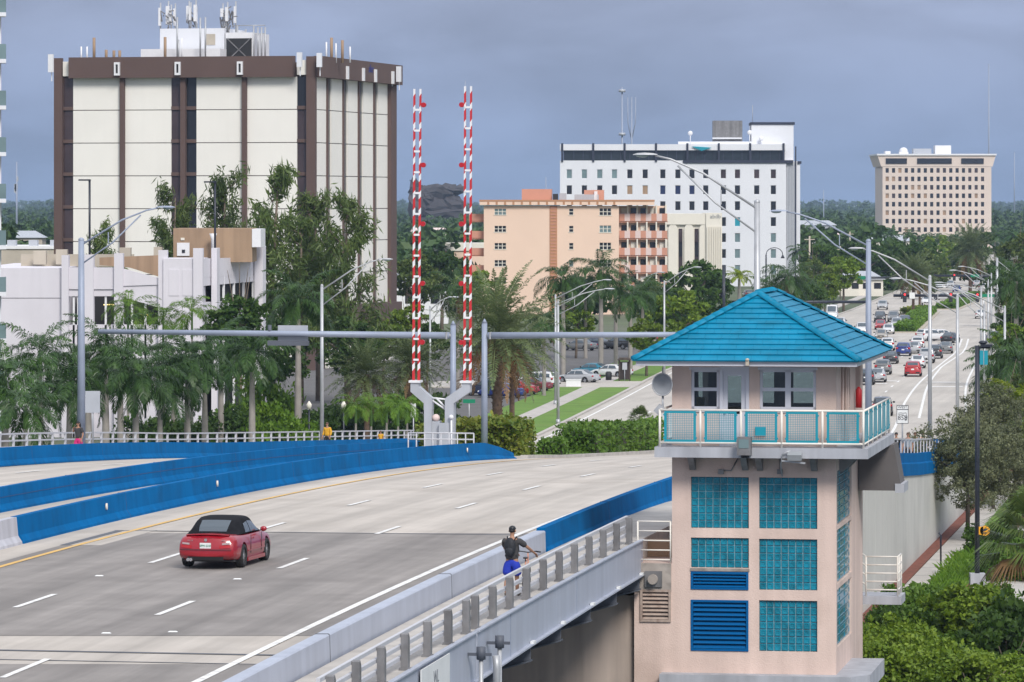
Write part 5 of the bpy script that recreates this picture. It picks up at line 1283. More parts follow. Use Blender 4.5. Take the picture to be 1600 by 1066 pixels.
# ---- mast arms over the bridge approach
def mast_arm(label, px, Y, zb, top_y, arm_y, tip_px, r=.175, m='pole_blue'):
    o = thing('sign_gantry', label, 'mast arm', XY(px, Y, zb), -AN, 'overhead mast arms'); h = ZC - (top_y - HY) / F * Y - zb; za = ZC - (arm_y - HY) / F * Y - zb
    mb = MB(); mb.tube([(0, 0, 0), (0, 0, h)], [r, r * .8], 12); mb.tube([(0, 0, h), (0, 0, h + .22)], [r * .85, .02], 12); mb.box((0, 0, .03), (.7, .7, .06)); mb.build('pole', m, o)
    L_ = (tip_px - px) / F * Y; s = 1 if L_ > 0 else -1
    mb = MB(); mb.tube([(s * r, 0, za), (L_, 0, za + .12)], [.175, .12], 12); mb.build('arm', m, o)
    mb = MB(); mb.tube([(s * .1, 0, za), (s * .75, 0, za)], .11, 8); mb.box((s * .32, 0, za), (.08, .36, .36)); mb.build('flange', 'galv', o)
    return o, za
ma, za = mast_arm('long grey mast arm reaching left across the oncoming lanes', 708, 236, deck(236), 508, 524.5, 138)
px_l = lambda px: (px - 708) / F * 236
mb = MB(); mb.box2((px_l(475), .18, za - .42), (px_l(427), .24, za + .48)); mb.build('sign_panel', 'sign_back', ma)
mb = MB(); mb.box2((px_l(478), -.25, za - .3), (px_l(413), .1, za - .55)) ; mb.tube([(px_l(415), 0, za - .1), (px_l(415), 0, za + .5)], .1, 8); mb.build('sign_bracket', 'steel_dark', ma)
mast_arm('long grey mast arm reaching right, ending behind the tender house roof', 757, 234, deck(234), 505, 524.5, 1120)

# ---- the raised barrier gates
GY = 227.0
GT = thing('barrier_gate', 'drawbridge barrier gate with two raised red and white striped arms', 'barrier gate', XY(692, GY, deck(GY) + .1), -AN)
gq = lambda px: (px - 692) / F * GY
gzz = lambda py: ZC - (py - HY) / F * GY - deck(GY) - .1
mb = MB(); mb.box2((gq(664), -.35, 0), (gq(676), .25, gzz(622))); mb.build('left_post', 'gate_grey', GT)
mb = MB(); mb.box2((gq(697), -.35, 0), (gq(711), .25, gzz(624))); mb.build('right_post', 'gate_grey', GT)
def swan(x0, x1, m=1):
    mb = MB(); w = .42 / 2
    pts = [(gq(x0), gzz(622)), (gq(x1), gzz(606)), (gq(x1), gzz(597))]
    a_, b_, c_ = [Vector((p[0], 0, p[1])) for p in pts]
    mb.prism([(a_.x - w, -.34, a_.z - .15), (a_.x + w, -.34, a_.z - .3), (a_.x + w, -.34, a_.z + .1), (b_.x + w, -.34, b_.z), (c_.x + w, -.34, c_.z), (c_.x - w, -.34, c_.z), (b_.x - w, -.34, b_.z), (a_.x - w, -.34, a_.z + .15)], (0, .58, 0))
    return mb.build('swan_neck', 'gate_grey', GT)
def neck(px_post, px_arm):
    mb = MB(); s = 1 if px_arm > px_post else -1; w = 6.5
    pl = [(px_post - w, 640), (px_post + w, 640), (px_post + w, 622 if s < 0 else 630), (px_arm + w, 612 if s > 0 else 604), (px_arm + w, 596), (px_arm - w, 596), (px_arm - w, 604 if s > 0 else 612), (px_post - w, 630 if s < 0 else 622)]
    mb.prism([(gq(x), -.345, gzz(y)) for x, y in pl], (0, .59, 0)); return mb.build('swan_neck', 'gate_grey', GT)
neck(670, 649); neck(704, 730)
for px in (649, 730): mb = MB(); mb.box2((gq(px - 9), -.42, gzz(598)), (gq(px + 9), .35, gzz(594.5))); mb.build('flange', 'arm_white', GT)
mb = MB(); mb.box2((gq(676), -.2, 0), (gq(688), .35, gzz(658))); mb.box2((gq(688), -.45, 0), (gq(704), .2, gzz(661))); mb.build('drive_cabinet', 'gate_grey', GT)
mb = MB(); mb.ell((gq(681.5), -.1, gzz(653)), (.2, .2, .19)); mb.build('bell', 'salmon_pale', GT)
mb = MB(); mb.tube([(gq(676), -.1, gzz(626)), (gq(697), -.1, gzz(640))], .05, 6); mb.tube([(gq(676), -.1, gzz(622)), (gq(697), -.1, gzz(624))], .05, 6); mb.tube([(gq(682), -.1, gzz(622)), (gq(697), -.1, gzz(637))], .05, 6); mb.build('tie_bar', 'arm_white', GT)
mb = MB(); mb.ell((gq(708), -.5, gzz(651)), (.12, .12, .12)); mb.tube([(gq(708), -.45, gzz(653)), (gq(708), -.45, 0)], .05, 6); mb.build('signal_lamp', 'arm_white', GT)
def gate_arm(x_bot, x_top, top_y, sx):
    """one boom: twin tapering tubes in red and white bands, ties and red lamps"""
    arm = MB()
    z0, z1 = gzz(595), gzz(top_y); n = 34
    for (xb, xt, off) in ((x_bot[0], x_top[0], 0), (x_bot[1], x_top[1], 8)):
        segs = [z0 + (z1 - z0) * (k + (.28 if k % 2 and k < n else 0)) / n for k in range(n + 1)]
        for k in range(n):
            qa, qb = k / n, (k + 1) / n; w = .060 * (1 - .25 * qa)
            xa, xb2 = gq(xb + (xt - xb) * qa), gq(xb + (xt - xb) * qb)
            sh = .07                                        # the bands are cut on the slant
            a_, b_ = segs[k], segs[k + 1]
            slant = lambda x, z: z + (sh if x > 0 else -sh)
            vs = [(xa - w, -.06, a_ - (sh if k else 0)), (xa + w, -.06, a_ + (sh if k else 0)), (xb2 + w, -.06, b_ + (sh if k < n - 1 else 0)), (xb2 - w, -.06, b_ - (sh if k < n - 1 else 0))]
            vs += [(x, .06, z) for x, y, z in vs]
            arm.add(vs, [(0,1,2,3),(7,6,5,4),(0,4,5,1),(1,5,6,2),(2,6,7,3),(3,7,4,0)], 1 if k % 2 == 0 else 0)
    o = arm.build('boom', ['arm_white', 'red'], GT)
    for k in range(1, 14):
        q = k / 14; z = z0 + (z1 - z0) * q
        mb = MB(); mb.box2((gq(x_bot[0] + (x_top[0] - x_bot[0]) * q), -.09, z - .05), (gq(x_bot[1] + (x_top[1] - x_bot[1]) * q), -.07, z + .05)); mb.build('tie', 'arm_white', o)
    for py in (164, 258, 350, 443, 535):
        if py < top_y: continue
        q = (595 - py) / (595 - top_y); side = 1 if sx > 0 else 0
        x = gq(x_bot[side] + (x_top[side] - x_bot[side]) * q + sx * 5.2); mb = MB(); mb.tube([(x, -.12, gzz(py)), (x, .12, gzz(py))], .125, 10); mb.bar((x - sx * .22, 0, gzz(py)), (x, 0, gzz(py)), .06); mb.build('boom_lamp', 'lens_red', o)
    return o
gate_arm((645.5, 653.8), (646.8, 656.5), 139, 1)
gate_arm((726.5, 735.5), (727.3, 736.8), 135, -1)
# low white rail in front of the gate
o = thing('guard_rail', 'low white guard rail at the foot of the barrier gate', 'guard rail', XY(690, 224, deck(224)), -AN)
mb = MB(); qx = lambda px: (px - 690) / F * 224
for z in (.98, 1.28): mb.tube([(qx(637), 0, z), (qx(741), 0, z)], .04, 6)
mb.build('rail', 'rail_light', o)
for k in range(9): mb = MB(); mb.tube([(qx(637 + 13 * k), 0, 0), (qx(637 + 13 * k), 0, 1.28)], .035, 6); mb.build('post', 'rail_light', o)

# ---- signs
def sign(label, px, Y, zb, y0, y1, wpx, m, name='road_sign', mpost='galv', rz=0.0, post_r=.05):
    o = thing(name, label, 'sign', XY(px, Y, zb), rz, 'road signs'); za, zb2 = ZC - (y1 - HY) / F * Y - zb, ZC - (y0 - HY) / F * Y - zb; w = wpx / F * Y
    mb = MB(); mb.tube([(0, 0, 0), (0, 0, zb2)], post_r, 6); mb.build('post', mpost, o)
    mb = MB(); mb.box((0, -.07, (za + zb2) / 2), (w, .03, zb2 - za)); mb.build('plate', m, o)
    return o, za, zb2, w
o, za, zb2, w = sign('white WEST route 858 shield sign on a post', 1410, 258, deck(258), 633, 662, 18.5, 'sign_white')
zc_ = za + (zb2 - za) * .76
mb = MB(); mb.box2((-w/2 - .01, -.092, zc_ - .02), (w/2 + .01, -.086, zc_ + .02)); mb.build('plate_gap', 'ink', o)
for (x0, x1, z0_, z1_) in ((-w/2, -w/2 + .03, za, zb2), (w/2 - .03, w/2, za, zb2), (-w/2, w/2, za, za + .03), (-w/2, w/2, zb2 - .03, zb2)): mb = MB(); mb.box2((x0, -.091, z0_), (x1, -.0865, z1_)); mb.build('border', 'ink', o)
lettering('WEST', .20, 'ink', o, (0, -.09, (zc_ + zb2) / 2)); lettering('858', .36, 'ink', o, (0, -.09, za + (zc_ - za) * .40))
mb = MB()
st_ = [(-.24, .60), (-.08, .63), (.0, .60), (.20, .63), (.22, .45), (.26, .30), (.22, .1), (.14, .08), (.16, .35), (.05, .48), (-.24, .50)]
outl = [Vector((x, -.093, za + .02 + z * .78 + .1)) for x, z in st_]
for a_, b_ in zip(outl, outl[1:]): mb.bar(a_, b_, .02, .02)
mb.build('outline', 'ink', o)
sign('back of a grey rectangular sign beside the left street light', 145, 224, deck(224), 611, 645, 23, 'sign_back')
sign('green street name sign behind the gate', 733, 380, 0, 624, 630, 19, 'sign_green')
sign('small white sign among the bright palms left of the gate', 646, 330, 0, 630, 652, 8, 'sign_white')
o = thing('caution_sign', 'orange round sign hung on the black post at right', 'sign', G(1527, 915) + Vector((.36, -.16, ZC - (829 - HY) / F * D_)))
mb = MB(); mb.tube([(0, 0, 0), (0, -.03, 0)], .25, 20); mb.box2((-.30, -.03, -.2), (-.08, 0, .2)); mb.build('plate', 'sign_yellow', o)
mb = MB(); mb.ell((0, -.04, .05), (.13, .015, .06), mtx=Matrix.Rotation(R(-20), 3, 'Y')); mb.box2((-.1, -.045, -.10), (.1, -.035, -.07)); mb.box2((-.07, -.045, -.16), (.07, -.035, -.13)); mb.build('pictogram', 'ink', o)
# thin path-side post by the wall
o = thing('bollard_post', 'thin dark hooked post beside the footpath', 'post', G(1470, 895)); mb = MB(); mb.tube([(0, 0, 0), (0, 0, 1.9), (-.1, 0, 2.05)], .05, 6); mb.build('post', 'pole_black', o)

# bus shelter and kiosk on the left sidewalk
b = G(976, 597); o = thing('bus_shelter', 'small brown bus shelter on the left sidewalk', 'bus shelter', b)
for x in (-.55, .55):
    for y in (0, 1.4): mb = MB(); mb.box2((x - .07, y - .07, 0), (x + .07, y + .07, 2.3)); mb.build('post', 'bark_dark', o)
mb = MB(); mb.prism([(-.75, -.3, 2.3), (.75, -.3, 2.3), (.5, -.3, 2.55), (-.5, -.3, 2.55)], (0, 2, 0)); mb.build('roof', 'bark_dark', o)
mb = MB(); mb.box2((-.5, 1.3, .2), (.5, 1.36, 2.1)); mb.build('back_panel', 'glass_brown', o)
mb = MB(); mb.box2((-.25, -.2, 1.3), (.25, -.16, 2.05)); mb.tube([(0, -.15, 0), (0, -.15, 1.4)], .04, 6); mb.build('timetable', 'sign_back', o)
b = G(951, 596); o = thing('litter_bin', 'dark litter bin at the foot of a royal palm', 'bin', b); mb = MB(); mb.tube([(0, 0, 0), (0, 0, .9), (0, 0, 1.05)], [.32, .36, .2], 10); mb.build('body', 'plastic', o)
o = thing('low_wall', 'pale low wall by the parking lot entrance', 'wall', G(896, 606)); o['kind'] = 'thing'; mb = MB(); mb.box((0, 0, .4), (1.5, .5, .8)); mb.box((0, 0, .83), (1.6, .6, .06)); mb.build('body', 'white', o)
# fire of old lantern bollards by the garage
for k, px in enumerate((483, 537)): 
    o = thing('lantern_post', ['old lantern post behind the railing, left of the yellow jacket', 'old lantern post behind the railing, right of the yellow jacket'][k], 'lamp post', XY(px, 330), 0, 'lantern posts')
    z = ZC - (640 - HY) / F * 330; mb = MB(); mb.tube([(0, 0, 0), (0, 0, z)], .07, 6); mb.build('pole', 'pole_black', o); mb = MB(); mb.tube([(0, 0, z), (0, 0, z + .35), (0, 0, z + .6)], [.14, .22, .04], 6); mb.build('lantern', 'sand', o)

# ---- traffic signals on black mast arms at the junctions
def signal_gantry(label, xa, xb, Y, y, post_px, heads, signs_, post_bottom=True):
    o = thing('traffic_gantry', label, 'traffic signal', XY(post_px, Y), 0, 'traffic signal mast arms'); q = lambda px: (px - post_px) / F * Y; z = ZC - (y - HY) / F * Y
    mb = MB(); mb.tube([(0, 0, 0), (0, 0, z + 1.2)], .24, 8); mb.build('pole', 'pole_black', o)
    mb = MB(); mb.tube([(q(xa), 0, z), (q(xb), 0, z)], .2, 8); mb.build('arm', 'pole_black', o)
    for (px, lit) in heads:
        mb = MB(); mb.box((q(px), -.1, z - .25), (.50, .3, 1.35)); hd = mb.build('signal_head', 'plastic', o)
        for k in range(3):
            mb = MB(); mb.tube([(q(px), -.26, z + .15 - k * .40), (q(px), -.34, z + .15 - k * .40)], .15, 8); mb.build('lens', 'sig_red' if (k == 0 and lit) else 'ink', hd)
    for (px, w, hgt, m_) in signs_: mb = MB(); mb.box((q(px), -.25, z), (w, .05, hgt)); mb.build('sign_plate', m_, o)
signal_gantry('black signal mast arm across the first junction with lit red lights', 1396, 1640, 640, 462, 1640, [(1413.5, True), (1485.5, True), (1527, True)], [(1425, .75, .85, 'sign_white'), (1543, 1.9, .45, 'sign_green')])
signal_gantry('black mast arm with green street sign left of the second median palm', 1302, 1410, 800, 434, 1302, [(1397, False)], [(1344, 1.8, .6, 'sign_green')])
signal_gantry('farther black signal mast arm beyond the first junction', 1456, 1620, 860, 431, 1620, [(1491, True), (1563, False)], [(1523, 1.6, .5, 'sign_green')])
signal_gantry('low black signal arm behind the tender house roof', 1140, 1354, 620, 472, 1129, [], [])
o = thing('black_post', 'thick black post before the arcaded hall', 'post', XY(1131, 600)); mb = MB(); mb.tube([(0, 0, 0), (0, 0, ZC - (414 - HY) / F * 600)], .2, 8); mb.build('pole', 'pole_black', o)
for k, (px, D_, ty) in enumerate(((1265, 800, 369), (1313, 900, 385), (1328, 1100, 362), (1465, 1000, 390))):
    o = thing('utility_pole', ['wooden utility pole right of the white office block', 'utility pole with red signs before the trees', 'slim far pole above the trees', 'pale pole before the trees under the pink block'][k], 'utility pole', XY(px, D_), 0, 'utility poles')
    z = ZC - (ty - HY) / F * D_; mb = MB(); mb.tube([(0, 0, 0), (0, 0, z)], [.22, .16], 6); mb.build('pole', 'tan_pale', o); mb = MB(); mb.bar((-.9, 0, z - .6), (.9, 0, z - .6), .15); mb.build('crossarm', 'tan_pale', o)
# ------------------------------------------------------------------ vehicles
def lerp_tab(tab, x):
    for (a, *va), (b, *vb) in zip(tab, tab[1:]):
        if x <= b:
            q = (x - a) / (b - a) if b > a else 0; q = max(0, q)
            return [u + (v - u) * q for u, v in zip(va, vb)]
    return list(tab[-1][1:])
def boolean_cut(mesh, cutters):
    o = bpy.data.objects.new('tmp_body', mesh); COL.objects.link(o)
    cm = cutters.mesh('tmp_cut', 'plastic'); c = bpy.data.objects.new('tmp_cut', cm); COL.objects.link(c)
    md = o.modifiers.new('b', 'BOOLEAN'); md.object = c; md.operation = 'DIFFERENCE'; md.solver = 'EXACT'
    dg = bpy.context.evaluated_depsgraph_get(); me = bpy.data.meshes.new_from_object(o.evaluated_get(dg))
    bpy.data.objects.remove(o); bpy.data.objects.remove(c)
    return me
def loft_body(tab, wheels, wr, n=44, rear_lean=.10, front_lean=.12, clear=.2):
    """tab rows: y, half width, bottom z, top z (belt / hood / deck). returns body mesh (local +y = forward)"""
    y0, y1 = tab[0][0], tab[-1][0]; L = y1 - y0
    mb = MB(); rings = []
    lv = [(.0, .80), (.05, .93), (.16, .985), (.38, 1.0), (.62, .99), (.80, .955), (.92, .90), (.985, .80), (1.0, .55)]
    def zlean(z, y):
        return 0
    ys = [y0 + L * (.5 - .5 * math.cos(math.pi * k / n)) * .35 + L * (k / n) * .65 for k in range(n + 1)]
    K = len(lv)
    for y in ys:
        w, b, t = lerp_tab(tab, y); row = []
        for q, ww in lv:
            z = b + (t - b) * q; dy = 0
            e = (y - y0) / L
            f = max(0, 1 - (y - y0) / .55); g = max(0, 1 - (y1 - y) / .6)
            hh = max(0, (z - .55))
            dy = rear_lean * f * hh / .45 - front_lean * g * max(0, hh) / .3 + .07 * f * max(0, .36 - z) / .16 - .07 * g * max(0, .36 - z) / .16
            row.append((w * ww, y + dy, z))
        rings.append(row)
    vs = []; cols = 2 * K + 1
    for row, y in zip(rings, ys):
        top = row[-1]
        line = [(-x, yy, z) for x, yy, z in row] + [(0, top[1], top[2] + .025)] + [(x, yy, z) for x, yy, z in reversed(row)]
        vs += line
    m_ = len(vs) // cols
    fs = [(i*cols+k, i*cols+k+1, (i+1)*cols+k+1, (i+1)*cols+k) for i in range(m_-1) for k in range(cols-1)]
    fs += [(i*cols+cols-1, i*cols, (i+1)*cols, (i+1)*cols+cols-1) for i in range(m_-1)]
    mb.add(vs, fs, 0, True)
    # end caps as bulged grids
    for i, s in ((0, -1), (m_ - 1, 1)):
        base = len(mb.v); nx = 6
        row = rings[i]
        g = []
        for (x, yy, z) in row:
            for k in range(nx + 1):
                u = -1 + 2 * k / nx; g.append((x * u, yy + s * .075 * (1 - u ** 2), z))
        fs2 = [(j*(nx+1)+k, j*(nx+1)+k+1, (j+1)*(nx+1)+k+1, (j+1)*(nx+1)+k) for j in range(K-1) for k in range(nx)]
        mb.add(g, fs2, 0, True)
        # close roof of the cap to the centre ridge
        top = row[-1]; tl = K - 1
        mb.add([(-top[0], top[1], top[2]), (top[0], top[1], top[2]), (0, top[1], top[2] + .025)] + [(top[0] * (-1 + 2*k/nx), top[1] + s * .075 * (1 - (-1 + 2*k/nx) ** 2), top[2]) for k in range(nx + 1)], [(2, 1, 9, 8, 7, 6, 5, 4, 3, 0)] if s > 0 else [(2, 0, 3, 4, 5, 6, 7, 8, 9, 1)], 0, True)
        bt = row[0]
        mb.add([(-bt[0], bt[1], bt[2]), (bt[0], bt[1], bt[2])] + [(bt[0] * (-1 + 2*k/nx), bt[1] + s * .075 * (1 - (-1 + 2*k/nx) ** 2), bt[2]) for k in range(nx + 1)], [(0, 2, 3, 4, 5, 6, 7, 8, 1)], 0, True)
    me = bpy.data.meshes.new('body'); me.from_pydata(mb.v, [], mb.f)
    bm = bmesh.new(); bm.from_mesh(me); bmesh.ops.remove_doubles(bm, verts=bm.verts[:], dist=.002); bmesh.ops.holes_fill(bm, edges=[e for e in bm.edges if e.is_boundary], sides=40)
    bmesh.ops.recalc_face_normals(bm, faces=bm.faces[:]); bm.to_mesh(me); bm.free()
    cut = MB()
    for wy, hw in wheels:
        for s in (-1, 1): cut.tube([(s * (hw - .34), wy, wr + .01), (s * (hw + .6), wy, wr + .01)], wr + .055, 20, sm=False)
    me2 = boolean_cut(me, cut)
    me2.materials.clear(); me2.materials.append(M['plastic'])
    me2.polygons.foreach_set('use_smooth', [True] * len(me2.polygons)); me2.name = 'body'
    try: me2.set_sharp_from_angle(angle=R(38))
    except Exception: pass
    return me2
class Cabin:
    """greenhouse surface S(y, v): v in [-1,1] across"""
    def __init__(s, tab): s.tab = tab       # rows y, belt half width, top half width, belt z, height
    def S(s, y, v, off=0.0):
        wb, wt, zb, h = lerp_tab(s.tab, y); a = abs(v); sg = 1 if v >= 0 else -1
        if a > .5:
            t = (1 - a) / .5; tt = min(1, t); bul = math.sin(math.pi * tt * .5)
            x = wb + (wt - wb) * (tt ** 1.35); z = zb + h * .90 * tt
        else:
            q = a / .5; x = wt * q; z = zb + h * (.90 + .10 * math.sqrt(max(0, 1 - q ** 2.6)))
        return Vector((sg * x, y, z))
    def N(s, y, v):
        e = .01; a = s.S(y + e, v) - s.S(y - e, v); b = s.S(y, min(1, v + e)) - s.S(y, max(-1, v - e))
        n = a.cross(b)
        if n.length < 1e-9: return Vector((0, 0, 1))
        n.normalize(); c = s.S(y, v)
        if n.dot(Vector((c.x, 0, .25))) < 0: n = -n
        return n
    def mesh(s, name, m, nv=24):
        ys = []
        for (a, *_), (b, *_) in zip(s.tab, s.tab[1:]): ys += frange(a, b, 4)[:-1]
        ys.append(s.tab[-1][0])
        mb = MB(); vs = [s.S(y, -1 + 2 * k / nv) for y in ys for k in range(nv + 1)]; w = nv + 1
        mb.add(vs, [(i*w+k, i*w+k+1, (i+1)*w+k+1, (i+1)*w+k) for i in range(len(ys)-1) for k in range(nv)], 0, True)
        return mb.mesh(name, m)
    def patch(s, name, m, corners, off=.012, n=6):
        """corners: (y,v) x4 in order; bilinear patch lying just proud of the surface"""
        (a, b, c, d) = corners; vs = []
        for i in range(n + 1):
            for j in range(n + 1):
                u, w = i / n, j / n
                y = (a[0]*(1-u)+b[0]*u)*(1-w) + (d[0]*(1-u)+c[0]*u)*w; v = (a[1]*(1-u)+b[1]*u)*(1-w) + (d[1]*(1-u)+c[1]*u)*w
                vs.append(s.S(y, v) + s.N(y, v) * off)
        mb = MB(); k = n + 1
        mb.add(vs, [(i*k+j, i*k+j+1, (i+1)*k+j+1, (i+1)*k+j) for i in range(n) for j in range(n)], 0, True)
        return mb.mesh(name, m)
def wheel_meshes(r, w):
    t = MB(); n = 22
    prof = [(r * .66, -w/2), (r * .93, -w/2), (r, -w/2 + .035), (r, w/2 - .035), (r * .93, w/2), (r * .66, w/2)]
    vs = [(x, q * math.cos(2*math.pi*k/n), q * math.sin(2*math.pi*k/n)) for k in range(n) for q, x in prof]; m_ = len(prof)
    t.add(vs, [(k*m_+j, k*m_+(j+1)%m_, ((k+1)%n)*m_+(j+1)%m_, ((k+1)%n)*m_+j) for k in range(n) for j in range(m_)], 0, True)
    rm = MB(); rr = r * .66
    rm.tube([(-w*.30, 0, 0), (w*.30, 0, 0)], rr * .99, n, 1)
    for s in (-1, 1):
        x = s * w * .34
        for k in range(5):
            a = 2 * math.pi * k / 5; d = Vector((0, math.cos(a), math.sin(a))); p = Vector((0, -math.sin(a), math.cos(a)))
            rm.add([Vector((x * 1.12, 0, 0)) + d*.05 - p*.045, Vector((x * 1.12, 0, 0)) + d*.05 + p*.045, Vector((x, 0, 0)) + d*rr*.97 + p*.06, Vector((x, 0, 0)) + d*rr*.97 - p*.06], [(0,1,2,3)], 0)
        rm.tube([(x * .9, 0, 0), (x * 1.2, 0, 0)], .06, 10, 0)
        ring = [(x * .95, q * math.cos(2*math.pi*k/n), q * math.sin(2*math.pi*k/n)) for k in range(n) for q in (rr * .92, rr)]
        rm.add(ring, [(2*k, 2*k+1, (2*((k+1)%n))+1, 2*((k+1)%n)) for k in range(n)], 0)
    return t.mesh('tyre', 'tyre'), rm.mesh('rim', ['rim', 'plastic'])
def assemble(name, body, cab, cabm, panes, wheels, wr, ww, lights, extra=()):
    root = thing(name, 'template', 'car')
    b = obj('body', body, root); b.material_slots[0].link = 'OBJECT'
    c = obj('roof', cab, root); c.material_slots[0].link = 'OBJECT'; c.material_slots[0].material = cabm
    for nm, me in panes: obj(nm, me, root)
    tm, rm = wheel_meshes(wr, ww)
    for wy, hw in wheels:
        for s in (-1, 1): w_ = obj('wheel', None, root, (s * (hw - ww / 2), wy, wr)); obj('tyre', tm, w_); obj('rim', rm, w_)
    for nm, c_, s_, m_ in lights: mb = MB(); mb.ell((0, 0, 0), (s_[0]*.56, s_[1]*.56, s_[2]*.56), 12, 8); mb.build(nm, m_, root, c_)
    for e in extra: e(root)
    return root
TEMPL = {}
def make_type(kind):
    if kind == 'sedan':
        tab = [(-2.35, .78, .34, .92), (-2.2, .84, .27, .98), (-1.7, .89, .22, 1.0), (-.6, .90, .20, .96), (.6, .90, .20, .94), (1.1, .89, .22, .92), (1.9, .85, .24, .80), (2.25, .76, .30, .66), (2.34, .66, .36, .60)]
        cab = Cabin([(-1.75, .80, .50, .96, .01), (-.95, .82, .60, .95, .46), (-.2, .82, .62, .94, .50), (.35, .81, .60, .93, .46), (1.25, .76, .55, .90, .01)])
        rear, front, roof0, roof1 = (-1.70, -1.0), (.42, 1.18), -.95, .35; wh = [(-1.42, .89), (1.42, .88)]; wr = .33; tz, ty = .78, -2.33
    elif kind == 'suv':
        tab = [(-2.3, .80, .36, 1.02), (-2.2, .88, .30, 1.08), (-1.7, .93, .26, 1.08), (-.6, .94, .24, 1.06), (.7, .94, .24, 1.05), (1.1, .93, .26, 1.06), (1.9, .90, .28, .98), (2.22, .82, .34, .84), (2.32, .72, .42, .74)]
        cab = Cabin([(-2.24, .82, .62, 1.06, .02), (-1.98, .84, .66, 1.07, .52), (-.6, .86, .70, 1.05, .62), (.2, .85, .68, 1.04, .58), (1.12, .80, .62, 1.04, .02)])
        rear, front, roof0, roof1 = (-2.22, -2.0), (.3, 1.06), -1.95, .2; wh = [(-1.38, .93), (1.40, .92)]; wr = .37; tz, ty = .96, -2.28
    elif kind == 'van':
        tab = [(-2.7, .90, .40, 1.3), (-2.6, .97, .34, 1.36), (-1.5, .99, .30, 1.36), (1.0, .99, .30, 1.34), (1.7, .97, .32, 1.26), (2.4, .92, .34, 1.08), (2.7, .80, .42, .9)]
        cab = Cabin([(-2.66, .92, .80, 1.32, 1.05), (-1.2, .96, .84, 1.34, 1.12), (.9, .95, .82, 1.32, 1.08), (1.15, .94, .80, 1.30, .98), (2.05, .86, .72, 1.2, .02)])
        rear, front, roof0, roof1 = (-2.6, -2.5), (1.2, 1.95), -2.4, 1.1; wh = [(-1.6, .98), (1.75, .97)]; wr = .38; tz, ty = 1.1, -2.68
    elif kind == 'pickup':
        tab = [(-2.7, .84, .48, 1.02), (-2.6, .92, .42, 1.08), (-1.0, .96, .36, 1.10), (.7, .96, .34, 1.10), (1.2, .95, .36, 1.12), (2.2, .93, .38, 1.06), (2.6, .86, .44, .92), (2.72, .76, .5, .84)]
        cab = Cabin([(-.95, .86, .66, 1.09, .02), (-.75, .87, .70, 1.09, .62), (.1, .88, .72, 1.10, .66), (.55, .86, .70, 1.10, .60), (1.2, .80, .64, 1.1, .02)])
        rear, front, roof0, roof1 = (-.93, -.77), (.6, 1.15), -.7, .5; wh = [(-1.6, .95), (1.75, .94)]; wr = .40; tz, ty = .92, -2.68
    body = loft_body(tab, wh, wr)
    cm = cab.mesh('roof', 'plastic')
    gl = 'carglass'
    panes = []
    if kind != 'van':
        panes.append(('rear_window', cab.patch('rear_window', gl, ((rear[0] + .06, -.44), (rear[1], -.43), (rear[1], .43), (rear[0] + .06, .44)))))
    else:
        mb = MB(); 
        for s in (-.45, .45): mb.box((s, -2.70, 1.75), (.6, .03, .5))
        panes.append(('rear_window', mb.mesh('rear_window', gl)))
    panes.append(('windshield', cab.patch('windshield', gl, ((front[0], -.43), (front[1], -.46), (front[1], .46), (front[0], .43)))))
    for s in (-1, 1):
        ya, yb = roof0 - .05, roof1 + .45 if kind != 'van' else 1.5
        ym = (ya + yb) / 2
        y_lo = ya - (.25 if kind in ('sedan',) else .05)
        rng = ((y_lo, ya + .1, ym - .06), (ym + .02, None, None))
        panes.append(('side_window', cab.patch('side_window', gl, ((y_lo + .05, s * .95), (ym - .05, s * .95), (ym - .05, s * .60), (ya + .08, s * .60)))))
        panes.append(('side_window', cab.patch('side_window', gl, ((ym + .05, s * .95), (yb + .18, s * .96), (yb - .28, s * .60), (ym + .05, s * .60)))))
    w_r = lerp_tab(tab, tab[0][0] + .1)[0]; w_f = lerp_tab(tab, tab[-1][0] - .15)[0]
    lights = []
    for s in (-1, 1):
        lights.append(('tail_light', (s * (w_r - .14), ty + .04, tz), (.30, .16, .24 if kind != 'sedan' else .17), 'taillight'))
        lights.append(('headlight', (s * (w_f - .12), tab[-1][0] - .17, lerp_tab(tab, tab[-1][0] - .2)[2] - .12), (.34, .22, .15), 'headlight'))
        lights.append(('mirror', (s * (lerp_tab(tab, .8)[0] + .06), roof1 + .5, lerp_tab(tab, .8)[2] + .08), (.22, .14, .16), 'plastic'))
    def plate(root): mb = MB(); mb.box((0, ty - .055, tz - .16 if kind != 'van' else .8), (.32, .02, .15)); mb.build('licence_plate', 'sign_white', root)
    def bumper(root):
        mb = MB(); mb.box((0, ty - .02, .46 if kind != 'sedan' else .40), (w_r * 1.7, .12, .14)); mb.build('rear_bumper', 'plastic', root)
        mb = MB(); mb.box((0, tab[-1][0] - .0, .55), (.9, .14, .16)); mb.build('grille', 'plastic', root)
    return assemble({'sedan': 'sedan_car', 'suv': 'sport_utility_car', 'van': 'white_van', 'pickup': 'pickup_truck'}[kind], body, cm, M['plastic'], panes, wh, wr, .23, lights, (plate, bumper))
paint_cache = {}
def paint(c):
    if c not in paint_cache: paint_cache[c] = mat('car_paint', c, .32, spec=.5, coat=.6)
    return paint_cache[c]
WHT, SIL, GRY, BLK, RED, BLU, NAV, TEAL_, TANC, DRD = (.62,.62,.63), (.36,.37,.39), (.14,.145,.15), (.018,.019,.022), (.36,.012,.016), (.010,.028,.17), (.018,.026,.06), (.02,.16,.24), (.30,.27,.23), (.16,.01,.015)
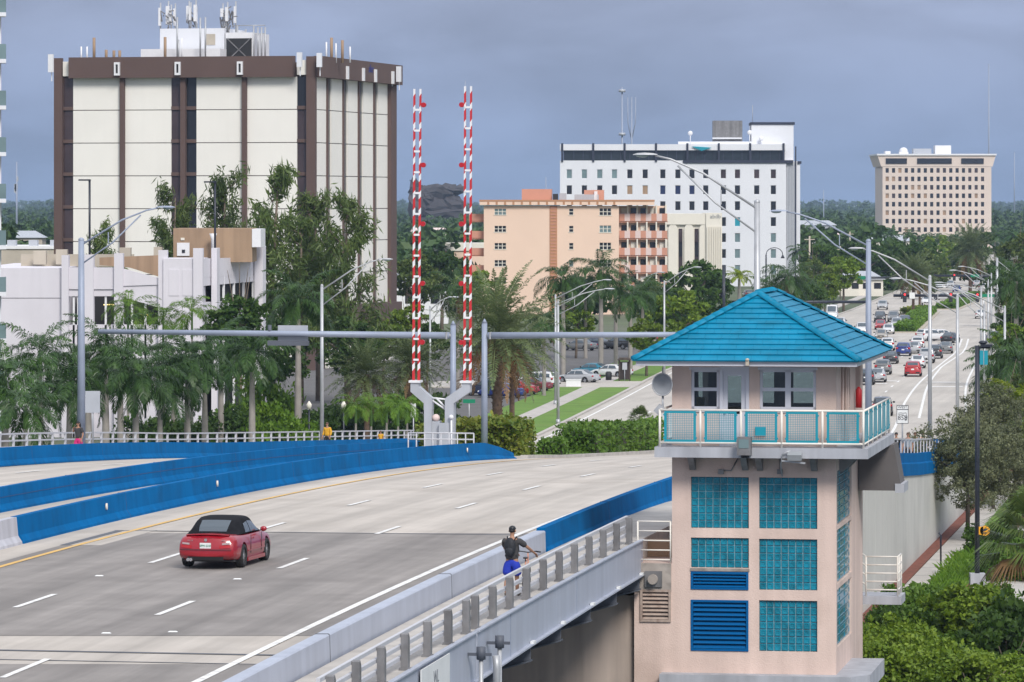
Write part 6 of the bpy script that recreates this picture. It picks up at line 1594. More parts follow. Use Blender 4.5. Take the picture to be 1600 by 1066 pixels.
def place_car(kind, x, y, col, label, rz=0.0, front=False, dz=0.0, name=None):
    if kind not in TEMPL: TEMPL[kind] = [make_type(kind), False]
    t, used = TEMPL[kind]
    p = G(x, y)
    if p.y < 385: 
        for _ in range(20): p = G(x, y, deck(p.y))
    o = t if not used else copy_tree(t); TEMPL[kind][1] = True
    o.location = p + Vector((0, 0, .03 + dz))
    sl_ = (right_edge(p.y + 5) - right_edge(p.y - 5)) / 10
    o.rotation_euler = (0, 0, -math.atan(sl_) + (math.pi if front else 0) + rz)
    tag(o, label, {'sedan': 'car', 'suv': 'car', 'van': 'van', 'pickup': 'pickup truck'}[kind], 'vehicles on the boulevard')
    for ch in o.children:
        if ch.name.split('.')[0] in ('body', 'roof'): ch.material_slots[0].link = 'OBJECT'; ch.material_slots[0].material = paint(col)
    return o
traffic = [
 ('suv', 1353, 601, BLK, 'black sport utility car beside the blue-grey pole, rearmost in its lane', 0, 0),
 ('sedan', 1372, 597, SIL, 'silver sedan right of the rearmost black sport utility car', 0, 0),
 ('suv', 1380, 585, GRY, 'grey car ahead of the silver sedan near the roof corner', 0, 0),
 ('sedan', 1392, 568, BLK, 'dark car ahead of the grey car near the roof corner', 0, 0),
 ('suv', 1427, 588, RED, 'bright red sport utility car in the middle lane', 0, 0),
 ('sedan', 1434, 575, WHT, 'white sedan just ahead of the bright red car', 0, 0),
 ('pickup', 1448, 567, SIL, 'silver pickup ahead of the white sedan', 0, 0),
 ('suv', 1461, 560, BLK, 'black sport utility car right of the silver pickup', 0, 0),
 ('sedan', 1478, 552, GRY, 'dark sedan at the right end of the queue', 0, 0),
 ('suv', 1412, 556, BLU, 'deep blue sport utility car in the queue', 0, 0),
 ('suv', 1387, 548, WHT, 'white sport utility car left of the deep blue one', 0, 0),
 ('suv', 1434, 546, WHT, 'white sport utility car right of the deep blue one', 0, 0),
 ('sedan', 1429, 552, SIL, 'silver sedan squeezed beside the deep blue car', 0, 0),
 ('suv', 1455, 533, WHT, 'white sport utility car turning across, seen from its side', -.75, 0),
 ('sedan', 1471, 531, WHT, 'white sedan turning across right of the white sport utility car', -.95, 0),
 ('sedan', 1485, 536, BLK, 'low black car at the nose of the turning white cars', -.25, 0),
 ('sedan', 1377, 531, TANC, 'beige sedan coming toward the bridge', 0, 1),
 ('pickup', 1347, 523, WHT, 'white pickup coming toward the bridge behind the blue-grey pole', 0, 1),
 ('sedan', 1376, 515, RED, 'red car in the oncoming queue', 0, 1),
 ('sedan', 1388, 522, WHT, 'white sedan right of the red car in the oncoming queue', 0, 1),
 ('suv', 1401, 514, SIL, 'silver sport utility car beside the median hedge', 0, 1),
 ('suv', 1414, 510, NAV, 'dark blue car at the tip of the median hedge', 0, 1),
 ('suv', 1375, 503, BLK, 'dark oncoming car, left one of the pair beyond the red car', 0, 1),
 ('suv', 1396, 503, GRY, 'dark grey oncoming car, right one of the pair beyond the red car', 0, 1),
 ('suv', 1379, 484, SIL, 'silver oncoming car alone on the far left lane', 0, 1),
 ('van', 1300, 500, WHT, 'white van at the left kerb right of the roof peak', 0, 1),
 ('sedan', 1313, 511, WHT, 'white car in front of the white van', 0, 1),
 ('pickup', 1448, 477, WHT, 'white pickup beyond the median palms', 0, 1),
 ('sedan', 1475, 469, WHT, 'white car crossing beyond the hanging red light', 1.2, 0),
 ('sedan', 1532, 498, WHT, 'lone white sedan driving away on the right lanes', 0, 0),
 ('suv', 1553, 537, NAV, 'dark car at the right kerb by the trees', .25, 0),
 ('suv', 1379, 649, BLK, 'black sport utility car just right of the balcony', 0, 0),
 ('suv', 1485, 450, SIL, 'silver car far beyond the first junction', 0, 1),
 ('sedan', 1526, 448, SIL, 'small silver car far away by the second hedge', 0, 0),
 ('sedan', 1415, 467, BLK, 'dark car far left behind the first signal light', 0, 1),
 ('suv', 1535, 455, WHT, 'small white car far away right of the second hedge', 0, 0),
 ('sedan', 1495, 457, BLU, 'blue car far away behind the street light heads', 0, 1),
 ('suv', 1169, 466, BLK, 'black car on the side street left of the roof peak', .2, 0),
]
for (k, x, y, c, lab, rz, fr) in traffic: place_car(k, x, y, c, lab, rz, fr)
parked = [('sedan', 925, 588, TEAL_, 'teal sedan parked facing right beyond the lawn'), ('sedan', 955, 590, WHT, 'white car parked behind the teal sedan'), ('sedan', 903, 599, SIL, 'silver car parked in front of the teal sedan'),
          ('sedan', 827, 612, DRD, 'dark red car parked right of the palm trunk'), ('sedan', 806, 618, RED, 'red car parked beside the dark red one'), ('sedan', 783, 622, BLU, 'blue car parked beside the big palm trunk'), ('suv', 762, 619, NAV, 'dark parked car left of the blue one'), ('suv', 840, 606, WHT, 'white car parked at the end of the row by the palms'),
          ('suv', 965, 546, BLK, 'black car parked under the royal palms'), ('suv', 1000, 540, BLK, 'dark car parked at the back of the lot by the roof corner'), ('sedan', 905, 548, GRY, 'grey car parked at the back of the lot'), ('sedan', 930, 545, NAV, 'dark blue car parked at the back of the lot')]
for (k, x, y, c, lab) in parked: place_car(k, x, y, c, lab, R(62))

# ---- the red convertible on the bridge
ctab = [(-2.32, .70, .36, .86), (-2.27, .78, .30, .90), (-2.05, .84, .24, .935), (-1.5, .875, .20, .945), (-.8, .87, .18, .93), (.6, .87, .18, .915), (1.0, .87, .19, .90), (1.8, .84, .21, .80), (2.15, .77, .26, .68), (2.32, .62, .34, .58)]
ccab = Cabin([(-1.62, .74, .50, .925, .01), (-1.42, .765, .55, .925, .20), (-1.05, .78, .585, .925, .385), (-.55, .785, .60, .925, .465), (.0, .785, .60, .92, .465), (.38, .775, .575, .91, .40), (1.15, .74, .53, .885, .01)])
cwh = [(-1.35, .875), (1.36, .865)]
RC = thing('red_convertible', 'red convertible with black soft top driving away on the bridge', 'car')
cb = obj('body', loft_body(ctab, cwh, .325, 52, .13, .12), RC); cb.data.materials.clear(); M['rev_lens'] = mat('rev_lens', (.36, .27, .27), .2); M['car_red'] = mat('car_red', (.30, .004, .014), .30, spec=.5, coat=.7); cb.data.materials.append(M['car_red'])
obj('soft_top', ccab.mesh('soft_top', 'softtop', 28), RC)
obj('rear_window', ccab.patch('rear_window', 'carglass', ((-1.55, -.385), (-1.08, -.36), (-1.08, .36), (-1.55, .385)), .010, 8), RC)
obj('windshield', ccab.patch('windshield', 'carglass', ((.45, -.42), (1.08, -.44), (1.08, .44), (.45, .42)), .010, 8), RC)
for s in (-1, 1):
    obj('side_window', ccab.patch('side_window', 'carglass', ((-.92, s * .97), (-.42, s * .97), (-.42, s * .64), (-.80, s * .66)), .012), RC)
    obj('side_window', ccab.patch('side_window', 'carglass', ((-.36, s * .97), (.72, s * .97), (.18, s * .64), (-.36, s * .62)), .012), RC)
ctm, crm = wheel_meshes(.325, .24)
for wy, hw in cwh:
    for s in (-1, 1): w_ = obj('wheel', None, RC, (s * (hw - .115), wy, .325)); obj('tyre', ctm, w_); obj('rim', crm, w_)
mb = MB()                                                # boot-lid spoiler
mb.add([(x, -2.17 + .06 * (x / .6) ** 2 - dy, .935 - .03 * (x / .65) ** 2 + dz) for dy, dz in ((-.16, 0), (0.03, .045), (.035, .018), (-.1, -.02)) for x in frange(-.62, .62, 10)], [(i*11+k, i*11+k+1, (i+1)*11+k+1, (i+1)*11+k) for i in range(3) for k in range(10)], 0, True)
mb.build('boot_spoiler', 'car_red', RC)
for s in (-1, 1):
    mb = MB(); ry = -2.285
    yy = lambda x, z: -2.32 - .075 * (1 - (x / .72) ** 2) + .13 * max(0, z - .55) / .45 - .012
    def lens(x0, x1, z0, z1, m_, nm):
        q = MB(); vs = [(s * (x0 + (x1 - x0) * i / 5), yy(x0 + (x1 - x0) * i / 5, z0 + (z1 - z0) * j / 3) - .006 * math.sin(math.pi * i / 5), z0 + (z1 - z0) * j / 3 + .02 * (i / 5)) for j in range(4) for i in range(6)]
        q.add(vs, [(j*6+i, j*6+i+1, (j+1)*6+i+1, (j+1)*6+i) for j in range(3) for i in range(5)], 0, True); return q.build(nm, m_, RC)
    lens(.40, .71, .58, .665, 'taillight', 'tail_light'); lens(.47, .69, .68, .73, 'rev_lens', 'reverse_light')
    mb = MB(); mb.ell((s * .93, .62, .96), (.10, .07, .075)); mb.bar((s * .84, .64, .92), (s * .92, .62, .94), .04); mb.build('mirror', 'car_red', RC)
    mb = MB(); mb.box((s * .868, -.25, .76), (.02, .18, .03)); mb.build('door_handle', 'car_red', RC)
    for yq in (-.62, .62): mb = MB(); mb.box((s * .8745, yq, .62), (.012, .014, .52)); mb.build('door_gap', 'plastic', RC)
    mb = MB(); mb.bar((s * .885, -.95, .44), (s * .885, .95, .44), .02, .03); mb.build('side_trim', 'car_red', RC)
    mb = MB(); mb.bar((s * .86, -.98, .20), (s * .86, .98, .20), .06, .1); mb.build('sill', 'car_red', RC)
yy2 = lambda x, z: -2.32 - .075 * (1 - (x / .72) ** 2) + .13 * max(0, z - .55) / .45 - .014
mb = MB(); mb.box((0, yy2(0, .68) - .004, .66), (.32, .02, .155)); pl_ = mb.build('licence_plate', 'sign_white', RC)
lettering('SPM G10', .085, 'sign_green', pl_, (0, yy2(0, .68) - .02, .655))
lettering('CLK 55', .055, 'chrome', RC, (-.46, yy2(.46, .80) - .012, .80)); lettering('AMG', .05, 'chrome', RC, (.50, yy2(.5, .80) - .012, .80))
mb = MB(); mb.tube([(0, yy2(0, .82) - .002, .815), (0, yy2(0, .82) - .018, .815)], .042, 14); mb.build('badge', 'chrome', RC)
mb = MB(); mb.add([(x, -2.335 - .085 * (1 - (x / .80) ** 2) + .0, z) for z in (.555, .535) for x in frange(-.74, .74, 12)], [(k, k+1, 14+k, 13+k) for k in range(12)]); mb.build('bumper_seam', 'plastic', RC)
mb = MB(); mb.add([(x, -2.33 - .07 * (1 - (x / .80) ** 2) - .012 + dy, z) for z, dy in ((.35, 0), (.245, .05)) for x in frange(-.52, .52, 10)], [(k, k+1, 12+k, 11+k) for k in range(10)]); mb.build('rear_diffuser', 'plastic', RC)
for x in (-.50, -.42): mb = MB(); mb.tube([(x, -2.40, .265), (x, -2.2, .265)], .045, 12); mb.build('exhaust_pipe', 'chrome', RC)
mb = MB(); mb.box((0, -.1, .24), (1.5, 3.9, .1)); mb.build('underbody', 'plastic', RC)
q = (340 - CX) / F; cYY = (30.15) / (AX - q) 
Yc = 131.3; RC.location = Vector((AX * Yc - 29.8, Yc, deck(Yc) + .012)); RC.rotation_euler = (R(-.3), 0, -AN - R(1.5))
# ------------------------------------------------------------------ people
def skin_mesh(pts, edges, name, m, root=0, sub=2):
    me = bpy.data.meshes.new(name); me.from_pydata([p[:3] for p in pts], edges, [])
    o = bpy.data.objects.new('tmp_skin', me); COL.objects.link(o)
    md = o.modifiers.new('s', 'SKIN'); md.use_smooth_shade = True; md.branch_smoothing = .4
    for i, p in enumerate(pts):
        sv = me.skin_vertices[0].data[i]; r = p[3]; sv.radius = r if hasattr(r, '__len__') else (r, r); sv.use_root = (i == root)
    if sub: sb = o.modifiers.new('d', 'SUBSURF'); sb.levels = sub; sb.render_levels = sub
    dg = bpy.context.evaluated_depsgraph_get(); out = bpy.data.meshes.new_from_object(o.evaluated_get(dg))
    bpy.data.objects.remove(o); out.name = name; out.materials.clear(); out.materials.append(M[m]); out.polygons.foreach_set('use_smooth', [True] * len(out.polygons))
    return out
def person(label, loc, rz, h=1.75, arms=None, shirt='shirt_grey', bottom='shorts', hair='hair', long_legs=False, cap=False, pack=False, long_hair=False, step=.10, group='people on the bridge', sleeves='short'):
    k = h / 1.75
    o = thing('person', label, 'person', loc, rz, group)
    # arms: right/left elbow and hand (x right, y forward)
    ar = arms or {1: ((.27, -.02, 1.13), (.28, .10, .90)), -1: ((-.27, -.02, 1.13), (-.28, .10, .90))}
    pts = [(0, 0, .95, (.15, .11)), (0, .005, 1.10, (.14, .10)), (0, .02, 1.28, (.165, .11)), (0, .01, 1.42, (.13, .085)), (0, .02, 1.50, .058), (0, .03, 1.56, .055), (0, .045, 1.63, (.075, .092)), (0, .04, 1.70, (.065, .08))]
    ed = [(0, 1), (1, 2), (2, 3), (3, 4), (4, 5), (5, 6), (6, 7)]
    def add(p, j): pts.append(p); ed.append((j, len(pts) - 1)); return len(pts) - 1
    for s in (1, -1):
        st = step * s
        j = add((s * .10, 0, .88, .095), 0); j = add((s * .105, .02 + st * .5, .50, .062), j); j = add((s * .105, st - .03, .30, .058), j); j = add((s * .105, st - .03, .09, .040), j); add((s * .115, st + .12, .045, .042), j)
        e_, hd = ar[s]
        j = add((s * .19, .0, 1.40, .062), 3); j = add((*e_, .043), j); mid_ = [(a + b) / 2 for a, b in zip(e_, hd)]; j = add((*mid_, .040), j); j = add((*hd, .030), j)
        d = Vector(hd) - Vector(e_); d.normalize(); sd = d.cross(Vector((0, 0, 1))); sd = sd.normalized() if sd.length > .1 else Vector((0, 1, 0))
        pm = Vector(hd) + d * .06; jp = add((*pm, .034), j)
        for f in range(4):
            off = sd * (.028 - .018 * f); L_ = (.065, .08, .085, .075)[f]
            a_ = add((*(pm + d * .03 + off), .0095), jp); b_ = add((*(pm + d * (.03 + L_ * .6) + off + Vector((0, 0, -.02))), .009), a_); add((*(pm + d * (.03 + L_ * .8) + off + Vector((0, 0, -.05))), .008), b_)
        a_ = add((*(Vector(hd) + d * .03 + sd * .04), .010), j); add((*(Vector(hd) + d * .08 + sd * .055 + Vector((0, 0, -.02))), .009), a_)
    pts = [(x * k, y * k, z * k, (r[0] * k, r[1] * k) if hasattr(r, '__len__') else r * k) for x, y, z, r in pts]
    obj('body', skin_mesh(pts, ed, 'body', 'skin'), o)
    # shirt
    sp = [(0, 0, .87, (.205, .155)), (0, .005, 1.08, (.185, .14)), (0, .02, 1.28, (.22, .155)), (0, .01, 1.43, (.175, .125))]; se = [(0, 1), (1, 2), (2, 3)]
    for s in (1, -1):
        e_, hd = ar[s]; sh = Vector((s * .19, 0, 1.40)); el = Vector(e_)
        sp.append((*sh, .098)); se.append((3, len(sp) - 1)); q = sh + (el - sh) * (.8 if sleeves == 'short' else 1.0); sp.append((*q, .078)); se.append((len(sp) - 2, len(sp) - 1))
        if sleeves == 'long': q = el + (Vector(hd) - el) * .85; sp.append((*q, .05)); se.append((len(sp) - 2, len(sp) - 1))
    sp = [(x * k, y * k, z * k, (r[0] * k, r[1] * k) if hasattr(r, '__len__') else r * k) for x, y, z, r in sp]
    obj('shirt', skin_mesh(sp, se, 'shirt', shirt), o)
    bp = [(0, 0, 1.0, (.185, .145)), (0, 0, .88, (.205, .165))]; be = [(0, 1)]
    for s in (1, -1):
        st = step * s; bp.append((s * .11, 0, .80, .145)); be.append((1, len(bp) - 1)); bp.append((s * .115, .02 + st * .5, .50, .13)); be.append((len(bp) - 2, len(bp) - 1))
        if long_legs: bp.append((s * .108, st - .03, .12, .065)); be.append((len(bp) - 2, len(bp) - 1))
    bp = [(x * k, y * k, z * k, (r[0] * k, r[1] * k) if hasattr(r, '__len__') else r * k) for x, y, z, r in bp]
    obj('trousers' if long_legs else 'shorts', skin_mesh(bp, be, 'shorts', bottom), o)
    for s in (1, -1):
        st = step * s; mb = MB(); mb.ell((s * .112 * k, (st + .06) * k, .05 * k), (.05 * k, .135 * k, .055 * k)); mb.build('shoe', 'shoe', o)
        mb = MB(); mb.ell((s * .082 * k, .03 * k, 1.645 * k), (.015 * k, .025 * k, .036 * k)); mb.build('ear', 'skin', o)
        mb = MB(); mb.ell((s * .032 * k, .125 * k, 1.655 * k), (.011 * k, .008 * k, .008 * k)); mb.build('eye', 'ink', o)
    mb = MB(); mb.ell((0, .145 * k, 1.625 * k), (.014 * k, .018 * k, .025 * k)); mb.build('nose', 'skin', o)
    mb = MB(); mb.box((0, .128 * k, 1.585 * k), (.045 * k, .01, .008 * k)); mb.build('mouth', 'salmon', o)
    hm = MB()
    if cap:
        hm.ell((0, .035 * k, 1.705 * k), (.092 * k, .108 * k, .078 * k)); hm.ell((0, .14 * k, 1.70 * k), (.07 * k, .09 * k, .012 * k)); hm.build('cap', 'black', o)
        hm = MB(); hm.ell((0, .015 * k, 1.655 * k), (.081 * k, .088 * k, .06 * k)); hm.build('hair', hair, o)
    else:
        hm.ell((0, .025 * k, 1.685 * k), (.09 * k, .103 * k, .085 * k)); 
        if long_hair: hm.ell((0, -.06 * k, 1.52 * k), (.12 * k, .07 * k, .22 * k)); hm.ell((0, -.10 * k, 1.32 * k), (.11 * k, .05 * k, .20 * k))
        hm.build('hair', hair, o)
    if pack:
        mb = MB(); mb.ell((0, -.165 * k, 1.24 * k), (.155 * k, .10 * k, .25 * k), 14, 10); mb.ell((0, -.245 * k, 1.14 * k), (.115 * k, .05 * k, .11 * k), 12, 8); bk = mb.build('backpack', 'pack', o)
        for s in (1, -1): mb = MB(); mb.tube([(s * .10 * k, -.10 * k, 1.43 * k), (s * .12 * k, 0, 1.50 * k), (s * .12 * k, .12 * k, 1.40 * k), (s * .15 * k, .10 * k, 1.15 * k), (s * .14 * k, -.1 * k, 1.02 * k)], .018 * k, 6); mb.build('strap', 'pack', bk)
    return o
cyY = 118.9; cyl = BP(-19.62, cyY, .165)
person('man in black cap, backpack and blue shorts wheeling a bicycle', cyl, -AN - R(8), 1.78, {1: ((.36, .20, 1.22), (.44, .50, 1.06)), -1: ((-.26, .22, 1.18), (-.08, .52, 1.06))}, cap=True, pack=True, step=.14)
mb = MB()
o = thing('bicycle', 'black bicycle held by the man in blue shorts', 'bicycle', BP(-19.44, cyY + 1.2, .165), -AN + R(3))
def wheel_ring(cy, r, nm):
    w_ = obj(nm, None, o, (0, cy, r)); n = 28
    mb = MB(); mb.tube([(0, r * math.cos(2*math.pi*k/n), r * math.sin(2*math.pi*k/n)) for k in range(n + 1)], .024, 6, cap=False); mb.build('tyre', 'tyre', w_)
    mb = MB(); mb.tube([(0, (r - .035) * math.cos(2*math.pi*k/n), (r - .035) * math.sin(2*math.pi*k/n)) for k in range(n + 1)], .012, 5, cap=False)
    for k in range(14): a = 2 * math.pi * k / 14; mb.bar((0, 0, 0), (0, (r - .04) * math.cos(a), (r - .04) * math.sin(a)), .004)
    mb.tube([(-.05, 0, 0), (.05, 0, 0)], .025, 8); mb.build('rim', 'rim', w_)
wheel_ring(-.52, .34, 'wheel'); wheel_ring(.55, .34, 'wheel')
mb = MB(); bb, ss, hd = (0, -.08, .30), (0, -.20, .80), (0, .38, .88)
for a_, b_ in ((bb, ss), (ss, hd), (bb, (0, .41, .78)), (bb, (0, -.52, .34)), (ss, (0, -.52, .34))): mb.tube([a_, b_], .02, 6)
mb.build('frame', 'salmon', o)
mb = MB(); mb.tube([(0, .36, .98), (0, .41, .78), (0, .50, .55), (0, .55, .34)], .02, 6); mb.build('fork', 'salmon', o)
mb = MB(); mb.tube([(-.32, .26, 1.02), (-.2, .33, 1.03), (0, .36, 1.0), (.2, .33, 1.03), (.32, .26, 1.02)], .016, 6); mb.build('handlebar', 'black', o)
for s in (-1, 1): mb = MB(); mb.tube([(s * .22, .315, 1.03), (s * .34, .25, 1.02)], .022, 6); mb.build('grip', 'black', o); mb = MB(); mb.tube([(s * .05, -.08, .30), (s * .09, -.08 + s * .12, .22 + .0)], .012, 6); mb.box((s * .13, -.08 + s * .12, .22), (.09, .08, .02)); mb.build('crank', 'black', o)
mb = MB(); mb.ell((0, -.24, .90), (.07, .13, .03)); mb.tube([(0, -.2, .78), (0, -.22, .9)], .014, 6); mb.build('saddle', 'black', o)
nY = 57.4
def nl(px): Y = nY / (AX - (px - CX) / F); return BP(-nY, Y, .165)
person('woman with long dark hair and pink shorts on the far sidewalk', nl(122.5), R(150), 1.68, {1: ((.24, .12, 1.22), (.10, .26, 1.42)), -1: ((-.27, -.02, 1.13), (-.28, .10, .90))}, 'shirt_grey', 'pink_cloth', 'hair', long_hair=True)
person('person in an open yellow jacket walking on the far sidewalk', nl(511.5), R(150), 1.70, None, 'yellow_cloth', 'black', 'hair_brown', True, sleeves='long')
person('small child in yellow behind the far railing', nl(595), R(160), 1.15, None, 'yellow_cloth', 'shorts', 'hair_brown')
def sr(px, c=-20.1): Y = -c / (AX - (px - CX) / F); return BP(c, Y, sw(Y) + .005)
for k, (px, c, sh, hr, lab, rz) in enumerate(((1400.5, -19.7, 'black', 'hair', 'leftmost walker on the ramp sidewalk, dark hair and dark top', 180), (1419, -19.9, 'shirt_light', 'hair_brown', 'second walker from the left on the ramp sidewalk', 165), (1430, -20.0, 'shirt_light', 'hair_brown', 'third walker from the left on the ramp sidewalk', 180), (1441.5, -20.2, 'salmon_pale', 'hair', 'rightmost walker on the ramp sidewalk', 190))):
    person(lab, sr(px, c) , -AN + R(rz), 1.75, None, sh, 'black', hr, True)
# ------------------------------------------------------------------ vegetation
def quad_mesh(name, V, mats, mi=None):
    """V: (N,4,3) array of quads"""
    n = len(V); me = bpy.data.meshes.new(name)
    me.vertices.add(n * 4); me.vertices.foreach_set('co', np.ascontiguousarray(V, dtype=np.float32).ravel())
    me.loops.add(n * 4); me.loops.foreach_set('vertex_index', np.arange(n * 4, dtype=np.int32))
    me.polygons.add(n); me.polygons.foreach_set('loop_start', np.arange(0, n * 4, 4, dtype=np.int32))
    for m in (mats if isinstance(mats, (list, tuple)) else [mats]): me.materials.append(M[m])
    if mi is not None: me.polygons.foreach_set('material_index', np.asarray(mi, dtype=np.int32))
    me.update(calc_edges=True); me.validate()
    return me
def rdir(rng, n, up=0.0):
    v = rng.normal(size=(n, 3)); v[:, 2] += up; return v / (np.linalg.norm(v, axis=1)[:, None] + 1e-9)
def leaf_quads(rng, C, size, up=.6, aspect=.5, jitter=.35):
    n = len(C); N = rdir(rng, n, up); T = np.cross(N, rdir(rng, n)); T /= np.linalg.norm(T, axis=1)[:, None] + 1e-9; B = np.cross(N, T)
    s = size * (1 + jitter * rng.uniform(-1, 1, size=(n, 1)))
    a, b = T * s, B * s * aspect
    return np.stack([C - a, C + b, C + a * 1.0, C - b], axis=1)
def cloud_crown(seed, rx, ry, rz, nclump, nleaf, leaf, clump_r, up=.6, aspect=.55, flat=0.0, hollow=.55):
    rng = np.random.default_rng(seed)
    d = rdir(rng, nclump, .25); r = hollow + (1 - hollow) * rng.uniform(0, 1, size=(nclump, 1)) ** .6
    r *= 1 + .22 * np.sin(d[:, :1] * 5 + seed) * np.cos(d[:, 1:2] * 4 + seed * 2)
    cc = d * r * np.array([rx, ry, rz]); cc[:, 2] = np.maximum(cc[:, 2], -rz * (1 - flat))
    cr = clump_r * rng.uniform(.55, 1.3, size=nclump)
    idx = rng.integers(0, nclump, size=nclump * nleaf)
    o_ = rdir(rng, len(idx)) * (rng.uniform(0, 1, size=(len(idx), 1)) ** .5) * cr[idx][:, None] * np.array([1, 1, .72])
    return leaf_quads(rng, cc[idx] + o_, leaf, up, aspect), cc
def limbs(mb, cc, z0, base_r, rng, n=9, mi=0):
    pick = rng.choice(len(cc), size=min(n, len(cc)), replace=False)
    for i in pick:
        t = cc[i] * .85; m_ = np.array([t[0] * .35, t[1] * .35, z0 + (t[2] - z0) * .55])
        mb.tube([(0, 0, z0), tuple(m_), tuple(t)], [base_r * .6, base_r * .38, base_r * .12], 5, mi)
CROWN = {}
def broad_variant(key, seed, rx, rz, nclump, nleaf, leaf, clump_r, m, bark='bark', trunk_r=.22, trunk_h=3.0, up=.6, hollow=.5):
    Q, cc = cloud_crown(seed, rx, rx, rz, nclump, nleaf, leaf, clump_r, up, hollow=hollow)
    crown = quad_mesh('crown', Q, m)
    mb = MB(); rng = np.random.default_rng(seed + 50)
    mb.tube([(0, 0, -trunk_h - rz * .6), (rng.uniform(-.15, .15), .1, -rz * .9), (0, 0, -rz * .45)], [trunk_r * 1.3, trunk_r, trunk_r * .8], 8)
    limbs(mb, cc, -rz * .5, trunk_r, rng, 10)
    CROWN[key] = (crown, mb.mesh('trunk', bark), rx, rz)
for i in range(3):
    broad_variant(('dark', i), 10 + i, 4.0, 3.2, 90, 46, .30, .85, 'leaf_dark'); broad_variant(('mid', i), 20 + i, 4.0, 3.0, 80, 46, .30, .85, 'leaf_mid')
    broad_variant(('olive', i), 30 + i, 4.0, 3.2, 80, 46, .30, .8, 'leaf_olive')
    broad_variant(('grey', i), 40 + i, 3.2, 2.5, 420, 60, .072, .42, 'leaf_grey', 'bark_dark', .12, 2.5, .3, .15)
    broad_variant(('near', i), 60 + i, 2.0, 1.3, 90, 60, .15, .42, 'leaf_mid', 'bark_dark', .08, 1.2, .7, .3)
def tree(kind, label, px, D_, top_y, wpx, base_z=0.0, group='trees beyond the bridge', i=None, cat='tree', name='tree', squash=1.0):
    i = random.randrange(3) if i is None else i
    crown, trunk, rx, rz = CROWN[(kind, i)]
    R_ = wpx / 2 / F * D_; s = R_ / rx
    top = ZC - (top_y - HY) / F * D_
    zc = top - rz * s * 1.05 * squash
    o = thing(name, label, cat, XY(px, D_, base_z), random.uniform(0, 6), group)
    c = obj('crown', crown, o, (0, 0, zc - base_z)); c.scale = (s, s, s * squash)
    th = zc - base_z; t = obj('trunk', trunk, o, (0, 0, zc - base_z)); tl = (rz * .6 + (3.0 if kind in ('dark', 'mid', 'olive') else (2.5 if kind == 'grey' else 1.2)))
    t.scale = (s, s, max(.2, th / tl))
    return o
random.seed(21)
ORD = ['first', 'second', 'third', 'fourth', 'fifth', 'sixth', 'seventh', 'eighth', 'ninth', 'tenth', 'eleventh', 'twelfth', 'thirteenth', 'fourteenth', 'fifteenth']
broad = [('olive', 'rounded tree just right of the office block base', 650, 620, 402, 85), ('dark', 'dark tree between the two pairs of gate arms', 690, 660, 388, 90), ('mid', 'green tree left of the date palm crown', 738, 600, 425, 75),
  ('mid', 'light green bush-like tree left of the left gate arm', 636, 450, 478, 70), ('dark', 'low dark tree behind the left gate arm', 668, 430, 506, 70), ('dark', 'tree below the peach building between palms', 905, 650, 436, 95),
  ('dark', 'big dark canopy tree below the arcaded hall', 1085, 620, 412, 110), ('mid', 'bright green canopy tree left of the roof peak', 1060, 540, 458, 100), ('olive', 'tree left of the black post', 1020, 640, 440, 80), ('dark', 'tree right against the black post', 1116, 640, 424, 60), ('mid', 'low green tree by the roof eave', 1010, 500, 500, 70), ('mid', 'low tree under the royal palms by the car park', 900, 560, 480, 60),
  ('dark', 'tree right of the white office block', 1290, 880, 378, 62), ('mid', 'bright green tree beside the utility poles', 1318, 800, 402, 66), ('dark', 'large dark spreading tree left of the pink block', 1352, 960, 378, 90), ('olive', 'tree behind the blue-grey pole top', 1270, 760, 404, 50), ('dark', 'broad dark tree below the pink block', 1408, 1000, 366, 130), ('mid', 'green tree right below the pink block', 1470, 1080, 372, 90), ('dark', 'tree under the right corner of the pink block', 1530, 1050, 368, 90),
  ('olive', 'tree at the right edge beyond the junction', 1592, 760, 372, 70), ('dark', 'dark roadside tree at the right edge', 1590, 520, 476, 74), ('mid', 'green roadside tree right of the far poles', 1578, 440, 506, 64), ('dark', 'dense dark tree at the right edge above the yellow palms', 1604, 360, 520, 100), ('olive', 'olive tree behind the yellow palms', 1572, 330, 588, 80), ('dark', 'dark tree behind the garage corner palms', 425, 395, 505, 110), ('dark', 'dark tree between garage and office block', 545, 420, 500, 100), ('dark', 'dark rounded tree at the garage right wing', 375, 352, 465, 110), ('dark', 'dark roadside tree right of the junction, upper', 1572, 700, 412, 64), ('mid', 'green roadside tree right of the junction, lower', 1590, 600, 440, 60), ('mid', 'tree at the left kerb before the junction mast arm', 1288, 720, 428, 54), ('dark', 'dark tree left of the white van', 1262, 640, 440, 60), ('olive', 'olive tree between median palms and pink block', 1452, 900, 396, 70), ('mid', 'leafy tree at the foot of the office block', 600, 440, 500, 80)]
for b in broad: tree(*b[:2], *b[2:])
for k, (px, D_, ty, w_) in enumerate(((1512, 258, 640, 170), (1580, 262, 655, 150), (1552, 285, 600, 130))):
    tree('grey', ['grey-green tree before the retaining wall, nearest the route sign', 'grey-green tree at the right edge behind the black post', 'grey-green tree behind, under the yellow palms'][k], px, D_, ty, w_, 0, 'grey-green trees by the ramp', k, squash=1.15)
tree('near', 'small spreading tree with thin dark trunk at bottom right', 1520, 188, 912, 130, 0, 'shrubs by the water', 0)
# the slim young trunks along the path
for k, (px, D_) in enumerate(((1507, 250), (1514, 262))): 
    pass

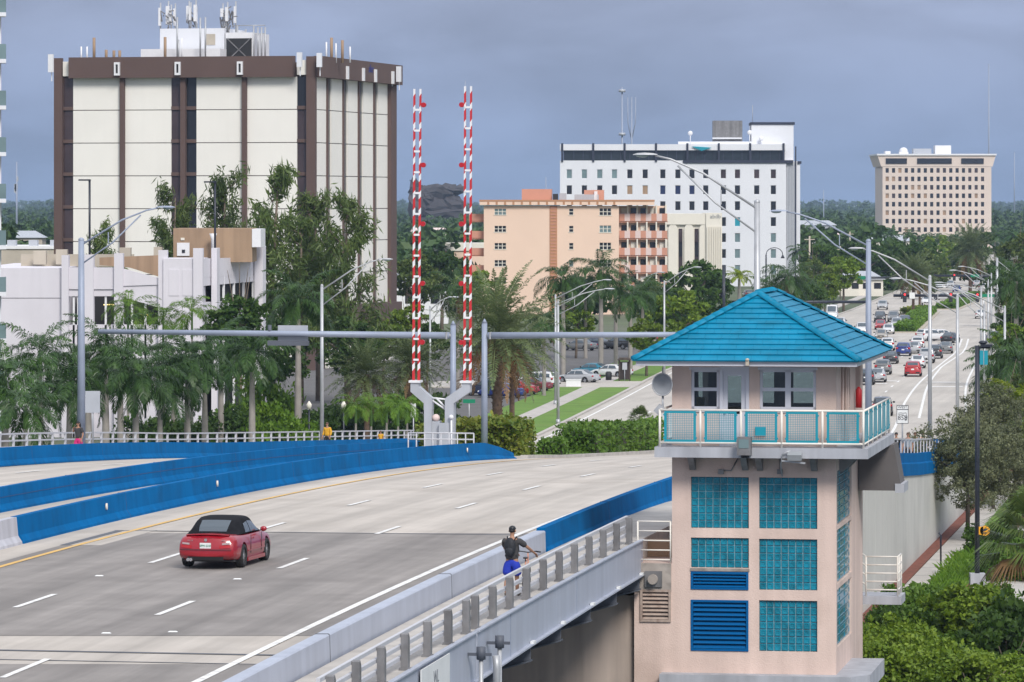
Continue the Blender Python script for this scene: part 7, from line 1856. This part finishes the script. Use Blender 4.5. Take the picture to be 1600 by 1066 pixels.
# ---- feathery casuarinas before the office block
def casuarina(seed, H, spread, nb=30):
    rng = np.random.default_rng(seed); mb = MB(); mb.tube([(0, 0, 0), (rng.uniform(-.3, .3), 0, H * .5), (rng.uniform(-.5, .5), 0, H * .93)], [.26, .17, .04], 7)
    Cs = []; Ds = []
    for k in range(nb):
        z0 = H * rng.uniform(.22, .92); a = rng.uniform(0, 2 * np.pi); L = spread * (1.15 - z0 / H * .75) * rng.uniform(.6, 1.15); up = rng.uniform(.35, .9)
        d = np.array([np.cos(a), np.sin(a), up]); p0 = np.array([0, 0, z0]); p2 = p0 + d * L; p1 = p0 + d * L * .5 + np.array([0, 0, -.15])
        mb.tube([tuple(p0), tuple(p1), tuple(p2)], [.07, .045, .015], 4)
        n = 150; t = rng.uniform(.15, 1.05, size=(n, 1)) ** .8
        C = p0 + d * L * t + rng.normal(size=(n, 3)) * np.array([.36, .36, .30]) * (.6 + .4 * L / spread)
        Cs.append(C)
    C = np.concatenate(Cs); n = len(C)
    T = rdir(rng, n) * .6 + np.array([.25, 0, -.35]) + C * np.array([.12, .12, 0]); T /= np.linalg.norm(T, axis=1)[:, None]
    S = np.cross(T, rdir(rng, n)); S /= np.linalg.norm(S, axis=1)[:, None] + 1e-9
    l = rng.uniform(.18, .42, size=(n, 1)); w = .055
    V = np.stack([C - T * l, C + S * w, C + T * l, C - S * w], axis=1)
    return quad_mesh('crown', V, 'leaf_pine'), mb.mesh('trunk', 'bark')
cas = [casuarina(s, 12, 3.0) for s in (1, 2, 3)]
for k, (px, D_, ty, sc, lab) in enumerate(((425, 445, 248, 1.25, 'tallest feathery casuarina in front of the office block'), (352, 455, 262, 1.0, 'feathery casuarina behind the tan stair head'), (270, 455, 286, .95, 'feathery casuarina left of the tan stair head'), (498, 440, 292, 1.15, 'feathery casuarina at the corner of the office block'), (543, 430, 296, 1.05, 'feathery casuarina against the right face of the office block'), (160, 450, 345, .8, 'wispy casuarina top above the left of the garage'), (470, 436, 330, 1.1, 'lower feathery casuarina between the two tall ones'))):
    H = ZC - (ty - HY) / F * D_; s = H / 12
    o = thing('casuarina_tree', lab, 'tree', XY(px, D_), k * 1.3, 'feathery casuarinas'); 
    c = obj('crown', cas[k % 3][0], o); t = obj('trunk', cas[k % 3][1], o); 
    for q in (c, t): q.scale = (sc * 1.15, sc * 1.15, s)

# ---- palms
def frond_quads(rng, az, el, L, droop, nl, ll, hang, w=.035, plume=.25, vee=.25, seg=10, power=1.25):
    """one feather frond: spine points and folded leaflets"""
    pts = [np.zeros(3)]; th = el; out = []
    h = np.array([np.cos(az), np.sin(az), 0.0])
    for k in range(seg):
        th = el - droop * ((k + 1) / seg) ** power
        pts.append(pts[-1] + (h * np.cos(th) + np.array([0, 0, np.sin(th)])) * L / seg)
    pts = np.array(pts); side = np.array([-np.sin(az), np.cos(az), 0.0])
    for a, b in zip(pts, pts[1:]): out.append([a - side * .025, a + side * .025, b + side * .018, b - side * .018])
    t = (np.arange(nl) + .5) / nl; t = .14 + .86 * t
    f = t * seg; i = np.minimum(f.astype(int), seg - 1); fr = (f - i)[:, None]
    B = pts[i] * (1 - fr) + pts[i + 1] * fr; T = pts[i + 1] - pts[i]; T /= np.linalg.norm(T, axis=1)[:, None]
    U = np.cross(side, T); U = np.where(U[:, 2:3] < 0, -U, U)
    ln = ll * (np.sin(np.pi * np.clip(t, 0, 1) ** .75 * .93 + .12))[:, None] * rng.uniform(.8, 1.15, size=(nl, 1))
    for s in (-1, 1):
        d = side * s * rng.uniform(.75, 1.0, size=(nl, 1)) + T * .62 + U * (vee + rng.normal(size=(nl, 1)) * plume)
        d /= np.linalg.norm(d, axis=1)[:, None]
        mid_ = B + d * ln * .5; mid_[:, 2] -= hang * ln[:, 0] * .12
        tip = B + d * ln * .9; tip[:, 2] -= hang * ln[:, 0] * .62
        P_ = np.cross(d, U); P_ /= np.linalg.norm(P_, axis=1)[:, None] + 1e-9
        out += list(np.stack([B, mid_ + P_ * w, tip, mid_ - P_ * w], axis=1))
    return out
def feather_crown(seed, nf, L, el0, el1, droop, nl, ll, hang, m, w=.035, vee=.25, dead=0, mdead='leaf_dead', plume=.25):
    rng = np.random.default_rng(seed); Q = []; mi = []
    for k in range(nf):
        q = (k + .5) / nf; el = el0 + (el1 - el0) * q ** .85; az = k * 2.39996 + rng.uniform(-.25, .25)
        a = frond_quads(rng, az, el + rng.uniform(-.12, .12), L * rng.uniform(.85, 1.1), droop * rng.uniform(.8, 1.2), nl, ll, hang, w, vee=vee, plume=plume)
        Q += a; mi += [1 if k >= nf - dead else 0] * len(a)
    return quad_mesh('crown', np.array(Q), [m, mdead], mi)
def fan_crown(seed, nf, pet, L, m, nseg=22, dead=4):
    rng = np.random.default_rng(seed); Q = []; mi = []
    for k in range(nf):
        q = (k + .5) / nf; el = 1.35 - 2.15 * q; az = k * 2.39996; h = np.array([np.cos(az), np.sin(az), 0]); side = np.array([-np.sin(az), np.cos(az), 0.0])
        a = h * np.cos(el) + np.array([0, 0, np.sin(el)]); hub = a * pet * rng.uniform(.8, 1.15); up = np.cross(a, side); up = up if up[2] > 0 else -up
        Q.append([-side * .02, side * .02, hub + side * .015, hub - side * .015]); mi.append(0)
        for j in range(nseg):
            f = (j + .5) / nseg * 2 - 1; ang = f * 1.55
            d = a * np.cos(ang) + side * np.sin(ang) + up * .25 * (1 - abs(f)); ln = L * (1 - .35 * abs(f)) * rng.uniform(.9, 1.1)
            m1 = hub + d * ln * .55; tip = hub + d * ln; tip = tip + np.array([0, 0, -ln * .42]); pw = np.cross(d, up); pw /= np.linalg.norm(pw) + 1e-9
            Q.append([hub, m1 + pw * .035, tip, m1 - pw * .035]); mi.append(1 if k >= nf - dead else 0)
    return quad_mesh('crown', np.array(Q), [m, 'leaf_dead'], mi)
def royal_trunk():
    mb = MB(); mb.tube([(0, 0, 0), (0, 0, .06), (.02, 0, .35), (0, 0, .7), (0, 0, 1)], [.30, .24, .25, .21, .15], 10); return mb.mesh('trunk', 'palm_grey')
ROYT = royal_trunk()
sh = MB(); sh.tube([(0, 0, -1.3), (0, 0, -1.1), (0, 0, -.2), (0, 0, .15)], [.15, .19, .13, .07], 10); SHAFT = sh.mesh('crownshaft', 'palm_shaft')
dt = MB(); dt.tube([(0, 0, 0), (0, 0, .5), (0, 0, 1)], [.30, .27, .30], 10)
DATT = dt.mesh('trunk', 'boot')
ROY = [feather_crown(100 + i, 18, 3.9, 1.42, -.35, 1.65, 70, .85, .75, 'leaf_royal', .036, .18, plume=.32) for i in range(3)]
DAT = [feather_crown(120 + i, 74, 4.7, 1.52, -.80, .62, 56, .60, .25, 'leaf_date', .034, .30, 8, plume=.45) for i in range(2)]
COC = [feather_crown(140 + i, 26, 4.2, 1.3, -.7, 1.35, 48, .85, .9, 'leaf_royal', .045, .05, 2, plume=.4) for i in range(2)]
BRI = [feather_crown(160 + i, 13, 1.8, 1.4, -.2, 1.6, 40, .5, .7, 'leaf_bright', .020, .2) for i in range(2)]
YEL = [feather_crown(180 + i, 22, 2.6, 1.45, .3, 1.6, 34, .6, .5, 'leaf_yellow', .045, .3) for i in range(2)]
FAN = [fan_crown(200 + i, 40, 1.1, 1.25, 'leaf_sabal', 26, 7) for i in range(2)]
FARP = [feather_crown(220 + i, 16, 3.0, 1.35, -.4, 1.5, 14, .9, .7, 'leaf_royal', .13, .15) for i in range(2)]
def palm(kind, label, px, D_, cy, scale=1.0, zb=0.0, group='palms', i=0, trunk_s=1.0, lean=0.0):
    crowns = {'royal': ROY, 'date': DAT, 'coco': COC, 'bright': BRI, 'yellow': YEL, 'fan': FAN, 'far': FARP}[kind]
    zc = ZC - (cy - HY) / F * D_; b = XY(px, D_, zb)
    o = thing({'royal': 'royal_palm', 'date': 'date_palm', 'coco': 'coconut_palm', 'bright': 'small_palm', 'yellow': 'areca_palm', 'fan': 'fan_palm', 'far': 'distant_palm'}[kind], label, 'palm', b, random.uniform(0, 6.28), group)
    c = obj('crown', crowns[i % len(crowns)], o, (0, 0, zc - zb)); c.scale = (scale,) * 3; c.rotation_euler = (lean, 0, 0)
    sh_ = 1.25 * scale if kind in ('royal', 'bright') else 0
    tr = obj('trunk', DATT if kind in ('date', 'fan') else ROYT, o); hgt = max(.3, zc - zb - sh_); ts = trunk_s * (scale if kind != 'bright' else .45); tr.scale = (ts, ts, hgt)
    if sh_: s_ = obj('crownshaft', SHAFT, o, (0, 0, zc - zb)); q = scale if kind == 'royal' else .5; s_.scale = (q, q, scale)
    if kind == 'date' and scale * trunk_s > .8 and D_ < 500:            # old leaf bases spiralling round the trunk
        bm_ = MB(); bm_.add([(-.09, 0, 0), (.09, 0, 0), (.05, -.10, .16), (-.05, -.10, .16), (0, .03, .1)], [(0, 1, 2, 3), (0, 3, 4), (1, 4, 2)]); bm_ = bm_.mesh('leaf_base', 'boot')
        for k in range(90):
            a = k * 2.39996; z = hgt * .35 + hgt * .65 * k / 90
            q = obj('leaf_base', bm_, o, (math.sin(a) * .29 * ts, -math.cos(a) * .29 * ts, z)); q.rotation_euler = (0, 0, a)
    return o
royals = [(8, 268, 592, 1.05), (62, 292, 556, 1.0), (108, 283, 600, .95), (165, 300, 545, 1.05), (212, 285, 585, 1.0), (250, 300, 610, .95), (293, 303, 562, 1.0), (345, 330, 540, .95), (394, 315, 552, 1.0), (466, 338, 470, 1.05), (40, 258, 640, .85), (138, 318, 578, 1.0), (188, 325, 566, 1.0), (320, 322, 585, 1.0), (272, 330, 560, .95)]
for k, (px, D_, cy, s) in enumerate(sorted(royals)): palm('royal', ORD[k] + ' royal palm from the left along the garage', px, D_, cy, s, 0, 'royal palms along the garage', k)
for k, (px, D_, cy, s) in enumerate(((880, 500, 436, 1.1), (915, 560, 452, .95), (939, 505, 425, 1.15), (962, 520, 452, 1.0), (985, 512, 462, 1.0), (1004, 530, 458, 1.0), (1022, 560, 470, .9), (1040, 540, 490, .9))):
    palm('royal', ORD[k] + ' royal palm from the date palm toward the tender house roof, beyond the car park' if k else 'royal palm right above the date palm crown, left of its row', px, D_, cy, s, 0, 'royal palms by the car park', k)
palm('date', 'large date palm with a thick trunk beside the mast arm posts', 777, 338, 522, 1.32, 0, 'date palms', 0, 1.0)
palm('date', 'date palm close behind the large one, mostly hidden', 800, 352, 548, .8, 0, 'date palms', 1, .9)
palm('date', 'dark bushy date palm left of the left gate arm', 573, 345, 585, .78, 0, 'date palms', 1)
palm('date', 'drooping date palm directly behind the gate', 640, 365, 570, .8, 0, 'date palms', 0)
palm('date', 'first median palm at the junction, left trunk', 1427, 770, 428, 1.05, 0, 'junction median palms', 0, .8)
palm('date', 'second median palm at the junction, right trunk', 1437, 800, 432, .9, 0, 'junction median palms', 1, .8)
palm('date', 'big silvery date palm beyond the junction', 1516, 980, 392, 1.6, 0, 'date palms', 0, .8)
for k, (px, D_, cy, s, lab) in enumerate(((1232, 600, 432, 1.15, 'coconut palm directly above the tender roof peak'), (1204, 640, 446, .95, 'coconut palm left of the one above the roof peak'), (1262, 660, 452, 1.0, 'coconut palm right of the one above the roof peak'), (1588, 470, 440, 1.1, 'coconut palm at the right edge beyond the poles'), (1592, 345, 565, 1.0, 'coconut palm drooping at the right edge above the yellow palms'), (1560, 390, 570, .9, 'coconut palm beside the black lamp post'), (850, 450, 500, .8, 'coconut palm peeping right of the date palm'), (715, 470, 450, .9, 'loose palm between the gate arms'))): palm('coco', lab, px, D_, cy, s, 0, 'coconut palms', k)
palm('yellow', 'yellowish palm in front of the white office block', 1155, 700, 436, 1.2, 0, 'yellow-green palms', 0)
for k, (px, D_, cy, s) in enumerate(((1566, 300, 650, .95), (1592, 290, 632, 1.1), (1604, 285, 690, 1.0))): palm('yellow', ['bright yellow-green areca palm left of three at the right edge', 'bright yellow-green areca palm, middle of three at the right edge', 'bright yellow-green areca palm, lowest of three at the right edge'][k], px, D_, cy, s, 0, 'yellow-green palms', k)
for k, px in enumerate((556, 580, 604, 622, 636)): palm('bright', ORD[k] + ' small bright green palm from the left before the gate', px, 318 + 4 * (k % 3), 632 + 5 * (k % 2), 1.0, 0, 'small bright palms', k)
for k, (px, cy) in enumerate(((200, 480), (255, 500), (300, 488))): palm('bright', ['small bright palm top against the garage openings, left one', 'small bright palm top against the garage openings, middle one', 'small bright palm top at the stair tower'][k], px, 358, cy, 1.6, 0, 'garage front palms', k)
palm('fan', 'fan palm with brown skirt at the right edge beside the black post', 1618, 200, 845, 1.35, 0, 'fan palms', 0, .8)
palm('fan', 'small fan palm on the lawn behind the second hedge', 1000, 292, 654, .45, deck(292) * .0 + 2.0, 'fan palms', 1)
random.seed(4)
far_l = []
for k in range(15):
    px = 1392 + 15 * k + random.uniform(-4, 4); palm('far', ORD[k] + ' palm from the left in the row before the pink block', px, 1350 + random.uniform(-150, 150), 372 + random.uniform(-8, 6), random.uniform(1.1, 1.5), 0, 'palms before the pink block', k)
for k, px in enumerate((1250, 1275, 1330)): palm('far', ORD[k] + ' distant palm right of the white office block', px, 1000, 392 + 6 * k, 1.2, 0, 'distant palms', k)

# ---- hedges
def hedge_mesh(seed, L, W, H, leaf, n, m, bumps=.18):
    rng = np.random.default_rng(seed); u = rng.uniform(-.5, .5, size=(n, 3)); f = rng.integers(0, 4, size=n)
    u[f == 0, 2] = .5; u[f == 1, 1] = -.5; u[f == 2, 0] = np.sign(u[f == 2, 0]) * .5
    C = u * np.array([L, W, H]); C += rng.normal(size=(n, 3)) * .09 + (np.sin(C[:, :1] * 2.3 + seed) * np.cos(C[:, 1:2] * 2 + C[:, 2:3])) * bumps * u
    C[:, 2] += H / 2 + bumps * .5 * np.sin(C[:, 0] * 1.7 + seed)
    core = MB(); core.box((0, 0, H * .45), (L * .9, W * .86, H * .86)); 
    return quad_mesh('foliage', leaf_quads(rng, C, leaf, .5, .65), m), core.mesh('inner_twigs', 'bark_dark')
def hedge(label, c, Yc_, L, W, H, leaf, n, m, rz, seed, p=None):
    o = thing('hedge', label, 'hedge', p if p is not None else BP(c, Yc_, .1), rz, 'clipped hedges')
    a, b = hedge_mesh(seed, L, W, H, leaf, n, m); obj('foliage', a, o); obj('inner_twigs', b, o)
slope = -.047
h1 = hedge('warm green sea grape hedge right of the barrier gate', -40.6, 238.3, 4.0, 5, 1.8, .13, 5200, 'hedge_warm', -AN, 1)
hedge('small bush left of the barrier gate post', -42.3, 232.5, 1.3, 1.6, 1.4, .12, 1100, 'hedge_warm', -AN, 2)
for k in range(4):
    Y = 261.5 + 7.4 * k; hedge(ORD[k] + ' clump of the dark green hedge from the blue barrier end toward the house', -38.9, Y, 2.1, 7.0, 1.55 + .12 * (k % 2), .13, 2600, 'hedge', -AN, 10 + k)
hedge('low round bush between the two hedges', -38.5, 246.3, 1.3, 1.7, .75, .1, 900, 'hedge', -AN, 20)
# junction median hedges on their kerbed islands
for k, (xa, ya, xb, yb, w_, lab) in enumerate(((1412, 520, 1447, 489, 3.0, 'long clipped hedge on the junction median'), (1418, 492, 1441, 488, 2.4, 'yellowish block hedge under the median palms'), (1478, 484, 1525, 465, 3.2, 'long hedge on the median beyond the junction'))):
    a_, b_ = G(xa, ya), G(xb, yb); L_ = (b_ - a_).length; o = thing('hedge', lab, 'hedge', (a_ + b_) / 2, math.atan2(b_.y - a_.y, b_.x - a_.x), 'clipped hedges')
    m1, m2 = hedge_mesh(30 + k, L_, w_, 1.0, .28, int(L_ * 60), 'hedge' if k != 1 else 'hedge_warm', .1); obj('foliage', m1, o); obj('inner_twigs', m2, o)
    mb = MB(); mb.box2((-L_ / 2 - 1.5, -w_ / 2 - .8, 0), (L_ / 2 + 1.5, w_ / 2 + .8, .17)); struct('median_kerb', mb, 'tan_pale').matrix_world = Matrix.Translation((a_ + b_) / 2) @ Matrix.Rotation(math.atan2(b_.y - a_.y, b_.x - a_.x), 4, 'Z')

# ---- shrubs and undergrowth
def shrub_mesh(seed, r, h, n, leaf, m, up=.5):
    Q, cc = cloud_crown(seed, r, r, h, 70, n, leaf, r * .26, up, .6, .9, .45); Q[:, :, 2] += h * .35
    Q = Q[Q[:, :, 2].min(axis=1) > -.1]; return quad_mesh('foliage', Q, m)
SHR = [shrub_mesh(300 + i, 2.0, 1.3, 75, .115, 'hedge') for i in range(3)]; SHM = [shrub_mesh(310 + i, 2.0, 1.3, 120, .085, 'leaf_mid') for i in range(3)]; SHD = [shrub_mesh(320 + i, 2.0, 1.4, 55, .12, 'leaf_dark') for i in range(2)]
SHF = [shrub_mesh(340 + i, 2.0, 1.4, 110, .10, 'leaf_dark') for i in range(2)]; SHG = [shrub_mesh(350 + i, 2.0, 1.4, 110, .10, 'leaf_bright') for i in range(2)]
stems = MB()
for k in range(7): a = k * .9; stems.tube([(0, 0, 0), (math.cos(a) * .5, math.sin(a) * .5, .6), (math.cos(a) * 1.1, math.sin(a) * 1.1, 1.2)], [.04, .03, .01], 5)
STEM = stems.mesh('stems', 'bark')
def shrub(me, label, px, D_, s, sz=1.0, zb=0.0, group='shrubs by the water'):
    o = thing('shrub', label, 'shrub', XY(px, D_, zb), random.uniform(0, 6), group); a = obj('foliage', me, o); b = obj('stems', STEM, o)
    for q in (a, b): q.scale = (s, s, s * sz)
random.seed(9)
near = [(SHM[0], 1368, 178, 1.0, 1.05, 'leafy shrub touching the base of the tender house'), (SHM[1], 1415, 180, 1.15, 1.0, 'bright shrub at the bottom right of the tender house base'), (SHM[2], 1470, 177, 1.2, 1.0, 'bright shrub at bottom, left of the thin tree trunk'), (SHM[0], 1520, 175, 1.15, .9, 'bright shrub at bottom under the thin tree'), (SHM[1], 1580, 176, 1.1, .85, 'bright shrub in the bottom right corner'), (SHM[2], 1390, 186, 1.1, 1.15, 'tall leafy shrub behind the house base shrubs'),
  (SHR[0], 1445, 190, 1.1, 1.1, 'mid green shrub in the second row, left'), (SHR[1], 1495, 186, 1.0, .9, 'mid green shrub in the second row, middle'), (SHD[0], 1575, 184, 1.15, 1.2, 'dark shrub right of the thin trunk'), (SHD[1], 1610, 186, 1.2, 1.4, 'dark shrub under the fan palm'), (SHR[2], 1425, 204, .95, 1.2, 'leafy shrub hiding the low wall by the footpath'), (SHR[0], 1478, 207, .8, 1.2, 'leafy shrub left of the black post base'), (SHD[1], 1402, 196, .8, 1.2, 'dark shrub beside the rear platform'),
  (SHR[1], 1548, 214, .7, 1.0, 'shrub right of the black post base'), (SHD[0], 1560, 248, 1.0, .9, 'dark round shrub behind the fan palm'), (SHM[2], 1555, 200, 1.0, 1.0, 'bright shrub in the second row below the orange sign'), (SHM[0], 1500, 199, .8, .9, 'bright shrub in the second row left of the black post'), (SHR[2], 1585, 232, 1.0, 1.1, 'green shrub behind the fan palm crown')]
for (me, px, D_, s, sz, lab) in near: shrub(me, lab, px, D_, s, sz)
left_u = [(SHF[0], 285, 330, 1.5, 1.2), (SHG[0], 330, 326, 1.2, .8), (SHF[1], 375, 332, 1.6, 1.3), (SHG[1], 440, 330, 1.5, 1.4), (SHF[0], 480, 345, 1.5, 1.2), (SHF[1], 230, 340, 1.5, 1.1), (SHF[0], 535, 350, 1.6, 1.2), (SHG[0], 410, 345, 1.6, 1.8), (SHF[1], 600, 360, 1.6, 1.1), (SHF[0], 655, 380, 1.6, 1.2)]
for k, (me, px, D_, s, sz) in enumerate(sorted(left_u, key=lambda q: q[1])): shrub(me, ORD[k] + ' undergrowth shrub from the left behind the far railing', px, D_, s, sz, 0, 'undergrowth behind the far railing')
# long grasses beside the footpath: nobody could count them
rng = np.random.default_rng(77); n = 5200
cY = rng.uniform(196, 246, size=n); cc_ = rng.uniform(-16.7, -15.2, size=n) + .2 * np.sin(cY * .9); base = np.stack([AX * cY + cc_, cY, np.full(n, .03)], axis=1)
d = rdir(rng, n, 1.6); ln = rng.uniform(.35, .95, size=(n, 1)); sd = np.cross(d, rdir(rng, n)); sd /= np.linalg.norm(sd, axis=1)[:, None] + 1e-9
tip = base + d * ln; mid_ = base + d * ln * .6 + np.array([0, 0, .05]); tip[:, 2] -= .1
o = obj('long_grass', quad_mesh('long_grass', np.stack([base - sd * .015, base + sd * .015, mid_ + sd * .02, tip], axis=1), 'leaf_bright')); tag(o, 'long bright grass beside the footpath at the wall', 'grass', None, 'stuff')

# ---- the far wood to the skyline: reads as one mass
rng = np.random.default_rng(500)
tmpl = []
for i in range(6):
    Q, _ = cloud_crown(600 + i, 5.2, 5.2, 4.4 + (i % 3), 26, 7, 1.05, 1.7, .5, hollow=.35); tmpl.append(Q)
chunks = []
for (D0, D1_, cnt) in ((700, 950, 170), (950, 1300, 330), (1300, 1900, 420), (1900, 2800, 450), (2800, 4600, 520), (4600, 6500, 480), (6500, 9300, 620)):
    Dd = rng.uniform(D0, D1_, size=cnt); xs = rng.uniform(-80, 1680, size=cnt)
    for D_, x in zip(Dd, xs):
        X_ = (x - CX) / F * D_
        if left_edge(min(D_, 1900)) - 14 < X_ < right_edge(min(D_, 1900)) + 12 and D_ < 1750: continue
        if D_ < 1000 and (740 < x < 1260): continue
        if 600 < x < 1060 and D_ < 830: continue
        if 860 < x < 1265 and 950 < D_ < 1085: continue
        if 1365 < x < 1565 and 1840 < D_ < 1960: continue
        if D_ > 1750 and 1365 < x < 1560 and D_ < 1900: continue
        s = rng.uniform(.7, 1.25) * (1.0 + .1 * (D_ > 2500) + .35 * (D_ > 4600) + .25 * (D_ > 6500)); q = tmpl[rng.integers(6)] * np.array([s, s, s * rng.uniform(.8, 1.15)])
        a = rng.uniform(0, 6.28); ca, sa = np.cos(a), np.sin(a)
        q = np.stack([q[..., 0] * ca - q[..., 1] * sa, q[..., 0] * sa + q[..., 1] * ca, q[..., 2]], axis=-1)
        chunks.append(q + np.array([X_, D_, 5.5 * s]))
V = np.concatenate(chunks)
o = obj('far_wood', quad_mesh('far_wood', V, 'leaf_far')); tag(o, 'far wooded suburb reaching to the skyline', 'wood', None, 'stuff')
# pale roofs glimpsed among the far trees
for k, (px, D_, w_, h_, m_, lab) in enumerate(((1300, 1250, 14, 9.0, 'white', 'white house glimpsed right of the white office block'), (1265, 1600, 18, 11, 'sign_back', 'pale green roofed building beyond the white office block'), (690, 1500, 22, 9, 'bpink', 'pinkish low houses under the monument'), (1345, 930, 9, 3.4, 'sand', 'low white building behind the mast arm left of the junction'), (20, 1100, 14, 10.5, 'tan_pale', 'low pale building at the far left skyline'), (1392, 1300, 12, 8, 'sand', 'cream house at the foot of the pink block'), (620, 720, 16, 7, 'white', 'low white building right of the office block base'))):
    o = thing('low_house', lab, 'house', XY(px, D_), 0, 'far low buildings'); mb = MB(); mb.box2((-w_ / 2, 0, 0), (w_ / 2, 9, h_)); mb.build('wall', m_, o)
    mb = MB(); mb.prism([(-w_ / 2 - .5, -.5, h_), (w_ / 2 + .5, -.5, h_), (w_ / 2 - 2, 4.5, h_ + 1.6), (-w_ / 2 + 2, 4.5, h_ + 1.6)], (0, .01, .05)); mb.add([(-w_/2-.5, -.5, h_), (w_/2+.5, -.5, h_), (w_/2+.5, 9.5, h_), (-w_/2-.5, 9.5, h_), (-w_/2+2, 4.5, h_+1.6), (w_/2-2, 4.5, h_+1.6)], [(0,1,5,4),(1,2,5),(2,3,4,5),(3,0,4)]); mb.build('roof', 'salmon_pale' if k in (0, 2) else 'sign_back', o)
    for j in range(4): mb = MB(); x = -w_ / 2 + w_ * (j + .5) / 4; mb.box2((x - .7, -.06, h_ * .45), (x + .7, -.01, h_ * .8)); mb.build('window', 'glass_dark', o)

# ------------------------------------------------------------------ sea haze over the whole place
HZ = True
if HZ:
    mb = MB(); mb.box2((-2600, -60, -2.5), (2900, 9900, 95))
    hm_ = bpy.data.materials.new('haze'); hm_.use_nodes = True; nt = hm_.node_tree; nt.nodes.clear()
    out = nt.nodes.new('ShaderNodeOutputMaterial'); pv = nt.nodes.new('ShaderNodeVolumePrincipled'); pv.inputs['Color'].default_value = (.50, .66, .92, 1); pv.inputs['Density'].default_value = 0.00007; pv.inputs['Anisotropy'].default_value = 0.0
    nt.links.new(pv.outputs[0], out.inputs['Volume'])
    o = mb.build('haze', hm_); tag(o, 'thin pale blue sea haze over the whole view', 'haze', None, 'stuff')
